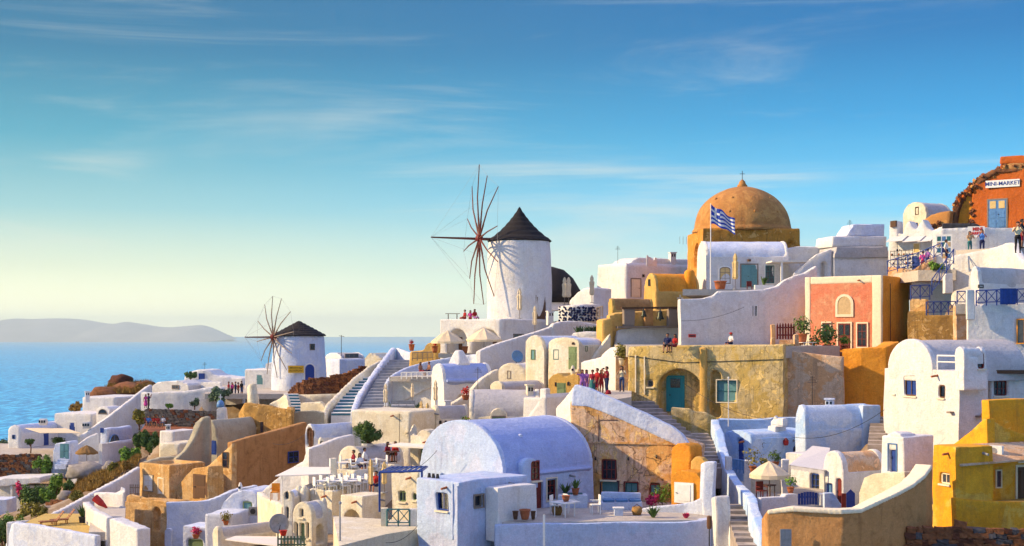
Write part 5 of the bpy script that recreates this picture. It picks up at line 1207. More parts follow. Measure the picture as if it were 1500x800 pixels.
# ------------------------------------------------------------------ small windmill and the things round it
def windmill(label, px, ybase, ytop, D, r0, r1, roof_apex_y, roof_mat, body='white', hub=None, blade=6.0, nbl=12, tilt=20, over=.25, conc=0.0, pole=4.0, faces=None, blade_mat='brownwood', lens=None):
    base = W(px, ybase, D); h = (ybase - ytop) / F * D
    T = thing('windmill', label, 'windmill', base)
    pr = [(r0 + (r1 - r0) * t + .12 * math.sin(math.pi * t), -2 + (h + 2) * t) for t in [i / 12 for i in range(13)]]
    cut = []
    o = soft(G().lathe(pr, 40).obj('tower', body, T), cut, D, .05, .17)
    ra = (ybase - roof_apex_y) / F * D; rp = []
    for i in range(15):
        t = i / 14; rp.append(((r1 + over) * (1 - t) ** (1 + conc * .6) * (1 - conc * .25 * math.sin(math.pi * t)) + .04, h + .02 + (ra - h) * t + (.035 if i % 2 else -.035)))
    G().lathe([(r1 + over - .05, h - .12)] + rp, 40).obj('roof', roof_mat, T)
    hc = W(hub[0], hub[1], hub[2]) - base
    ax = Vector((math.cos(R(faces)), math.sin(R(faces)), 0)) if faces is not None else Vector((-1, 0, 0))
    n = ax; e1 = Vector((0, 0, 1)); e2 = n.cross(e1)
    root = Vector((0, 0, hc.z)) + ax * (r1 - .4)
    G().tube([root, hc + ax * pole], [.16, .07], 8).obj('shaft', blade_mat, T)
    G().lathe([(.2, -.35), (.36, -.2), (.36, .2), (.2, .35)], 12).xf(Matrix.Translation(hc) @ ax.to_track_quat('Z', 'Y').to_matrix().to_4x4()).obj('hub', 'redpaint', T)
    tips = []
    for i in range(nbl):
        a = 2 * math.pi * i / nbl + .12; d = e1 * math.cos(a) + e2 * math.sin(a); l = blade * (lens[i % len(lens)] if lens else 1)
        mid = d * l * .55 + ax * .05; tip = d * l - ax * (.25 + .1 * math.sin(i * 2.1)) + e1 * .05
        G().tube([hc + d * .2, hc + mid, hc + tip], [.095, .07, .045], 5).obj('blade', blade_mat, T); tips.append(hc + tip)
        G().tube([hc + d * .2, hc + d * l * .28], [.1, .09], 5).obj('blade_root', 'redpaint', T)
    for i in range(nbl):
        G().tube([tips[i], tips[(i + 1) % nbl]], .011, 3).obj('stay_wire', 'metalgrey', T)
        if i % 2 == 0: G().tube([tips[i], hc + ax * pole], .009, 3).obj('stay_wire', 'metalgrey', T)
    return T, cut, h
def mill_opening(T, D, px0, px, y0, y1, x0, x1, ybase, rad, kind, mats, arch=0.0):
    """a window or door set on the round tower; px0 = tower centre column"""
    xm = ((x0 + x1) / 2 - px0) / F * D; ang = math.asin(max(-.95, min(.95, xm / rad))); w = (x1 - x0) / F * D / math.cos(ang); z0, z1 = (ybase - y1) / F * D, (ybase - y0) / F * D
    o = thing('tmp', 'tmp', 'tmp'); mtx = Matrix.Rotation(ang, 4, 'Z') @ Matrix.Translation((0, -rad - .02, 0))
    bpy.data.objects.remove(o)
    ol = arch_poly(-w / 2, w / 2, z0, z1 - arch * w / 2, arch * w / 2, 8) if arch else [(-w / 2, z0), (w / 2, z0), (w / 2, z1), (-w / 2, z1)]
    cu, cz = 0, (z0 + z1) / 2; ex = [(u * 1.25, cz + (z - cz) * 1.14) for u, z in ol]
    g = G().prism([Vector((u, .06, z)) for u, z in ex], Vector((0, .35, 0))).xf(mtx); fr = g.obj(kind, mats[0], T)
    G().prism([Vector((u, .02, z)) for u, z in ol], Vector((0, .3, 0))).xf(mtx).obj('pane' if kind == 'window' else 'leaf', mats[1], fr)
T, cut, h = windmill('small white windmill with dark cone roof and yellow sign', 438, 572, 491, 172, 3.45, 3.1, 470, 'thatch', hub=(400, 494, 169.5), blade=5.1, nbl=12, faces=216, pole=3.8, blade_mat='greywood', body='bluewhite')
mill_opening(T, 172, 438, 0, 504, 512, 460, 465, 572, 3.33, 'window', ('greywood', 'pane')); mill_opening(T, 172, 438, 0, 533, 557, 453, 465, 572, 3.5, 'door', ('whitepaint', 'bluepaint'), 1.0)
sg = thing('shop_sign', 'yellow board with dark lettering on the small windmill', 'sign', W(433.5, 541, 168.3), R(-2)); wd = 23 / F * 168.4
G().box((-wd / 2, 0, -.45), (wd / 2, .08, .45)).obj('board', 'signyellow', sg)
for z_, s_ in ((.17, 1.0), (-.2, 1.1)):
    x = -wd / 2 + .15
    while x < wd / 2 - .15:
        l = rng.uniform(.05, .12); G().tube([(x, -.012, z_ + rng.uniform(-.08, .02)), (x + l * .5, -.012, z_ + rng.uniform(.02, .12)), (x + l, -.012, z_ + rng.uniform(-.1, .04))], .018, 4).obj('lettering', 'c_black', sg); x += l + .03
stone_wall('curved rusty stone wall at the foot of the small windmill', [(424, 158, 573, 580), (436, 157, 562, 580), (455, 156.5, 555, 580), (480, 156.5, 552, 579), (505, 157.5, 547, 576), (520, 158.5, 540, 570), (534, 159.5, 536, 560)], size=.4, mats=('stonebrown', 'lava'), core='peach', k=2)
wall('cream wall under the rusty stone wall', 'cream', [(410, 156, 585, 640), (425, 156, 578, 640), (460, 155.5, 578, 640), (496, 155.5, 577, 640)], t=.8)
stairs('small flight of blue-green steps beside the rusty stone wall', W(433, 603, 150), W(426, 577, 156), 1.6, 6, 'white', 'stairblue', Vector((1, 0, 0)))
wall('cream curving parapet beside the small blue-green steps', 'cream', [(395, 150, 592, 640), (408, 150, 584, 640), (418, 149, 578, 640), (422, 148, 598, 640)], t=.4, k=2)
wall('cream low wall with a small gate below the rusty stones', 'cream', [(440, 146, 590, 650), (470, 145, 588, 650), (478, 144.5, 600, 650)], t=.5)
b = Block(400, 590, 176, 20, name='house', label='white cube house with pale teal door left of the small windmill')
b.box('white', xl=358, xr=430, yt=541, down=2); b.door('L', 375, 548, 385, 563, 'tealpale', 1, trim='whitepaint')
b.prism('white', 'L', [(388, 560), (388, 533), (398, 530), (400, 560)], 2, 'tall_corner', carve=False, off=.2)
b = Block(500, 560, 182, 55, name='house', label='white vaulted house far behind the rusty stone wall')
b.vault('white', 'greyvault', 'R', xl=474, xr=536, ye=526, rise=.9, down=3)
b.window('R', 505, 518, 525, 524, 'greywood', 'panegrey', 3, 1, off=-.1)
b2 = Block(497, 560, 178, 60, T=b.T); b2.box('bluewhite', xl=478, xr=536, yt=526); b2.box('white', xl=474, xr=500, yt=532, name='front_wall') if False else None
T = thing('antenna', 'thin antenna mast on the far vaulted roof', 'antenna', W(500, 522, 180)); G().tube([(0, 0, 0), (0, 0, 2.8)], .04).obj('mast', 'metaldark', T); G().tube([(-.3, 0, 2.7), (.4, 0, 2.6)], .03).obj('crossbar', 'metaldark', T)
deck('floorpale', [(300, 160), (480, 160), (480, 185), (300, 190)], 572, 170, thick=.6)

# ------------------------------------------------------------------ big windmill
T, cut, h = windmill('big white windmill with dark thatched cone and long bare sails', 761, 472, 353, 141, 3.28, 3.17, 303, 'thatch', hub=(702, 349, 138.5), blade=7.6, nbl=12, faces=196, pole=5.0, conc=.4, over=.12, blade_mat='sparwood', lens=[1, .93, .8, 1.0, .86, .95, .9])
mill_opening(T, 141, 761, 0, 356, 365, 735, 741, 472, 3.05, 'window', ('creamtrim', 'pane')); mill_opening(T, 141, 761, 0, 376, 385, 743, 749, 472, 3.05, 'window', ('creamtrim', 'pane'))
mill_opening(T, 141, 761, 0, 440, 460, 755, 760, 472, 3.28, 'window', ('greywood', 'panegrey')); mill_opening(T, 141, 761, 0, 436, 468, 786, 798, 472, 3.3, 'door', ('greywood', 'brownwood'))
T = thing('windmill', 'dark thatched mill roof peeping out behind the big windmill', 'windmill', W(808, 455, 165)); G().lathe([(3.6, 0), (3.6, 1.0)], 30).obj('tower', 'white', T)
G().lathe([(3.9, .9), (3.5, 2.4), (2.6, 3.9), (1.5, 4.9), (.1, 5.3)], 32).obj('roof', 'thatch', T, True)
b = Block(870, 470, 150, 40, name='house', label='white sloping wall below closed umbrellas by the pebbled parapet')
b.prism('white', 'L', [(833, 480), (834, 440), (845, 428), (856, 421), (870, 421), (870, 480)], 3)
# pebbled parapet
wall('white round parapet set with black pebbles beside the windmill', 'white', [(818, 133, 449, 474), (830, 131.5, 447, 474), (850, 131, 446, 474), (868, 131.5, 446, 474), (880, 133, 446, 474)], t=.5, k=2, name='pebble_parapet')
T = bpy.data.objects['pebble_parapet']
pr = random.Random(4)
for i in range(84):
    px = 821 + (i % 14) * 4.1 + pr.uniform(-1.3, 1.3); D = float(np.interp(px, [818, 824, 830, 840, 850, 860, 868, 874, 880], [133, 132.1, 131.5, 131.1, 131, 131.1, 131.5, 132.1, 133])); p = W(px, 451 + (i // 14) * 3.6 + pr.uniform(-1, 1), D - .1) - T.location; o = lump_stone(T, p, (pr.uniform(.15, .32), .12, pr.uniform(.12, .26)), 'c_navy', pr)
railing('small pale wooden fence beside the pebbled parapet', W(874, 466, 130), W(883, 464, 129), 1.0, 2, 'greywood', 'v')
# ------------------------------------------------------------------ ochre house on the left
b = Block(248, 740, 112, 52, name='house', label='ochre house with white shuttered windows and a sloping stair wall')
b.box('ochre', xl=203, xr=300, yt=681, down=2, parapet=.3)
b.window('L', 211, 696, 224, 719, 'creamtrim', 'whitepaint', 2, 3, trim='greywood', tw=.05); b.window('L', 232, 700, 240, 723, 'creamtrim', 'whitepaint', 1, 1, trim='creamtrim', tw=.05)
b2 = Block(306, 742, 110, 50, T=b.T)
b2.prism('ochre', 'L', [(252, 750), (252, 722), (262, 709), (282, 686), (306, 683), (306, 750)], 1.6, 'stair_wall')
b2.cut = None; b2.door('L', 283, 695, 304, 731, 'brownwood', 2)
b3 = Block(340, 735, 114, 45, T=b.T)
b3.prism('ochre', 'L', [(303, 750), (303, 683), (322, 666), (340, 648), (340, 750)], .6, 'wall'); b3.cut = None
b3.window('L', 326, 662, 334, 685, 'brownwood', 'pane', 1, 2); b3.window('L', 312, 712, 319, 724, 'brownwood', 'pane', 1, 1)
b3.prism('brownwall', 'R', [(340, 750), (340, 648), (395, 633), (450, 618), (450, 740)], .6, 'side_wall', off=.05, carve=False)
zz = b3.z('L', 303, 683) - .3; u1 = b3.u('L', 303); G().prism([b3.P('L', .4, zz, .4), b3.P('L', u1, zz, .4), b3.P('L', u1, zz, 11), b3.P('L', .4, zz, 11)], Vector((0, 0, -3))).obj('roof', 'ochre', b.T)
b3.window('R', 422, 661, 437, 678, 'bluepaint', 'pane', 2, 2); b3._anch(5, 12)
# olive vault behind it
b = Block(318, 690, 126, 35, name='house', label='olive-grey vaulted house with blue door behind the ochre house')
b.vault('olive', 'olive', 'R', xl=297, xr=392, ye=642, rise=1.7, down=2); b.door('L', 308, 643, 317, 666, 'bluepaint', 1)
for x, y in ((338, 623), (354, 622), (329, 637)): G().lathe([(.14, -.1), (.14, .1)], 8).obj('vent', 'metaldark', b.T).location = b.P('R', b.u('R', x, .8), b.z('R', x, y, .8), .8)
wall('olive-grey curved wall rising to a stubby chimney', 'olive', [(258, 117, 672, 730), (272, 117.5, 660, 725), (283, 118, 645, 720), (291, 118.5, 628, 715), (297, 119, 612, 710), (306, 119, 611, 710), (308, 119, 628, 710)], t=.7, k=2)
wall('grey low curved roof edge over the shuttered windows', 'olive', [(214, 117, 677, 720), (235, 118, 670, 720), (260, 118.5, 668, 720)], t=.6, k=2)
wall('stained golden ochre wall with a narrow slit window', 'ochre_stain', [(350, 134, 604, 690), (357, 132.5, 590, 690), (392, 131.5, 594, 690), (429, 130.5, 600, 690), (432, 134, 596, 680)], t=.8)
b = Block(440, 690, 131, 3, name='window', label='narrow dark slit window in the stained golden wall', cat='window', anchor=False); b.cut = None; b.window('L', 381, 618, 386, 634, 'brownwood', 'pane', 1, 1)
wall('pale grey-green wall right of the stained golden wall', 'olive', [(430, 133, 603, 660), (455, 133, 601, 660), (475, 133, 604, 660)], t=.6)
wall('cream pillar block beside the stained golden wall', 'cream', [(362, 140, 566, 620), (366, 139.5, 562, 620), (377, 139.5, 562, 620), (381, 140, 590, 620)], t=.8, name='pillar', cat='pillar')
b = Block(255, 640, 145, 40, name='house', label='low white house with blue-shaded flat roof below the dark stone wall')
b.box('white', xl=232, xr=290, yt=632, down=2); b2 = Block(262, 660, 138, 35, T=b.T); b2.box('cream', xl=232, xr=300, yt=650, down=2)
wall('small white bell gable with a blue dome on top', 'white', [(318, 146, 600, 640), (322, 146, 596, 640), (330, 146, 596, 640), (333, 146, 620, 640)], t=.8, name='bell_gable', cat='bell gable')
T = thing('small_dome', 'tiny blue dome with white cross on the bell gable', 'dome', W(323, 594, 146.4)); G().lathe([(.42, -.2), (.42, .1), (.36, .35), (.2, .52), (.03, .58)], 14).obj('dome', 'bluepale', T, True); G().box((-.04, -.04, .5), (.04, .04, 1.2)).box((-.2, -.035, .85), (.2, .035, .95)).obj('cross', 'whitepaint', T)
b = Block(352, 640, 150, 35, name='house', label='white low roof with little canopy beside the bell gable')
b.box('white', xl=326, xr=392, yt=618, down=2)
# ------------------------------------------------------------------ dark stone wall, long white building
stone_wall('long dark stone retaining wall with people sitting below', [(214, 160, 598, 626), (240, 159, 600, 627), (280, 158, 602, 628), (320, 157, 601, 630)], size=.5, mats=('stonedark', 'stonedark', 'lava'), core='mortar')
deck('terrace_red', [(205, 150), (330, 150), (320, 158), (212, 161)], 627, 156, thick=.6)
wall('long white garden wall above the dark stones', 'white', [(206, 166, 574, 620), (222, 165.5, 575, 620), (270, 165, 573, 620), (300, 165, 568, 620), (330, 165, 566, 620)], t=.5)
b = Block(276, 600, 176, 38, name='house', label='white wedge-roofed house above the long white garden wall')
b.prism('white', 'L', [(214, 600), (218, 570), (228, 560), (262, 557), (276, 563), (276, 600)], 6); b.cut = None; b.window('L', 252, 564, 262, 570, 'greywood', 'panegrey', 2, 1)
b = Block(356, 590, 188, 20, name='house', label='white wavy-roofed house with dark blue door near the cliff')
b.prism('white', 'L', [(268, 600), (270, 552), (280, 544), (292, 541), (305, 542), (315, 549), (330, 552), (356, 554), (356, 600)], 5); b.cut = None; b.door('L', 291, 547, 300, 564, 'bluepaint', 1)
wall('low white parapet before the wavy-roofed house', 'white', [(294, 178, 560, 590), (325, 177, 559, 590)], t=.5)
# rocks and mound at the cliff
ANCH += [(W(160, 585, 205).x, 205, W(160, 570, 205).z), (W(200, 580, 205).x, 205, W(200, 562, 205).z), (W(140, 585, 200).x, 200, W(140, 578, 200).z), (W(225, 580, 205).x, 205, W(225, 560, 205).z)]
def boulder(label, px, py, D, sx, sz, mat, seed, cat='rock'):
    bm = bmesh.new(); bmesh.ops.create_icosphere(bm, subdivisions=3, radius=1.0)
    for v in bm.verts:
        n = v.co.copy(); f = 1 + .16 * math.sin(n.x * 3.1 + seed) * math.cos(n.y * 2.7 + seed * 2) + .09 * math.sin(n.z * 6 + n.x * 5 + seed); v.co = Vector((n.x * sx * f, n.y * sx * .8 * f, max(n.z, -.5) * sz * f))
    me = bpy.data.meshes.new('rock'); bm.to_mesh(me); bm.free(); me.materials.append(M(mat)); me.polygons.foreach_set('use_smooth', [True] * len(me.polygons))
    o = bpy.data.objects.new('rock', me); COL.objects.link(o); o.location = W(px, py, D); tag(o, label, cat); return o
boulder('dark rounded rock on the headland above the sea', 177, 558, 206, 1.7, 1.0, 'lava', 1)
boulder('broad brown rocky mound beside the dark headland rock', 195, 577, 203, 4.2, 1.6, 'stonebrown', 3); boulder('low rocky outcrop left of the headland rock', 158, 580, 201, 3.4, 1.3, 'stonebrown', 5); boulder('grassy crest of the headland right of the dark rock', 213, 566, 204, 1.5, .9, 'stonebrown', 8)
# ramp and houses beyond it
wall('white diagonal ramp parapet climbing to the headland', 'white', [(118, 161, 640, 690), (150, 163, 618, 670), (180, 166, 596, 650), (205, 169, 576, 630), (224, 171, 562, 620)], t=.6)
b = Block(170, 640, 182, 30, name='house', label='white terraced house with arched vault under the headland')
b.box('white', xl=120, xr=215, yt=582, down=3); b2 = Block(135, 640, 176, 35, T=b.T); b2.box('white', xl=80, xr=185, yt=606, down=3)
b2.cut = None; b2.door('L', 102, 618, 110, 632, 'bluepaint', 1, trim='whitepaint'); b2.niche('L', 60, 640, 61, 641) if False else None
b3 = Block(160, 612, 174, 40, T=b.T, anchor=False); b3.vault('white', 'white', 'R', xl=140, xr=182, ye=602, rise=.6, down=1); b3.window('L', 144, 599, 157, 606, 'greywood', 'pane', 1, 1, arch=1.0)
b = Block(31, 668, 170, 35, name='house', label='white gabled house with long vault and shade canopy by the sea')
b.vault('white', 'bluewhite', 'R', xl=11, xr=118, ye=632, rise=.8, down=3); b.cut = None
b.window('L', 18, 637, 22, 643, 'bluepaint', 'pane', 1, 1); b.door('R', 64, 635, 71, 656, 'bluepaint', 1); b.door('R', 99, 635, 110, 654, 'bluepaint', 1, leaves=2)
T = thing('awning', 'flat beige shade canopy over the seaside house terrace', 'awning', W(75, 640, 166)); awning(T, W(60, 634, 161), W(118, 634, 160), W(95, 627, 168), W(37, 627, 169), 'canvas')
deck('floorpale', [(0, 160), (130, 158), (130, 175), (0, 178)], 664, 163, thick=.6)
for i, (x, y) in enumerate(((63, 617), (127, 622))):
    T = thing('chimney', ['triple-holed white chimney on the seaside vault', 'white chimney with little holes beside the ramp'][i], 'chimney', W(x, y + 6, 168 - i * 6)); soft(G().box((-.55, -.3, 0), (.55, .3, .8)).obj('stack', 'white', T), [], 160)
    for k in range(3): G().box((-.42 + k * .3, -.36, .32), (-.22 + k * .3, -.3, .62)).obj('hole', 'pane', T)
stone_wall('brown stone garden wall by the seaside house', [(-10, 158, 668, 700), (28, 157.5, 667, 700), (56, 157, 667, 700)], size=.5, mats=('lava', 'stonedark', 'stonebrown'), core='mortar')
b = Block(60, 740, 148, 30, name='house', label='white shaded porch with flat roof below the brown stone wall')
b.box('white', xl=-20, xr=78, yt=712, down=3)
b.prism('white', 'L', [(-20, 714), (-20, 702), (60, 699), (60, 708)], 5, 'roof_slab', off=-1.5)
b.prism('white', 'L', [(15, 745), (15, 705), (18, 705), (18, 745)], .3, 'column', off=-1.3, soft_=False)
b = Block(10, 790, 141, 20, name='house', label='blue-white low wall block at the left picture edge')
b.box('bluewhite', xl=-30, xr=25, yt=732, down=3)
# teal gate house and straw umbrella terrace
b = Block(104, 690, 152, 25, name='house', label='white gate house with a pale teal gate')
b.prism('bluewhite', 'L', [(75, 700), (76, 668), (80, 650), (104, 646), (104, 700)], 2.0); b.cut = None; b.door('L', 88, 650, 101, 672, 'tealpale', 2, leaves=2)
for i in range(3): G().prism([b.P('L', b.u('L', 86), b.z('L', 94, 673 + i * 3), -.3 - i * .35), b.P('L', b.u('L', 102), b.z('L', 94, 673 + i * 3), -.3 - i * .35), b.P('L', b.u('L', 102), b.z('L', 94, 686), -.3 - i * .35), b.P('L', b.u('L', 86), b.z('L', 94, 686), -.3 - i * .35)], b.dv('L', .4)).obj('step', 'bluewhite', b.T)
b = Block(150, 690, 150, 30, name='house', label='white house with arched blue window and blue corner chimney')
b.box('white', xl=144, xr=196, yt=650, down=2); b2 = Block(157, 680, 154, 30, T=b.T); b2.box('bluewhite', xl=146, xr=195, yt=628, down=2); b2.cut = None; b2.window('R', 160, 636, 175, 648, 'bluepale', 'panegrey', 2, 1, arch=1.0, off=-.3) ; b2.window('L', 147, 627, 152, 634, 'bluepaint', 'bluepaint', 1, 1)
wall('white sloping garden wall above the straw umbrella', 'white', [(100, 155, 660, 690), (116, 155.5, 650, 690), (130, 156, 640, 690), (146, 157, 634, 690)], t=.5)
deck('floorpale', [(100, 146), (200, 146), (200, 156), (100, 157)], 684, 149, thick=.8)
wall('pink-white parapet of the straw umbrella terrace', 'white', [(98, 146, 685, 710), (120, 145.5, 682, 710), (150, 145, 683, 710), (165, 145.5, 690, 710)], t=.4)
# sun terrace bottom left
wall('white front wall of the yellow sun terrace', 'bluewhite', [(8, 97, 800, 850), (16, 96, 768, 850), (19, 95.6, 765, 850), (60, 94, 771, 850), (100, 92.6, 778, 850), (140, 91, 785, 850)], t=.5, k=1)
wall('long white diagonal parapet rising behind the loungers', 'white', [(19, 96.5, 764, 830), (62, 103, 761, 820), (100, 106, 743, 810), (140, 109, 721, 800), (180, 112, 700, 790), (206, 114, 684, 780)], t=.5)
deck('flooryellow', [(19, 96.6), (140, 91.5), (150, 96), (138, 104), (66, 104)], 774, 96, thick=.6)
wall('white planter wall with arched niche beside the loungers', 'white', [(131, 100, 735, 800), (148, 96, 748, 800), (166, 92, 757, 810)], t=.5, flip=True)
wall('thick rough white wall block at the bottom of the sun terrace', 'white', [(161, 91, 759, 840), (184, 89.5, 768, 840), (201, 88.5, 775, 840)], t=1.0, flip=False)
wall('white shaded courtyard wall beneath the red umbrella', 'white', [(138, 107, 722, 790), (160, 106, 722, 790), (181, 105, 722, 790), (183, 106, 712, 790)], t=.5)
deck('floorpale', [(130, 92), (182, 92), (184, 106), (136, 106)], 762, 98, thick=.6)
T = thing('picket_gate', 'little pale picket gate beside the ochre wall', 'gate', W(190, 728, 109))
for i in range(6): G().box((i * .14, 0, 0), (i * .14 + .07, .04, 1.0)).obj('picket', 'greywood', T)
G().box((0, .04, .2), (.8, .07, .28)).obj('rail', 'greywood', T); G().box((0, .04, .7), (.8, .07, .78)).obj('rail', 'greywood', T)
# ------------------------------------------------------------------ umbrellas, furniture
def umbrella_closed(label, px, yb, yt, D, mat='canvas', group=None):
    p = W(px, yb, D); h = (yb - yt) / F * D; T = thing('closed_umbrella', label, 'umbrella', p, rng.uniform(0, 3), group)
    G().tube([(0, 0, 0), (0, 0, h)], .03, 6).obj('pole', 'greywood', T)
    g = G(); n = 12; pr = [(.13, .28), (.21, .34), (.17, .5), (.19, .62), (.22, .74), (.13, .80), (.16, .86), (.11, .94), (.03, 1.0)]
    v = []; f = []; s = h / 2.4
    for r, z in pr:
        for k in range(n): rr_ = r * s * (1.18 if k % 2 else .82) * .9; v.append((math.cos(2 * math.pi * k / n) * rr_, math.sin(2 * math.pi * k / n) * rr_, z * h))
    for i in range(len(pr) - 1):
        for k in range(n): a, b_ = i * n + k, i * n + (k + 1) % n; f.append((a, b_, b_ + n, a + n))
    f.append(tuple(range(n - 1, -1, -1))); g.add(v, f).obj('canopy', mat, T); G().lathe([(.22, 0), (.2, .06)], 12).obj('base', 'metalgrey', T); return T
def umbrella_open(label, px, yb, yt, wpx, D, mat='canvas', n=8, rise=.40, straw=False):
    p = W(px, yb, D); h = (yb - yt) / F * D; r = wpx / 2 / F * D; T = thing('open_umbrella', label, 'umbrella', p, .2)
    G().tube([(0, 0, 0), (0, 0, h)], .035, 6).obj('pole', 'greywood', T); e = h - r * rise * 2 * .8
    g = G(); v = [(0, 0, h)]; f = []
    m = n * 2 if not straw else 28
    for j, (q, dz) in enumerate(((.5, .42), (1.0, 1.0))):
        for k in range(m):
            sag = .0 if (k % 2 == 0 or straw) else .07
            rr_ = r * q * (1 - sag * .6); v.append((math.cos(2 * math.pi * k / m) * rr_, math.sin(2 * math.pi * k / m) * rr_, h - (h - e) * dz - sag * r * (.6 if q < 1 else .2) + (rng.uniform(-.06, .06) if straw else 0)))
    for k in range(m): f.append((0, 1 + k, 1 + (k + 1) % m)); f.append((1 + k, 1 + m + k, 1 + m + (k + 1) % m, 1 + (k + 1) % m))
    g.add(v, f).obj('canopy', mat, T)
    vg = G()
    for k in range(m):
        a, b_ = Vector(v[1 + m + k]), Vector(v[1 + m + (k + 1) % m]); dz = Vector((0, 0, -.2)); vg.add([a, b_, b_ + dz, a + dz], [(0, 1, 2, 3)])
    vg.obj('valance', mat, T)
    if not straw:
        for k in range(0, m, 2): G().tube([(0, 0, h - .05), Vector(v[1 + m + k]) + Vector((0, 0, -.04))], .015, 3).obj('rib', 'greywood', T)
    G().lathe([(.25, 0), (.22, .08)], 12).obj('base', 'metalgrey', T); return T
GU = 'closed umbrellas on the terraces'
for lab, px, yb, yt, D, m in (('closed peach umbrella before the big windmill wall', 761, 467, 422, 136, 'canvas'), ('closed pale umbrella on the step below the windmill terrace', 783.5, 487, 448, 130, 'canvas'), ('closed umbrella behind the pebbled parapet, left of a pair', 827, 447, 406, 138, 'canvas'), ('closed umbrella behind the pebbled parapet, right of a pair', 833, 447, 406, 140, 'canvas'),
                              ('closed umbrella standing against the white skyline house', 867, 444, 403, 140, 'canvas'), ('closed yellow umbrella in front of the teal double door', 1077, 424, 371, 119, 'canvasyellow'), ('closed umbrella at the corner of the lounge terrace by the wide stairs', 565, 601, 562, 115, 'canvas'), ('closed umbrella in front of the lounge shuttered house', 604, 590, 561, 118, 'canvas'),
                              ('closed umbrella beside the blue-shaded rounded roof', 638, 598, 557, 112, 'canvas'), ('tall furled straw-coloured umbrella of the lounge pair, with knot', 617, 625, 587, 107, 'canvasyellow'), ('second furled umbrella of the lounge pair', 626, 627, 590, 106.5, 'canvasyellow'), ('closed umbrella between the dining guests and pergola', 543, 724, 672, 80, 'canvasyellow'), ('closed umbrella close to the pergola corner', 563, 722, 676, 79, 'canvasyellow')):
    umbrella_closed(lab, px, yb, yt, D, m, GU)
umbrella_open('open cream umbrella at the left arch below the windmill', 656, 518, 484, 50, 130.5); umbrella_open('open cream umbrella before the right arch below the windmill', 709, 518, 480, 54, 130.5)
umbrella_open('open cream scalloped umbrella in the blue-door courtyard', 1127, 730, 675, 60, 71.5, 'canvas'); umbrella_open('open straw parasol on the small seaside terrace', 127, 684, 652, 32, 150, 'straw', straw=True)
# red folded parasol lying on the courtyard wall
T = thing('folded_umbrella', 'folded dark red parasol lying over the white courtyard wall', 'umbrella', W(141, 735, 105)); G().tube([(-.1, 0, .3), (.35, -.1, -.05), (.9, -.2, -.45)], [.32, .28, .06], 8).obj('canopy', 'redbright', T); G().tube([(-.5, .1, .5), (-.1, 0, .3)], .03).obj('pole', 'metalgrey', T)
# furniture templates
def chair_parts(T, mat, s=1.0):
    G().box((-.22 * s, -.22 * s, .42 * s), (.22 * s, .22 * s, .46 * s)).obj('seat', mat, T); G().box((-.22 * s, .2 * s, .46 * s), (.22 * s, .24 * s, .9 * s)).obj('backrest', mat, T)
    for x in (-1, 1):
        for y in (-1, 1): G().box((x * .2 * s - .02, y * .2 * s - .02, 0), (x * .2 * s + .02, y * .2 * s + .02, .42 * s)).obj('leg', mat, T)
        G().box((x * .22 * s - .02, -.2 * s, .62 * s), (x * .22 * s + .02, .2 * s, .65 * s)).obj('armrest', mat, T)
def table_parts(T, top, leg, r=.4, h=.74, sq=False):
    if sq: G().box((-r, -r * .8, h - .04), (r, r * .8, h)).obj('table_top', top, T)
    else: G().lathe([(r, h - .04), (r, h)], 16).obj('table_top', top, T)
    for x in (-1, 1):
        for y in (-1, 1): G().box((x * r * .62 - .02, y * r * .55 - .02, 0), (x * r * .62 + .02, y * r * .55 + .02, h - .04)).obj('leg', leg, T)
CH = {}
def chair(px, py, D, rot, label, mat='whitepaint', group=None, z=None):
    p = W(px, py, D)
    if z is not None: p.z = z
    if mat not in CH:
        T = thing('chair', label, 'chair', p, rot, group); chair_parts(T, mat, 1.1); CH[mat] = T; return T
    c = copy_tree(CH[mat], None, p, rot, label)
    if group: c['group'] = group
    return c
TB = {}
def table(px, py, D, label, top='whitepaint', leg='whitepaint', group=None, sq=False, r=.42, z=None):
    p = W(px, py, D); k = (top, sq, r)
    if z is not None: p.z = z
    if k not in TB:
        T = thing('table', label, 'table', p, rng.uniform(0, 1), group); table_parts(T, top, leg, r, .76, sq); TB[k] = T; return T
    return copy_tree(TB[k], None, p, rng.uniform(0, 1), label)
# tables on the lower dining terrace (alike, only their place differs)
zt = W(487, 719, 79.5).z - .25
for i in range(9):
    D = 80.4 + (i % 3) * 1.1; px = 474 + i * 6.6 + (i % 3) * 3
    t = table(px, 0, D, 'small white dining table set on the lower cream terrace', group='tables on the lower dining terrace', z=zt)
    for a in (0.6, 3.6): c = chair(px + 5.5 * math.cos(a) * 1.6, 0, D + .55 * math.sin(a), a - 1.57, 'white chair at the tables of the lower cream terrace', 'whitepaint', 'chairs on the lower dining terrace', z=zt)
zt = W(521, 689, 82.5).z - .4
for i in range(4):
    D = 84.0 + (i % 2) * 2; px = 503 + i * 15
    t = table(px, 0, D, 'white dining table on the upper cream terrace', 'canvaswhite', 'whitepaint', 'tables on the upper dining terrace', True, .45, z=zt)
    for a in (0.3, 3.4): chair(px + 14 * math.cos(a), 0, D + .5 * math.sin(a), a - 1.57, 'white chair at the tables of the upper cream terrace', 'whitepaint', 'chairs on the upper dining terrace', z=zt)
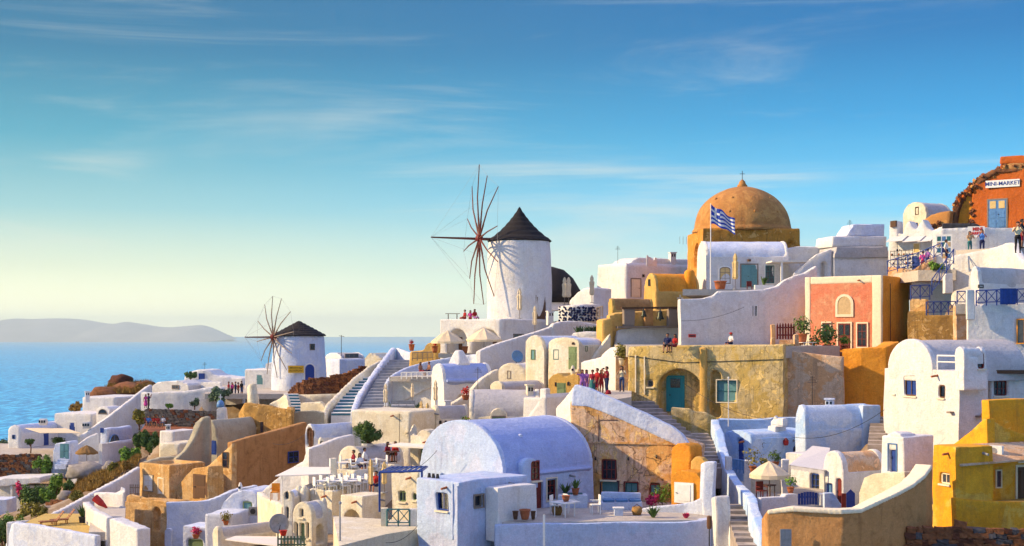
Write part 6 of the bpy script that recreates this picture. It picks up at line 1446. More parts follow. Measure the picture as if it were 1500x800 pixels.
# front terrace furniture
zf = W(0, 757, 69.5).z
table(827, 0, 69.6, 'low white table on the front terrace with a red pot', 'whitepaint', 'whitepaint', None, True, .62, zf); chair(833, 0, 71.2, 2.2, 'white armchair nearest the planter box on the front terrace', 'whitepaint', None, zf); chair(872, 0, 70.6, -1.4, 'white armchair right of the table with the red pot', 'whitepaint', None, zf)
chair(814, 0, 70.4, 1.2, 'white armchair between the low table and the red door', 'whitepaint', None, zf)
T = thing('bench', 'built-in white bench with blue cushions along the ochre house', 'bench', Vector((W(905, 0, 72.6).x, 72.6, zf))); soft(G().box((-.9, -.4, 0), (1.3, .4, .42)).obj('seat', 'bluewhite', T), [], 70); soft(G().box((-.9, .3, .3), (1.3, .5, .85)).obj('backrest', 'bluewhite', T), [], 70)
for i in range(3): G().box((-.8 + i * .7, -.35, .43), (-.2 + i * .7, .28, .53)).obj('cushion', 'bluepale', T)
T = thing('side_table', 'small white cube table beside the built-in bench', 'table', Vector((W(906, 0, 70).x, 70, zf))); G().box((-.28, -.25, .36), (.28, .25, .42)).obj('table_top', 'whitepaint', T); G().box((-.22, -.2, 0), (.22, .2, .36)).obj('body', 'bluewhite', T)
T = thing('planter_box', 'raised white planter box with dark soil by the red door', 'planter', Vector((W(838, 0, 73.4).x, 73.4, zf))); soft(G().box((-.8, -.4, 0), (.8, .4, .72)).obj('box', 'bluewhite', T), [], 70); G().box((-.55, -.25, .7), (.55, .25, .76)).obj('soil', 'tealdark', T)
for i, (px, lab) in enumerate(((816, 'brown woven basket beside the red door'), (933, 'tan woven basket beside the cube table'))):
    T = thing('basket', lab, 'basket', Vector((W(px, 0, 70.2).x, 70.2, zf))); G().lathe([(.2, 0), (.28, .2), (.24, .42), (.22, .4), (.05, .36)], 14).obj('body', 'straw', T, True); G().tube([(-.2, 0, .4), (0, 0, .55), (.2, 0, .4)], .02, 5).obj('handle', 'brownwood', T)
# pots on the ledge in front of the annex
def pot(label, px, py, D, h=.45, r=.22, mat='terracotta', plant=None, group=None, z=None, ph=.5, n=60, leaf=.09):
    p = W(px, py, D)
    if z is not None: p.z = z
    T = thing('potted_plant' if plant else 'clay_pot', label, 'potted plant' if plant else 'pot', p, rng.uniform(0, 6), group)
    G().lathe([(r * .65, 0), (r * .9, h * .5), (r, h * .9), (r * 1.12, h * .9), (r * 1.12, h), (r * .85, h), (r * .8, h * .85)], 14).obj('pot', mat, T, True)
    if plant: leaves(T, [(Vector((0, 0, h + ph * .5)), Vector((ph * .62, ph * .62, ph * .6)))], n, leaf, plant, 'foliage')
    return T
def leaves(T, blobs, n, size, mat, name='crown', seed=None, hollow=.35):
    r = random.Random(seed if seed is not None else rng.randrange(9999)); v = []; f = []
    tot = sum(b_[1].x * b_[1].z for b_ in blobs)
    for c, e in blobs:
        k = max(6, int(n * e.x * e.z / tot))
        for _ in range(k):
            d = Vector((r.gauss(0, 1), r.gauss(0, 1), r.gauss(0, 1))).normalized(); q = (hollow + (1 - hollow) * r.random()) * (1 + .18 * math.sin(d.x * 5 + c.x * 3) * math.sin(d.z * 6 + c.y))
            p = c + Vector((d.x * e.x, d.y * e.y, d.z * e.z)) * q
            nn = (d + Vector((r.gauss(0, .5), r.gauss(0, .5), r.gauss(0, .5) + .3))).normalized(); t = nn.cross(Vector((r.gauss(0, 1), r.gauss(0, 1), r.gauss(0, 1)))).normalized(); b2 = nn.cross(t); s = size * r.uniform(.6, 1.35)
            i = len(v); v += [p + t * s, p + b2 * s * .5 + nn * s * .15, p - t * s, p - b2 * s * .5 + nn * s * .15]; f.append((i, i + 1, i + 2, i + 3))
    return mesh_obj(name, v, f, mat, T)
def spikes(T, n, h, mat, spread=.6, seed=1, w=.05, name='foliage', z0=0.0):
    r = random.Random(seed); v = []; f = []
    for i in range(n):
        a = r.uniform(0, 6.28); s = r.uniform(.2, 1) * spread; d = Vector((math.cos(a) * s, math.sin(a) * s, 1)).normalized(); l = h * r.uniform(.7, 1.1); t = Vector((-math.sin(a), math.cos(a), 0)); o = Vector((math.cos(a) * .06, math.sin(a) * .06, z0)); k = len(v)
        m = o + d * l * .55; e = o + d * l + Vector((math.cos(a), math.sin(a), -.4)) * l * .18 * s
        v += [o - t * w * .6, o + t * w * .6, m + t * w, m - t * w, e]; f += [(k, k + 1, k + 2, k + 3), (k + 3, k + 2, k + 4)]
    return mesh_obj(name, v, f, mat, T)
pot('small dark clay jug on the ledge left of the red jug', 755, 761, 67.6, .42, .14, 'brownwood'); pot('big red clay jug on the ledge beside the annex', 769, 761, 67.8, .5, .26, 'terracotta'); pot('slim brown vase right of the red jug', 781, 761, 68.2, .42, .12, 'brownwood')
pot('red flower pot on the low white table', 829, 748, 69.6, .3, .2, 'terracotta', None, None, zf + .77); pot('agave in a terracotta pot on the planter box', 843, 0, 73, .35, .2, 'terracotta', None, None, zf + .72)
T = bpy.data.objects.get('clay_pot.004') or [o for o in bpy.data.objects if o.get('label', '').startswith('agave in a terracotta')][0]; T['category'] = 'potted plant'; spikes(T, 22, .6, 'leaf', .7, 2, .05, 'foliage', .3)
for i, (px, D, zz, lab) in enumerate(((828, 73.6, .72, 'spiky aloe growing in the raised planter box'), (957, 69.2, 0, 'spiky agave on the terrace floor by the curved bench'), (1005, 69, 0, 'low pink flowering succulent by the terrace pier'))):
    T = thing('agave_plant', lab, 'plant', Vector((W(px, 0, D).x, D, zf + zz))); spikes(T, 30, .62 if i < 2 else .3, 'leaf' if i < 2 else 'flowerpink', .9, i + 5, .06)
for i, (x0, s_, m, lab) in enumerate(((922, .5, 'leaf', 'low green shrub under the left teal window'), (970, .8, 'leafbright', 'bright green leafy shrub beside the orange shed'), (955, .42, 'flowerpink', 'pink flowering bush between the two teal windows'))):
    T = thing('shrub', lab, 'shrub', Vector((W(x0, 0, 73.9 - i * .2).x, 73.9 - i * .2, zf))); leaves(T, [(Vector((0, 0, s_ * .8)), Vector((s_ * .9, s_ * .5, s_ * .75))), (Vector((s_ * .5, 0, s_ * 1.1)), Vector((s_ * .5, s_ * .4, s_ * .6)))], 420, .075, m); G().tube([(0, 0, 0), (0, 0, s_)], .03).obj('stem', 'brownwood', T)
G().box((-.05, -.05, 0), (.05, .05, 1.5)).obj('lamp_post', 'whitepaint').location = W(797, 800, 65.5)
o = bpy.data.objects['lamp_post']
for oo in bpy.data.objects:
    if oo.name.startswith('lamp_post') and oo.type == 'MESH': tag(oo, 'slim white pole standing in front of the terrace wall', 'pole')
T = thing('wall_lamp', 'tall brown lantern on the front terrace pier', 'lamp', W(1039, 800, 67.2)); G().tube([(0, 0, 0), (0, 0, .9)], .03).obj('pole', 'metaldark', T); G().lathe([(.1, .85), (.13, 1.0), (.12, 1.45), (.04, 1.5)], 8).obj('lantern', 'brownwood', T)
# pots and plants elsewhere
pot('tall cactus in a pot by the blue courtyard door', 1103, 692, 75, .35, .2, 'terracotta', 'leafyellow', None, None, 1.0, 90, .1); pot('fern pot on the white post wall in the courtyard', 1136, 683, 75.8, .25, .2, 'terracotta', 'leaf', None, None, .6, 110, .09); pot('bright green pot plant at the blue gate', 1158, 722, 70.3, .3, .18, 'terracotta', 'leafbright', None, None, .55, 110, .08); pot('small round shrub next to the cactus', 1120, 688, 75.5, .2, .15, 'terracotta', 'leafyellow', None, None, .5, 80, .08)
T = thing('wooden_chair', 'brown wooden chair under the courtyard umbrella', 'chair', W(1116, 731, 71), .4); chair_parts(T, 'redpaint', 1.0)
table(1126, 731, 72.2, 'round brown table under the courtyard umbrella', 'brownwood', 'brownwood', None, False, .4)
pot('big terracotta pot with flowering bush on the red house terrace', 1175, 505, 98, .8, .36, 'terracotta', 'leaf', None, None, 1.2, 260, .12); pot('leafy palm pot before the red house door', 1211, 517, 98.6, .6, .32, 'redbright', 'leaf', None, None, 1.5, 260, .16); pot('low green bush by the red house door', 1237, 514, 98, .4, .25, 'terracotta', 'leafbright', None, None, .7, 160, .1); pot('small pot plant by the white bench of the red house', 1193, 516, 98, .4, .2, 'terracotta', 'leaf', None, None, .8, 140, .1)
table(1180, 517, 97.6, 'white metal bench table on the red house terrace', 'whitepaint', 'whitepaint', None, True, .6)
pot('large terracotta urn on the teal-door terrace', 1055, 427, 117, .9, .5, 'terracotta'); T = thing('planter_box', 'long white planter with a cactus by the teal double door', 'planter', W(1119, 427, 117)); G().box((-.8, -.25, 0), (.8, .25, .55)).obj('box', 'whitepaint', T); spikes(T, 14, .9, 'leaf', .5, 4, .09, 'foliage', .5)
T = thing('wooden_chair', 'brown chair left of the long white planter', 'chair', W(1098, 427, 117.5)); chair_parts(T, 'redpaint', 1.0)
pot('green bush in pot at the lower path beside the tourists', 911, 545, 99, .5, .25, 'creamtrim', 'leafyellow', None, W(911, 535, 99).z, 1.0, 320, .12)
wall('peach pedestal carrying the green bush by the tourists', 'peach', [(902, 99, 521, 575), (920, 99, 521, 575)], t=.5, name='pedestal', cat='pedestal', anchor=False)
for i, (x, y, D, lab) in enumerate(((603, 514, 140, 'red flower pot on the yellow parapet at the stair head'), (637, 517, 134, 'red flower pot right of the thin wooden fence'), (716, 518, 130, 'big clay pot between the two cream umbrellas'), (681, 518, 130, 'small clay pot at the foot of the left arch'))):
    pot(lab, x, y, D, .7, .3, 'terracotta', 'flowerred' if i < 2 else None, None, None, .4, 60, .1)
pot('pot of red geraniums on the cream stair parapet', 682, 586, 108, .4, .3, 'terracotta', 'flowerred', None, None, .6, 120, .1)
pot('green agave pot beside the furled umbrella pair', 637, 622, 106, .4, .3, 'terracotta', 'leaf', None, None, .9, 120, .13)
pot('yellow-green plant on the blue-white block', 331, 769, 96.8, .3, .2, 'terracotta', 'leafyellow', None, None, .7, 120, .1); pot('purple flower pot at the foot of the blue-white garden wall', 287, 789, 98, .3, .25, 'terracotta', 'flowerpink', None, None, .6, 120, .1); pot('small lattice pot beside the picket fence', 415, 785, 74, .3, .2, 'redbright')
pot('green hedge pot by the cream wall of holes', 680, 628, 98, .3, .2, 'creamtrim', 'leafbright', None, None, .6, 80, .1)
for i in range(9): T = thing('agave_plant', 'spiky agave in the row behind the slotted rounded wall', 'plant', W(846 + i * 4.4, 488, 121), 0, 'agaves on the rounded wall'); spikes(T, 16, .75, 'leafgrey' if i % 2 else 'leaf', .8, i, .06)
# two loungers
def lounger(label, px, py, D, rot):
    T = thing('sun_lounger', label, 'sun lounger', Vector((W(px, py, D).x, D, ZS)), rot, 'teak loungers on the yellow terrace')
    for i in range(6): G().box((-.3, -.75 + i * .2, .3), (.3, -.59 + i * .2, .34)).obj('slat', 'teak', T)
    m = Matrix.Translation((0, .42, .32)) @ Matrix.Rotation(R(52), 4, 'X')
    for i in range(5): G().box((-.3, i * .17, 0), (.3, i * .17 + .14, .04)).xf(m).obj('back_slat', 'teak', T)
    for x in (-1, 1):
        G().box((x * .31 - .025, -.78, .26), (x * .31 + .025, .45, .32)).obj('side_rail', 'teak', T)
        for y in (-.65, .35): G().box((x * .31 - .03, y - .03, 0), (x * .31 + .03, y + .03, .27)).obj('leg', 'teak', T)
        G().box((x * .31 - .03, .42, .3), (x * .31 + .03, .48, 1.0)).obj('back_support', 'teak', T) if False else None
ZS = W(0, 774, 96).z
lounger('teak sun lounger on the yellow terrace, the one beside the diagonal parapet', 74, 771, 97.5, R(-62)); lounger('teak sun lounger on the yellow terrace, the one towards the pot plants', 90, 769, 98.5, R(-62))
for i, (x, y, m, lab) in enumerate(((121, 767, 'leaf', 'spiky aloe in a black pot by the planter wall'), (128, 768, 'leafgrey', 'aloe in a dark pot next to the arched niche'))):
    T = thing('potted_plant', lab, 'potted plant', W(x, y, 99)); G().lathe([(.22, 0), (.28, .5), (.22, .5)], 12).obj('pot', 'metaldark', T); spikes(T, 26, 1.0 - i * .3, m, .7, i + 3, .07, 'foliage', .45)
T = thing('barrel', 'dark round barrel standing in the arched niche', 'barrel', W(138, 769, 97.5)); G().lathe([(.25, 0), (.34, .3), (.34, .5), (.25, .8)], 14).obj('body', 'metaldark', T, True)
# small table and bench on the windmill terrace
table(663, 466, 136, 'brown wooden table at the edge of the windmill terrace', 'brownwood', 'brownwood', None, True, .7, W(0, 467, 132).z - .18)
T = thing('sofa', 'grey outdoor lounge sofa under the closed umbrellas', 'sofa', W(590, 602, 113)); G().box((-1.0, -.4, 0), (1.0, .4, .4)).obj('seat', 'metalgrey', T); G().box((-1.0, .3, .4), (1.0, .45, .85)).obj('backrest', 'metalgrey', T)
for i in range(3): G().box((-.95 + i * .65, -.38, .4), (-.35 + i * .65, .28, .52)).obj('cushion', 'awning', T)
for i, x in enumerate((574, 579, 612)): T = thing('agave_plant', 'leafy plant by the grey lounge sofa', 'plant', W(x, 602, 114.5), 0, 'plants by the lounge sofa'); spikes(T, 20, .8, 'leafgrey', .8, i + 40, .06)
T = thing('orange_chair', 'orange cloth-covered chair under the pale pink awning', 'chair', W(403, 733, 88)); chair_parts(T, 'canvasorange', 1.2)
# flag
def flag():
    T = thing('flag', 'blue and white striped Greek flag on a white pole before the dome', 'flag', W(1041, 428, 120))
    h = (428 - 298) / F * 120; G().tube([(0, 0, 0), (0, 0, h)], [.06, .035], 8).obj('pole', 'whitepaint', T)
    L, H = 2.55, 1.65; nx, ny = 27, 18
    def P(u, v): return Vector((.05 + u * L * .80, .34 * math.sin(u * 11 + v) * u ** .7 + .05 * math.sin(v * 4), h - .15 - H * (1 - v) * (1 - .22 * u) - (u ** 1.15) * 1.25 + .09 * math.sin(u * 11 + v * 2.5)))
    v = [P(i / nx, j / ny) for j in range(ny + 1) for i in range(nx + 1)]; f = []; mi = []
    for j in range(ny):
        for i in range(nx):
            a = j * (nx + 1) + i; f.append((a, a + 1, a + nx + 2, a + nx + 1)); st = j // 2; blue = st % 2 == 0
            if i < 10 and j >= 8:
                blue = not (4 <= i < 6 or 12 <= j < 14)
            mi.append(0 if blue else 1)
    o = mesh_obj('cloth', v, f, None, T, True, ['c_flag', 'c_white'], mi)
flag()
# masts
T = thing('flagpole', 'thin bare white pole in front of the mustard house window', 'pole', W(1067, 625, 87.5)); G().tube([(0, 0, 0), (0, 0, (625 - 554) / F * 87.5)], .03).obj('pole', 'whitepaint', T); G().lathe([(.05, 3.08), (.06, 3.14), (.02, 3.2)], 8).obj('cap', 'whitepaint', T)

# ------------------------------------------------------------------ plants
def tree(label, px, yb, yt, wpx, D, mat='leaf', n=1600, leaf=.14, name='tree', trunk=.3, seed=1, cat='tree', blobs=9):
    p = W(px, yb, D); h = (yb - yt) / F * D; r = wpx / 2 / F * D; T = thing(name, label, cat, p); q = random.Random(seed); th = h * trunk
    bl = []
    for i in range(blobs): a = q.uniform(0, 6.28); d = r * .72 * q.random() ** .5; bl.append((Vector((math.cos(a) * d, math.sin(a) * d, th + (h - th) * q.uniform(.28, .76))), Vector((r * q.uniform(.3, .5), r * q.uniform(.3, .5), (h - th) * q.uniform(.18, .32)))))
    leaves(T, bl, n, leaf, mat, 'crown', seed)
    g = G().tube([(0, 0, -.2), (.03, 0, th * .6), (0, .02, th + .3 * h * .5)], [.1 * r + .03, .08 * r + .02, .03], 7)
    for c, e in bl: g.tube([(0, 0, th * .8), (c * .6) + Vector((0, 0, th * .3)), c], [.05 * r + .015, .03 * r + .01, .01], 5)
    g.obj('trunk', 'brownwood', T); return T
tree('dense round olive tree in a white pot above the dining terrace', 540, 655, 616, 42, 94, 'leaf', 5200, .085, trunk=.12, seed=3, blobs=16)
G().lathe([(.35, 0), (.4, .35), (.36, .4)], 12).obj('white_pot', 'white').location = W(538, 658, 94); tag(bpy.data.objects['white_pot'], 'round white pot under the olive tree', 'pot')
tree('loose green tree beside the tourists at the white garden wall', 322, 600, 566, 34, 157, 'leafgrey', 1500, .2, trunk=.2, seed=6)
tree('small clipped tree on the seaside house terrace', 45, 662, 641, 15, 163, 'leaf', 500, .16, trunk=.45, seed=9)
tree('dark bushy palm-like tree behind the wavy-roofed house', 279, 560, 543, 20, 180, 'leaf', 600, .2, trunk=.3, seed=12)
tree('dark rounded bush on the slope edge near the sea', 110, 606, 588, 20, 188, 'leafdry', 700, .22, trunk=.1, seed=14, cat='bush', name='bush')
tree('golden flowering bush beside the seated people', 204, 628, 599, 20, 152, 'leafyellow', 1200, .2, trunk=.1, seed=15, cat='bush', name='bush')
tree('tall dark green clipped cypress bush below the seated group', 219, 664, 630, 24, 140, 'leaf', 2600, .16, trunk=.02, seed=17, cat='bush', name='bush', blobs=9); tree('dark green cypress bush left of its taller twin', 202, 660, 632, 14, 142, 'leaf', 1200, .16, trunk=.02, seed=18, cat='bush', name='bush', blobs=7)
tree('feathery green bush on the slope beside the diagonal parapet', 190, 690, 652, 34, 132, 'leafbright', 1500, .2, trunk=.1, seed=19, cat='bush', name='bush')
tree('olive shrub row plant at the white garden wall', 285, 598, 582, 16, 163, 'leafgrey', 400, .16, trunk=.1, seed=20, cat='bush', name='bush'); tree('low green shrub on top of the dark stone wall', 246, 600, 591, 14, 162, 'leafbright', 300, .16, trunk=.05, seed=21, cat='bush', name='bush')
tree('green climbing vine hanging over the brown stone garden wall', 62, 702, 665, 26, 152, 'leafbright', 1500, .17, trunk=.02, seed=22, cat='bush', name='vine', blobs=8)
tree('bright green vine tumbling below the teal gate', 80, 735, 690, 30, 140, 'leafbright', 1600, .16, trunk=.02, seed=23, cat='bush', name='vine', blobs=8)
tree('pink flowering oleander beside the white porch', 34, 735, 705, 24, 138, 'flowerpink', 300, .16, trunk=.1, seed=24, cat='bush', name='bush')
tree('large dark green oleander bush on the left slope', 45, 752, 708, 44, 136, 'leaf', 1800, .18, trunk=.05, seed=25, cat='bush', name='bush', blobs=8)
tree('yellowing green bush above the sun terrace wall', 38, 782, 728, 52, 122, 'leafyellow', 1500, .16, trunk=.05, seed=26, cat='bush', name='bush', blobs=8); tree('deep green bush at the lower left edge', 8, 830, 756, 54, 108, 'leaf', 2200, .15, trunk=.05, seed=27, cat='bush', name='bush', blobs=9); tree('mid-green bush next to the corner of the sun terrace wall', 22, 812, 770, 40, 112, 'leafbright', 1400, .15, trunk=.05, seed=28, cat='bush', name='bush', blobs=8)
tree('dark shrub on the far left slope by the sea', 14, 668, 640, 34, 182, 'leafgrey', 900, .22, trunk=.05, seed=29, cat='bush', name='bush', blobs=7)
tree('green shrub left of the blue stair railing', 1372, 398, 383, 26, 101, 'leafbright', 500, .13, trunk=.05, seed=30, cat='bush', name='bush')
tree('leafy hanging plant below the dark seaside canopy', 88, 656, 640, 24, 162, 'leaf', 500, .16, trunk=.2, seed=31, cat='bush', name='bush')
# dry golden scrub on the slope: nobody could count it
def scrub(name, quads, n, size, mat, seed):
    r = random.Random(seed); v = []; f = []
    for _ in range(n):
        a, b_, c, d = r.choice(quads); s, t = r.random(), r.random(); p = (a.lerp(b_, s)).lerp(d.lerp(c, s), t); hh = size * r.uniform(.5, 1.4)
        for k in range(5):
            an = r.uniform(0, 6.28); dx = Vector((math.cos(an), math.sin(an), 0)); i = len(v); q = p + Vector((r.uniform(-.25, .25), r.uniform(-.25, .25), 0)); tp = q + dx * hh * .35 + Vector((0, 0, hh)); w = Vector((-dx.y, dx.x, 0)) * hh * .1
            v += [q - w, q + w, tp]; f.append((i, i + 1, i + 2))
    o = mesh_obj(name, v, f, mat); o['kind'] = 'stuff'; return o
q = [(W(88, 735, 136), W(150, 712, 126), W(196, 678, 130), W(120, 700, 140)), (W(150, 700, 136), W(196, 684, 126), W(205, 668, 130), W(160, 688, 140)), (W(96, 735, 132), W(140, 715, 122), W(150, 705, 126), W(100, 720, 138))]
for a in q:
    for p in a: ANCH.append((p.x, p.y, p.z - .1))
scrub('dry_scrub', q, 4200, .36, 'leafdry', 3)
q = [(W(150, 578, 200), W(222, 574, 198), W(222, 562, 206), W(160, 566, 207))]
scrub('dry_grass', q, 900, .7, 'leafdry', 4)
for i, (x, y, D, s_, z_) in enumerate(((128, 692, 139, 1.9, 1.1), (98, 728, 132, 1.0, .6), (175, 690, 137, 1.3, .9), (162, 686, 138, .9, .7), (85, 766, 112, 1.1, .8))): boulder(['big pale boulder on the scrub slope', 'round grey boulder by the dry scrub', 'heap of rough stone below the white arch house', 'small stone beside the rough heap', 'pale boulder behind the sun loungers'][i], x, y, D, s_, z_, 'stonegrey', i * 3 + 2)
stone_wall('low broken stone terrace wall on the scrub slope', [(70, 128, 735, 745), (95, 127, 732, 744), (125, 126, 733, 745)], size=.4, mats=('stonegrey', 'stonebrown'), core='mortar', single=True)
T = thing('garden_table', 'weathered grey wooden stand on the scrub slope', 'table', W(62, 757, 120)); table_parts(T, 'greywood', 'greywood', .9, .9, True)
for i in range(5): G().box((-.75 + i * .32, -.45, .1), (-.68 + i * .32, -.42, .8)).obj('slat', 'greywood', T)
# small roof chimneys and vents
def chimney(label, px, y, D, h=.9, w=.5, mat='white', style=0):
    T = thing('chimney', label, 'chimney', W(px, y, D), rng.uniform(-.4, .4))
    if style == 0:
        soft(G().box((-w / 2, -w / 2, -.5), (w / 2, w / 2, h)).obj('stack', mat, T), [], 70); G().box((-w * .62, -w * .62, h), (w * .62, w * .62, h + .1)).obj('cap', mat, T)
        for s in (-1, 1): G().box((s * w * .22 - .07, -w / 2 - .03, h * .55), (s * w * .22 + .07, -w / 2 + .02, h * .85)).obj('hole', 'pane', T)
    else:
        soft(G().lathe([(w * .5, -.5), (w * .46, h * .7), (w * .3, h), (w * .12, h * 1.12)], 14).obj('stack', mat, T, True), [], 70); G().box((-.09, -w * .5, h * .45), (.09, -w * .38, h * .7)).obj('hole', 'pane', T)
for a in (('square white chimney on the ridge behind the cream wall of holes', 655, 605, 108, .9, .5, 'white', 0), ('rounded cream chimney on the roof left of the furled umbrellas', 607, 655, 90, .8, .45, 'cream', 1), ('small cream chimney beside the latticed gable', 470, 656, 100, .7, .45, 'cream', 1),
          ('squat white chimney on the pale blue vault', 1215, 600, 84, .6, .5, 'bluewhite', 0), ('slim white chimney on the half-round blue-white house', 352, 722, 101, .7, .35, 'white', 1), ('white chimney on the terrace house beside the windmill arches', 806, 470, 137, .9, .6, 'white', 0), ('round cream chimney above the tiny arched house', 474, 752, 76, .8, .4, 'cream', 1),
          ('small white chimney on the low house under the dark stone wall', 246, 634, 147, .8, .5, 'white', 0), ('cream chimney at the end of the long grey barrel roof', 776, 583, 99, .9, .5, 'cream', 0), ('white chimney with cap on the flat skyline house', 985, 383, 164, 1.0, .7, 'white', 0), ('cream chimney behind the scalloped yellow house', 838, 549, 108, .7, .4, 'cream', 1), ('white chimney on the far seaside terraced house', 128, 584, 181, .9, .6, 'white', 0)):
    chimney(*a)
# overhead cables
def cable(label, a, b_, sag=.5):
    T = thing('cable', label, 'cable', a); d = b_ - a; G().tube([d * (i / 12) - Vector((0, 0, sag * 4 * (i / 12) * (1 - i / 12))) for i in range(13)], .014, 4).obj('wire', 'metaldark', T)
cable('thin black cable sagging across the front terrace wall', W(565, 795, 64.5), W(612, 770, 66), .25)
cable('thin cable hanging from the tall white house to the courtyard', W(1296, 600, 76), W(1160, 640, 82), .6)
cable('thin cable along the white wall by the red plaque', W(998, 470, 108.6), W(1090, 450, 109), .3)
for i, a in enumerate((('bright green bush below the porch roof', 70, 742, 712, 26, 134, 'leafbright'), ('golden-green bush at the top of the sun terrace parapet', 58, 768, 738, 30, 116, 'leafyellow'), ('leafy green bush in front of the pale boulder', 100, 728, 700, 22, 134, 'leaf'), ('yellow-green grass clump beside the rough stone heap', 168, 694, 676, 20, 131, 'leafyellow'),
                       ('dry golden bush halfway up the scrub slope', 140, 716, 698, 22, 126, 'leafdry'), ('dry golden bush near the ochre house corner', 184, 690, 674, 20, 126, 'leafdry'), ('low olive bush under the sun terrace parapet', 112, 735, 718, 24, 118, 'leafyellow'), ('green shrub spilling over the lower left edge', 20, 795, 750, 40, 116, 'leafbright'), ('dry brown bush beside the headland rock', 148, 582, 570, 16, 202, 'leafdry'), ('golden tuft on the crest of the headland', 205, 574, 562, 18, 200, 'leafdry'))):
    tree(*a, n=900, leaf=.13, name='bush', trunk=.05, seed=50 + i, cat='bush')
for i, (x, y, D, h) in enumerate(((700, 575, 101, 1.8), (905, 385, 162, 2.2), (1245, 346, 130, 1.6), (300, 548, 190, 2.0), (585, 640, 100, 1.6), (1190, 588, 85, 1.4))):
    T = thing('antenna', 'thin television aerial on the ' + ('long grey barrel roof', 'white skyline house beside the dome', 'white block house behind the red house', 'wavy-roofed house', 'tall sunlit cream block', 'pale blue vault')[i], 'antenna', W(x, y + 10, D)); G().tube([(0, 0, -.3), (0, 0, h + .6)], .022, 5).obj('mast', 'metaldark', T)
    for k in range(4): G().tube([(-.3 + k * .05, 0, h + .2 + k * .1), (.3 - k * .05, .05, h + .2 + k * .1)], .012, 4).obj('rod', 'metaldark', T)
cable('thin cable from the mustard house to the courtyard chimney', W(1000, 560, 91), W(1132, 615, 84), .5)
cable('thin cable between the pergola house and the big vault', W(585, 693, 75), W(640, 660, 73), .3)
cable('thin cable across the cream terrace blocks', W(470, 705, 84), W(560, 692, 82), .4)
cable('thin cable from the ochre side wall to the latticed gable', W(400, 650, 112), W(452, 632, 102), .4)
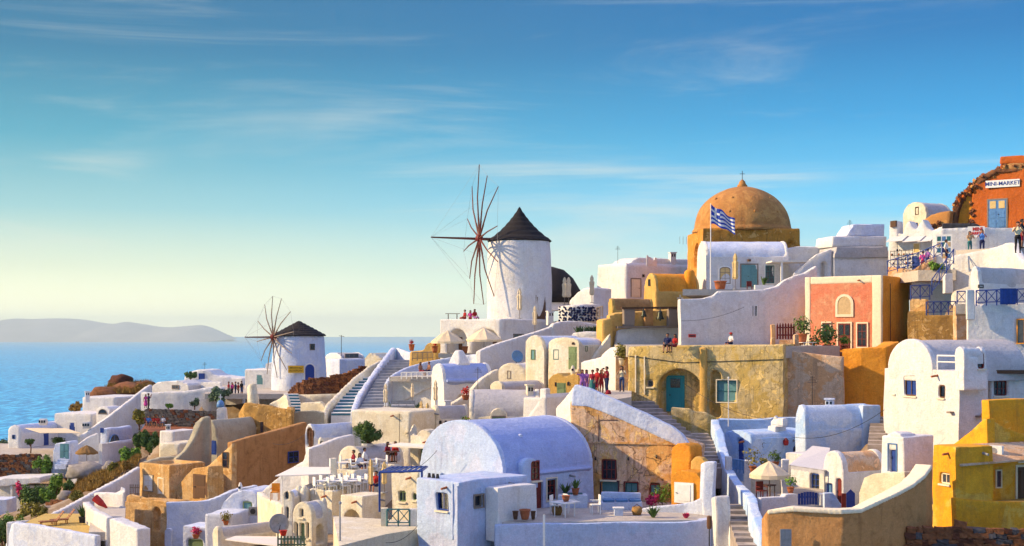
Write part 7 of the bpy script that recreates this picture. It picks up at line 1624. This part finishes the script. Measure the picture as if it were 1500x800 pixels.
# ------------------------------------------------------------------ people
def V(*a): return Vector(a)
def person_mesh(pose):
    """one continuous body facing -y, 1.72 m tall standing; material slots: skin, top, bottom, shoes"""
    sit = pose == 'sit'; dz = -.40 if sit else 0.0
    hip, chest, neck, head = V(0, 0, .95 + dz), V(0, .0, 1.28 + dz), V(0, .01, 1.45 + dz), V(0, -.015, 1.60 + dz)
    S = [(V(0, 0, .90 + dz), V(0, 0, 1.02 + dz), .155, .135, 2), (V(0, 0, 1.02 + dz), chest, .135, .165, 1), (V(-.07, 0, 1.2 + dz), V(-.16, 0, 1.40 + dz), .12, .07, 1), (V(.07, 0, 1.2 + dz), V(.16, 0, 1.40 + dz), .12, .07, 1), (chest, neck, .15, .07, 1), (neck, V(0, 0, 1.53 + dz), .055, .055, 0),
         (V(0, -.01, 1.565 + dz), V(0, -.01, 1.645 + dz), .075, .095, 0), (V(0, -.03, 1.53 + dz), V(0, -.04, 1.57 + dz), .05, .06, 0), (V(0, -.1, 1.605 + dz), V(0, -.125, 1.585 + dz), .014, .018, 0), (V(-.088, 0, 1.59 + dz), V(-.096, .005, 1.62 + dz), .016, .02, 0), (V(.088, 0, 1.59 + dz), V(.096, .005, 1.62 + dz), .016, .02, 0)]
    for s in (-1, 1):
        sh = V(s * .19, 0, 1.40 + dz)
        if pose == 'photo': el, wr = V(s * .30, -.14, 1.19), V(s * .08, -.30, 1.50)
        elif pose == 'wave': el, wr = (V(s * .42, -.05, 1.42), V(s * .34, -.08, 1.66)) if s < 0 else (V(s * .27, .03, 1.13), V(s * .24, -.12, .92))
        elif sit: el, wr = V(s * .28, .0, 1.12 + dz), V(s * .16, -.24, 1.02 + dz)
        else: el, wr = V(s * .26, .03, 1.13), V(s * .27, -.06, .87)
        S += [(sh, el, .062, .046, 1 if pose != 'dress' else 0), (el, wr, .045, .03, 0)]
        d = (wr - el).normalized(); side = V(s, 0, 0) if abs(d.x) < .8 else V(0, -1, 0); palm = wr + d * .08
        S.append((wr, palm, .03, .036, 0))
        fw = d.cross(side).normalized()
        for k in range(4):
            o = palm + fw * (.03 - .02 * k); l = (.062, .078, .084, .07)[3 - k]; m_ = o + d * l * .55; S += [(o, m_, .011, .0105, 0), (m_, m_ + (d * .8 - side * .5).normalized() * l * .5, .0105, .009, 0)]
        S.append((wr + d * .03 + fw * .02, wr + d * .07 + fw * .065, .013, .011, 0))
        h = V(s * .09, 0, .90 + dz)
        if sit: kn, an = V(s * .13, -.44, .54), V(s * .12, -.48, .09)
        elif pose == 'wave': kn, an = V(s * .12, -.03 - .05 * s, .49), V(s * .13, .06 * s, .08)
        else: kn, an = V(s * .11, -.03, .49), V(s * .12, .02, .08)
        low = 2 if pose in ('photo', 'wave') else 0
        S += [(h, kn, .098, .066, 2), (kn, kn.lerp(an, .35), .06, .062, low), (kn.lerp(an, .35), an, .062, .038, low), (an, an + V(0, -.14, -.045), .042, .036, 3), (an, an + V(0, .05, -.04), .042, .036, 3)]
    if pose == 'dress': S += [(V(0, 0, 1.0), V(0, 0, .42), .15, .27, 2)]
    g = G()
    for a, b_, ra, rb, k in S:
        n = 10 if max(ra, rb) > .03 else 6; d = (b_ - a).normalized()
        g.tube([a - d * ra * .6, a, b_, b_ + d * rb * .6], [ra * .55, ra, rb, rb * .55], n)
    o = g.obj('person_tmp', 'skin'); r = o.modifiers.new('r', 'REMESH'); r.mode = 'VOXEL'; r.voxel_size = .0125; r.use_smooth_shade = True
    sm = o.modifiers.new('s', 'SMOOTH'); sm.factor = .5; sm.iterations = 2
    dg = bpy.context.evaluated_depsgraph_get(); me = bpy.data.meshes.new_from_object(o.evaluated_get(dg)); bpy.data.objects.remove(o)
    n = len(me.polygons); c = np.empty(n * 3); me.polygons.foreach_get('center', c); c = c.reshape(-1, 3); best = np.full(n, 1e9); idx = np.zeros(n, int)
    for a, b_, ra, rb, k in S:
        a_, ab = np.array(a), np.array(b_ - a); t = np.clip(((c - a_) @ ab) / max(ab @ ab, 1e-9), 0, 1); d = np.linalg.norm(c - a_ - t[:, None] * ab, axis=1) - (ra + (rb - ra) * t)
        m = d < best; best[m] = d[m]; idx[m] = k
    me.materials.clear()
    for m in ('skin', 'c_red', 'c_navy', 'c_black'): me.materials.append(M(m))
    me.polygons.foreach_set('material_index', idx); me.update(); me.name = 'person'
    return me, head
def hair_mesh(long):
    g = G(); n = 14; v = []; f = []; pr = [(.02, .125), (.07, .112), (.104, .07), (.112, .02), (.106, -.03)] + ([(.115, -.12), (.11, -.22), (.07, -.3)] if long else [(.085, -.075)])
    for r, z in pr:
        for k in range(n):
            a = 2 * math.pi * k / n; y = math.sin(a); rr_ = r
            zz = z
            if z < .03 and y < -.15: rr_ = r * .72; zz = max(z, .045)
            v.append((math.cos(a) * rr_, y * rr_ * 1.08 + .012, zz + .02))
    for i in range(len(pr) - 1):
        for k in range(n): a, b_ = i * n + k, i * n + (k + 1) % n; f.append((a, a + n, b_ + n, b_))
    f.append(tuple(range(n))); me = bpy.data.meshes.new('hair'); me.from_pydata(v, [], f); me.materials.append(M('hairdark')); return me
PM = {}; HM = {l: hair_mesh(l) for l in (False, True)}
def eyes_mesh():
    g = G()
    for s in (-1, 1): g.lathe([(.002, -.012), (.012, 0), (.002, .012)], 6, (s * .034, -.098, .0))
    me = bpy.data.meshes.new('eyes'); me.from_pydata([tuple(v) for v in g.v], [], g.f); me.materials.append(M('c_black')); return me
EM = eyes_mesh()
def person(label, px, yf, D, pose, face, top, bottom, hair='hairdark', long=False, h=1.72, group=None, shoes='c_black', z=None, hat=None):
    """face: direction looked at, degrees; 0 = towards the viewer, 90 = to the right, -90 = to the left"""
    if pose not in PM: PM[pose] = person_mesh(pose)
    me, head = PM[pose]; p = W(px, yf, D)
    if z is not None: p.z = z
    o = bpy.data.objects.new('person', me); COL.objects.link(o); o.location = p; o.rotation_euler = (0, 0, R(face)); s = h / 1.72; o.scale = (s, s, s)
    for i, m in enumerate(('skin', top, bottom, shoes)):
        o.material_slots[i].link = 'OBJECT'; o.material_slots[i].material = M(m)
    tag(o, label, 'person', group)
    q = bpy.data.objects.new('hair', HM[long]); COL.objects.link(q); q.parent = o; q.location = head + V(0, .0, .01); q.material_slots[0].link = 'OBJECT'; q.material_slots[0].material = M(hair)
    e = bpy.data.objects.new('eyes', EM); COL.objects.link(e); e.parent = o; e.location = head
    if hat: G().lathe([(.19, .05), (.18, .07), (.115, .07), (.11, .15), (.03, .17)], 16).obj('hat', hat, o, True).location = head
    return o
# tourists on the path above the cracked wall
person('person in lilac dress with arm raised on the ramp wall', 853, 578, 92, 'wave', 20, 'c_purple', 'c_purple', 'hairbrown', True, 1.66); person('person in lilac top close behind the raised arm', 859, 577, 93, 'stand', -40, 'c_purple', 'c_purple', 'hairdark', True, 1.62)
person('person in dark red top and teal skirt leaning on the ramp wall', 868, 578, 92.5, 'dress', -30, 'c_crimson', 'c_teal', 'hairdark', False, 1.66); person('person in bright red shirt in the middle of the tourist group', 875, 578, 92, 'stand', -60, 'c_red', 'c_crimson', 'hairdark', False, 1.75); person('person in red shawl beside the photographer', 881, 578, 93, 'stand', 30, 'c_red', 'c_red', 'hairbrown', True, 1.66)
person('person in crimson shirt and navy shorts taking a photograph', 889, 577, 91, 'photo', -70, 'c_crimson', 'c_navy', 'hairdark', False, 1.8); person('person in cream top and jeans shading their eyes', 911, 574, 93, 'photo', -20, 'c_cream', 'c_jeans', 'hairdark', True, 1.72)
T = thing('camera', 'small black camera held by the photographer in crimson', 'camera', W(884.5, 540, 90.7), R(-70)); G().box((-.07, -.03, -.05), (.07, .03, .05)).obj('body', 'c_black', T); G().lathe([(.035, 0), (.035, .06)], 10).xf(Matrix.Translation((0, -.03, 0)) @ Matrix.Rotation(R(90), 4, 'X')).obj('lens', 'c_black', T)
T = thing('backpack', 'red bag at the feet of the photographer', 'bag', W(891, 580, 90.5)); soft(G().lathe([(.16, 0), (.2, .18), (.14, .36), (.05, .4)], 12).obj('bag', 'c_crimson', T), [], 60, .01, .03)
# couple on the ledge
zl = W(980, 508, 94.6).z
person('person in navy shirt sitting on the mustard house ledge', 978, 0, 93.9, 'sit', -25, 'c_navy', 'c_black', 'hairdark', False, 1.75, z=zl - .44); person('person in red seated close beside the navy shirt', 989, 0, 94.3, 'sit', -55, 'c_red', 'c_crimson', 'hairdark', True, 1.66, z=zl - .42)
person('person with a red sunhat sitting low against the tall white wall', 1071, 507, 100, 'sit', -60, 'c_white', 'c_navy', 'hairdark', False, 1.6, hat='c_red', z=W(0, 507, 95).z - .3)
T = thing('wall_plaque', 'small red plaque on the white wall behind the couple', 'plaque', W(1014, 492, 108.8)); G().box((-.3, 0, -.13), (.3, .06, .13)).obj('plate', 'redbright', T); G().box((-.24, -.02, -.06), (.24, 0, .06)).obj('inset', 'maroon', T)
# big windmill terrace
zw = W(0, 467, 132).z
person('person in red leaning back on the windmill terrace edge', 681, 0, 135.2, 'sit', -60, 'c_red', 'c_red', 'hairdark', False, 1.75, z=zw - .42); person('person in pale pink between two red companions', 689, 0, 135.0, 'sit', 0, 'c_pink', 'c_red', 'hairdark', True, 1.66, z=zw - .42); person('person in orange-red on the windmill terrace edge beside the tower', 695.5, 0, 134.6, 'sit', 40, 'c_red', 'c_purple', 'hairbrown', True, 1.72, z=zw - .36)
# market corner
person('person with long hair in tan top below the red market sign', 1420.5, 372, 103.5, 'photo', 10, 'c_tan', 'c_teal', 'hairbrown', True, 1.7); person('person in blue shirt below the red market sign', 1438.5, 372, 103, 'photo', -20, 'c_blue', 'c_navy', 'hairdark', False, 1.82)
person('person in yellow shirt and dark shorts on the ramp by the market', 1491, 371, 78, 'photo', -10, 'c_cream', 'c_black', 'hairdark', False, 1.78)
person('person in dark clothes behind the yellow shirt', 1497, 364, 84, 'stand', 60, 'c_black', 'c_crimson', 'hairdark', False, 1.78)
person('person in pink at the blue railing by the stall', 1352, 399, 108, 'stand', 150, 'c_pink', 'c_crimson', 'hairbrown', False, 1.66); person('person in purple at the blue railing by the stall', 1359, 396, 109, 'stand', 120, 'c_purple', 'c_navy', 'hairdark', False, 1.72); person('person in white passing the display board', 1386, 385, 104, 'stand', 60, 'c_white', 'c_navy', 'hairdark', False, 1.75)
# left
person('person in dark blue taking pictures on the headland path', 217.5, 599, 163, 'photo', 120, 'c_navy', 'c_black', 'hairdark', False, 1.85); person('person in pink dress beside the headland photographer', 213.5, 598, 161, 'dress', 30, 'c_pink', 'c_pink', 'hairbrown', True, 1.62)
for i, (x, c1, c2) in enumerate(((211, 'c_crimson', 'c_black'), (217.5, 'c_blue', 'c_navy'), (226, 'c_red', 'c_black'), (231, 'c_red', 'c_crimson'), (239, 'c_white', 'c_jeans'))):
    person(('person in crimson', 'person in light blue', 'person in red with black trousers', 'person in red with crimson trousers', 'person in white')[i] + ' sitting at the dark stone wall', x, 626, 154, 'sit', (-30, 10, 0, 20, -10)[i], c1, c2, 'hairdark', i % 2 == 0, 1.7, group='people sitting at the dark stone wall')
for i, (x, y, c1, c2, po) in enumerate(((335, 577, 'c_crimson', 'c_navy', 'stand'), (340, 578, 'c_pink', 'c_black', 'stand'), (345, 577, 'c_navy', 'c_navy', 'photo'), (349, 578, 'c_red', 'c_black', 'stand'), (354, 576, 'c_black', 'c_jeans', 'stand'))):
    person('person in ' + ('crimson top, outermost', 'pink top', 'navy clothes with a camera', 'red top', 'black top nearest the teal-door cube')[i] + ' of the group by the white cube house', x, y + 4, 161, po, (-80, -40, -70, 100, 60)[i], c1, c2, 'hairdark', i == 1, 1.74, group='tourists by the white cube house')
# restaurant and balcony
zt = W(521, 689, 82.5).z - .4
person('person in navy skirt and white top dining on the upper terrace', 527, 0, 84.0, 'sit', 40, 'c_white', 'c_navy', 'hairdark', True, 1.68, z=zt); person('person in red dining with their back to the railing', 518, 0, 86, 'sit', -70, 'c_crimson', 'c_black', 'hairbrown', False, 1.72, z=zt); person('waiter in white shirt on the upper dining terrace', 534, 0, 85.6, 'stand', 90, 'c_white', 'c_black', 'hairdark', False, 1.75, z=zt - .25)
person('person in dark red at the far dining table under the cream wall', 568, 677, 89.5, 'sit', 60, 'c_crimson', 'c_black', 'hairdark', True, 1.7); person('person in orange-red at the far dining table', 579, 677, 89.8, 'sit', -40, 'c_red', 'c_crimson', 'hairbrown', False, 1.75); table(573.5, 678, 89, 'dark dining table between two guests in red', 'brownwood', 'brownwood', None, True, .45)
person('person in red shirt at the lower terrace table near the umbrella', 551, 0, 80.3, 'sit', -30, 'c_red', 'c_navy', 'hairdark', False, 1.7, z=W(487, 719, 79.5).z - .25)
zb = W(0, 552, 121).z
person('sunbather with brown hair on the curved balcony', 616, 0, 122.5, 'sit', 60, 'skin', 'c_crimson', 'hairbrown', True, 1.7, z=zb - .05); person('sunbather with dark hair leaning forward on the curved balcony', 628.5, 0, 122.5, 'sit', -60, 'skin', 'c_navy', 'hairdark', False, 1.75, z=zb - .05)
# ------------------------------------------------------------------ ground, sea, far island
def build_ground():
    A = np.array(ANCH, float)
    xs = np.arange(-110, 121, 1.6); ys = np.arange(40, 262, 1.6)
    X, Y = np.meshgrid(xs, ys); P = np.stack([X.ravel(), Y.ravel()], 1); Z = np.zeros(len(P))
    for i in range(0, len(P), 2000):
        d = np.hypot(P[i:i + 2000, None, 0] - A[None, :, 0], P[i:i + 2000, None, 1] - A[None, :, 1]); w = np.exp(-A[None, :, 2] / 3.0) / (d + 0.4) ** 3.4
        Z[i:i + 2000] = (w * A[None, :, 2]).sum(1) / w.sum(1)
        dm = d.min(1); Z[i:i + 2000] -= np.clip(dm - 4, 0, None) * 0.22
    rs = np.random.RandomState(2)
    # keep under every footprint
    for C, dL, dR, L, Rr, z in FOOT:
        q = P - np.array([[C.x, C.y]]); u = q[:, 0] * dL.x + q[:, 1] * dL.y; v = q[:, 0] * dR.x + q[:, 1] * dR.y
        m = (u > -1.2) & (u < L + 1.2) & (v > -1.2) & (v < Rr + 1.2); Z[m] = np.minimum(Z[m], z)
    # the back of the hill and the left side fall towards the sea
    Z -= np.clip(P[:, 1] - 190, 0, None) * 0.55
    Z = np.where(P[:, 0] < -75, Z - (-75 - P[:, 0]) * 0.8, Z)
    Z += 0.15 * np.sin(P[:, 0] * .7 + 1.3 * np.sin(P[:, 1] * .3)) + 0.12 * np.sin(P[:, 1] * .9 + P[:, 0] * .4)
    nx, ny = len(xs), len(ys); v = [(P[i, 0], P[i, 1], Z[i]) for i in range(len(P))]; f = []
    for j in range(ny - 1):
        for i in range(nx - 1): a = j * nx + i; f.append((a, a + 1, a + nx + 1, a + nx))
    # skirt down to the sea
    n0 = len(v); ring = [i for i in range(nx)] + [j * nx + nx - 1 for j in range(1, ny)] + [(ny - 1) * nx + i for i in range(nx - 2, -1, -1)] + [j * nx for j in range(ny - 2, 0, -1)]
    for k, i in enumerate(ring):
        x, y, z = v[i]; dx, dy = x, y - 140; s = 1.9 + .15 * math.sin(k * .21) + .1 * math.sin(k * .67)
        v.append((dx * s, 140 + dy * s if dy > 0 else y - 25, -100))
    m = len(ring)
    for k in range(m): f.append((ring[(k + 1) % m], ring[k], n0 + k, n0 + (k + 1) % m))
    o = mesh_obj('hillside', v, f, 'ground', None, True); o['kind'] = 'structure'
plaster('ground', (0.46, 0.37, 0.28), (0.36, 0.27, 0.19), stain=(0.16, 0.10, 0.06), stain_amt=0.6, patch=(0.30, 0.20, 0.11), patch_amt=.7, bump=.8)
for x_, y_, D_ in ((1570, 452, 86), (1640, 445, 90), (1560, 378, 100), (1650, 372, 100), (1560, 350, 116), (1660, 345, 118), (1540, 640, 76), (1640, 600, 78), (1560, 790, 64), (1660, 760, 66), (1540, 346, 106), (1620, 345, 106)):
    q = W(x_, y_, D_); ANCH.append((q.x, q.y, q.z - .3))
build_ground()
# sea
def sea_mat():
    m, nt, bs = _bsdf('sea'); N = nt.nodes.new; Lk = nt.links.new
    tc = N('ShaderNodeTexCoord'); mp = N('ShaderNodeMapping'); Lk(tc.outputs['Object'], mp.inputs[0]); mp.inputs['Scale'].default_value = (1, .55, 1)
    n1 = N('ShaderNodeTexNoise'); n1.inputs['Scale'].default_value = .035; n1.inputs['Detail'].default_value = 9; n1.inputs['Roughness'].default_value = .62; Lk(mp.outputs[0], n1.inputs[0])
    n2 = N('ShaderNodeTexNoise'); n2.inputs['Scale'].default_value = .004; n2.inputs['Detail'].default_value = 4; Lk(mp.outputs[0], n2.inputs[0])
    r = N('ShaderNodeValToRGB'); Lk(n2.outputs[0], r.inputs[0]); e = r.color_ramp.elements
    e[0].position = .35; e[0].color = (.004, .16, .44, 1); e[1].position = .65; e[1].color = (.01, .25, .58, 1)
    mp2 = N('ShaderNodeMapping'); Lk(tc.outputs['Object'], mp2.inputs[0]); mp2.inputs['Scale'].default_value = (1, .2, 1)
    n3 = N('ShaderNodeTexNoise'); n3.inputs['Scale'].default_value = .10; n3.inputs['Detail'].default_value = 4; n3.inputs['Roughness'].default_value = .7; Lk(mp2.outputs[0], n3.inputs[0])
    q = N('ShaderNodeMapRange'); Lk(n3.outputs[0], q.inputs[0]); q.inputs[1].default_value = .44; q.inputs[2].default_value = .60
    mx = N('ShaderNodeMix'); mx.data_type = 'RGBA'; Lk(q.outputs[0], mx.inputs[0]); Lk(r.outputs[0], mx.inputs[6]); mx.inputs[7].default_value = (.08, .60, .92, 1)  # pale streaks paint sparkle and reflected sky into the water colour
    Lk(mx.outputs[2], bs.inputs['Base Color']); bs.inputs['Roughness'].default_value = .3; bs.inputs['Specular IOR Level'].default_value = .3; bs.inputs['IOR'].default_value = 1.33
    bp = N('ShaderNodeBump'); bp.inputs['Strength'].default_value = 1.0; bp.inputs['Distance'].default_value = 2.2; Lk(n1.outputs[0], bp.inputs['Height']); Lk(bp.outputs[0], bs.inputs['Normal'])
    MATS['sea'] = m
sea_mat()
o = mesh_obj('sea', [(-250000, -3000, 0), (250000, -3000, 0), (250000, 320000, 0), (-250000, 320000, 0)], [(0, 1, 2, 3)], 'sea'); o.location = (0, 0, -95); o['kind'] = 'structure'
# far island
def island():
    D = 26000; r = random.Random(5)
    prof = [(-160, 493), (-60, 478), (0, 467), (30, 467), (75, 466), (110, 468), (150, 474), (172, 471), (200, 475), (230, 479), (262, 477), (283, 476), (300, 481), (316, 488), (334, 496)]
    q = smooth_path([(x, y) for x, y in prof], 6); v = []; f = []
    rows = 7
    for x, y in q:
        X = (x - CX) / F * D; H = (HY - y) / F * D + 95
        for j in range(rows):
            t = j / (rows - 1); h = max(H, 0) * (math.sin(math.pi * t) ** .8 if t <= .5 else math.sin(math.pi * t)) * (1 + .05 * r.uniform(-1, 1) * (0 if abs(t - .5) < .01 else 1))
            v.append((X + 300 * math.sin(t * 5), (t - .5) * 5000, h - 5))
    n = len(q)
    for i in range(n - 1):
        for j in range(rows - 1): a = i * rows + j; f.append((a, a + rows, a + rows + 1, a + 1))
    plain('islandrock', (.34, .33, .32), .95, .3, scale=.002)
    o = mesh_obj('far_island', v, f, 'islandrock', None, True); o.location = (0, D, -95); o['kind'] = 'structure'
island()
# the sea air between here and the island
def haze():
    o = G().box((-60000, -3000, 0), (60000, 60000, 0.1)).obj('haze', 'white'); me = o.data
    g = G().box((-60000, -2500, -98), (60000, 29000, 395)); me.clear_geometry(); me.from_pydata([tuple(v) for v in g.v], [], g.f)
    m = bpy.data.materials.new('sea_air'); m.use_nodes = True; nt = m.node_tree; nt.nodes.clear()
    out = nt.nodes.new('ShaderNodeOutputMaterial'); pv = nt.nodes.new('ShaderNodeVolumePrincipled'); pv.inputs['Color'].default_value = (.76, .95, 1, 1); pv.inputs['Density'].default_value = HAZE; pv.inputs['Anisotropy'].default_value = .0
    nt.links.new(pv.outputs[0], out.inputs['Volume']); me.materials.clear(); me.materials.append(m); o['kind'] = 'stuff'
HAZE = 5.2e-5
haze()
finish_soft()
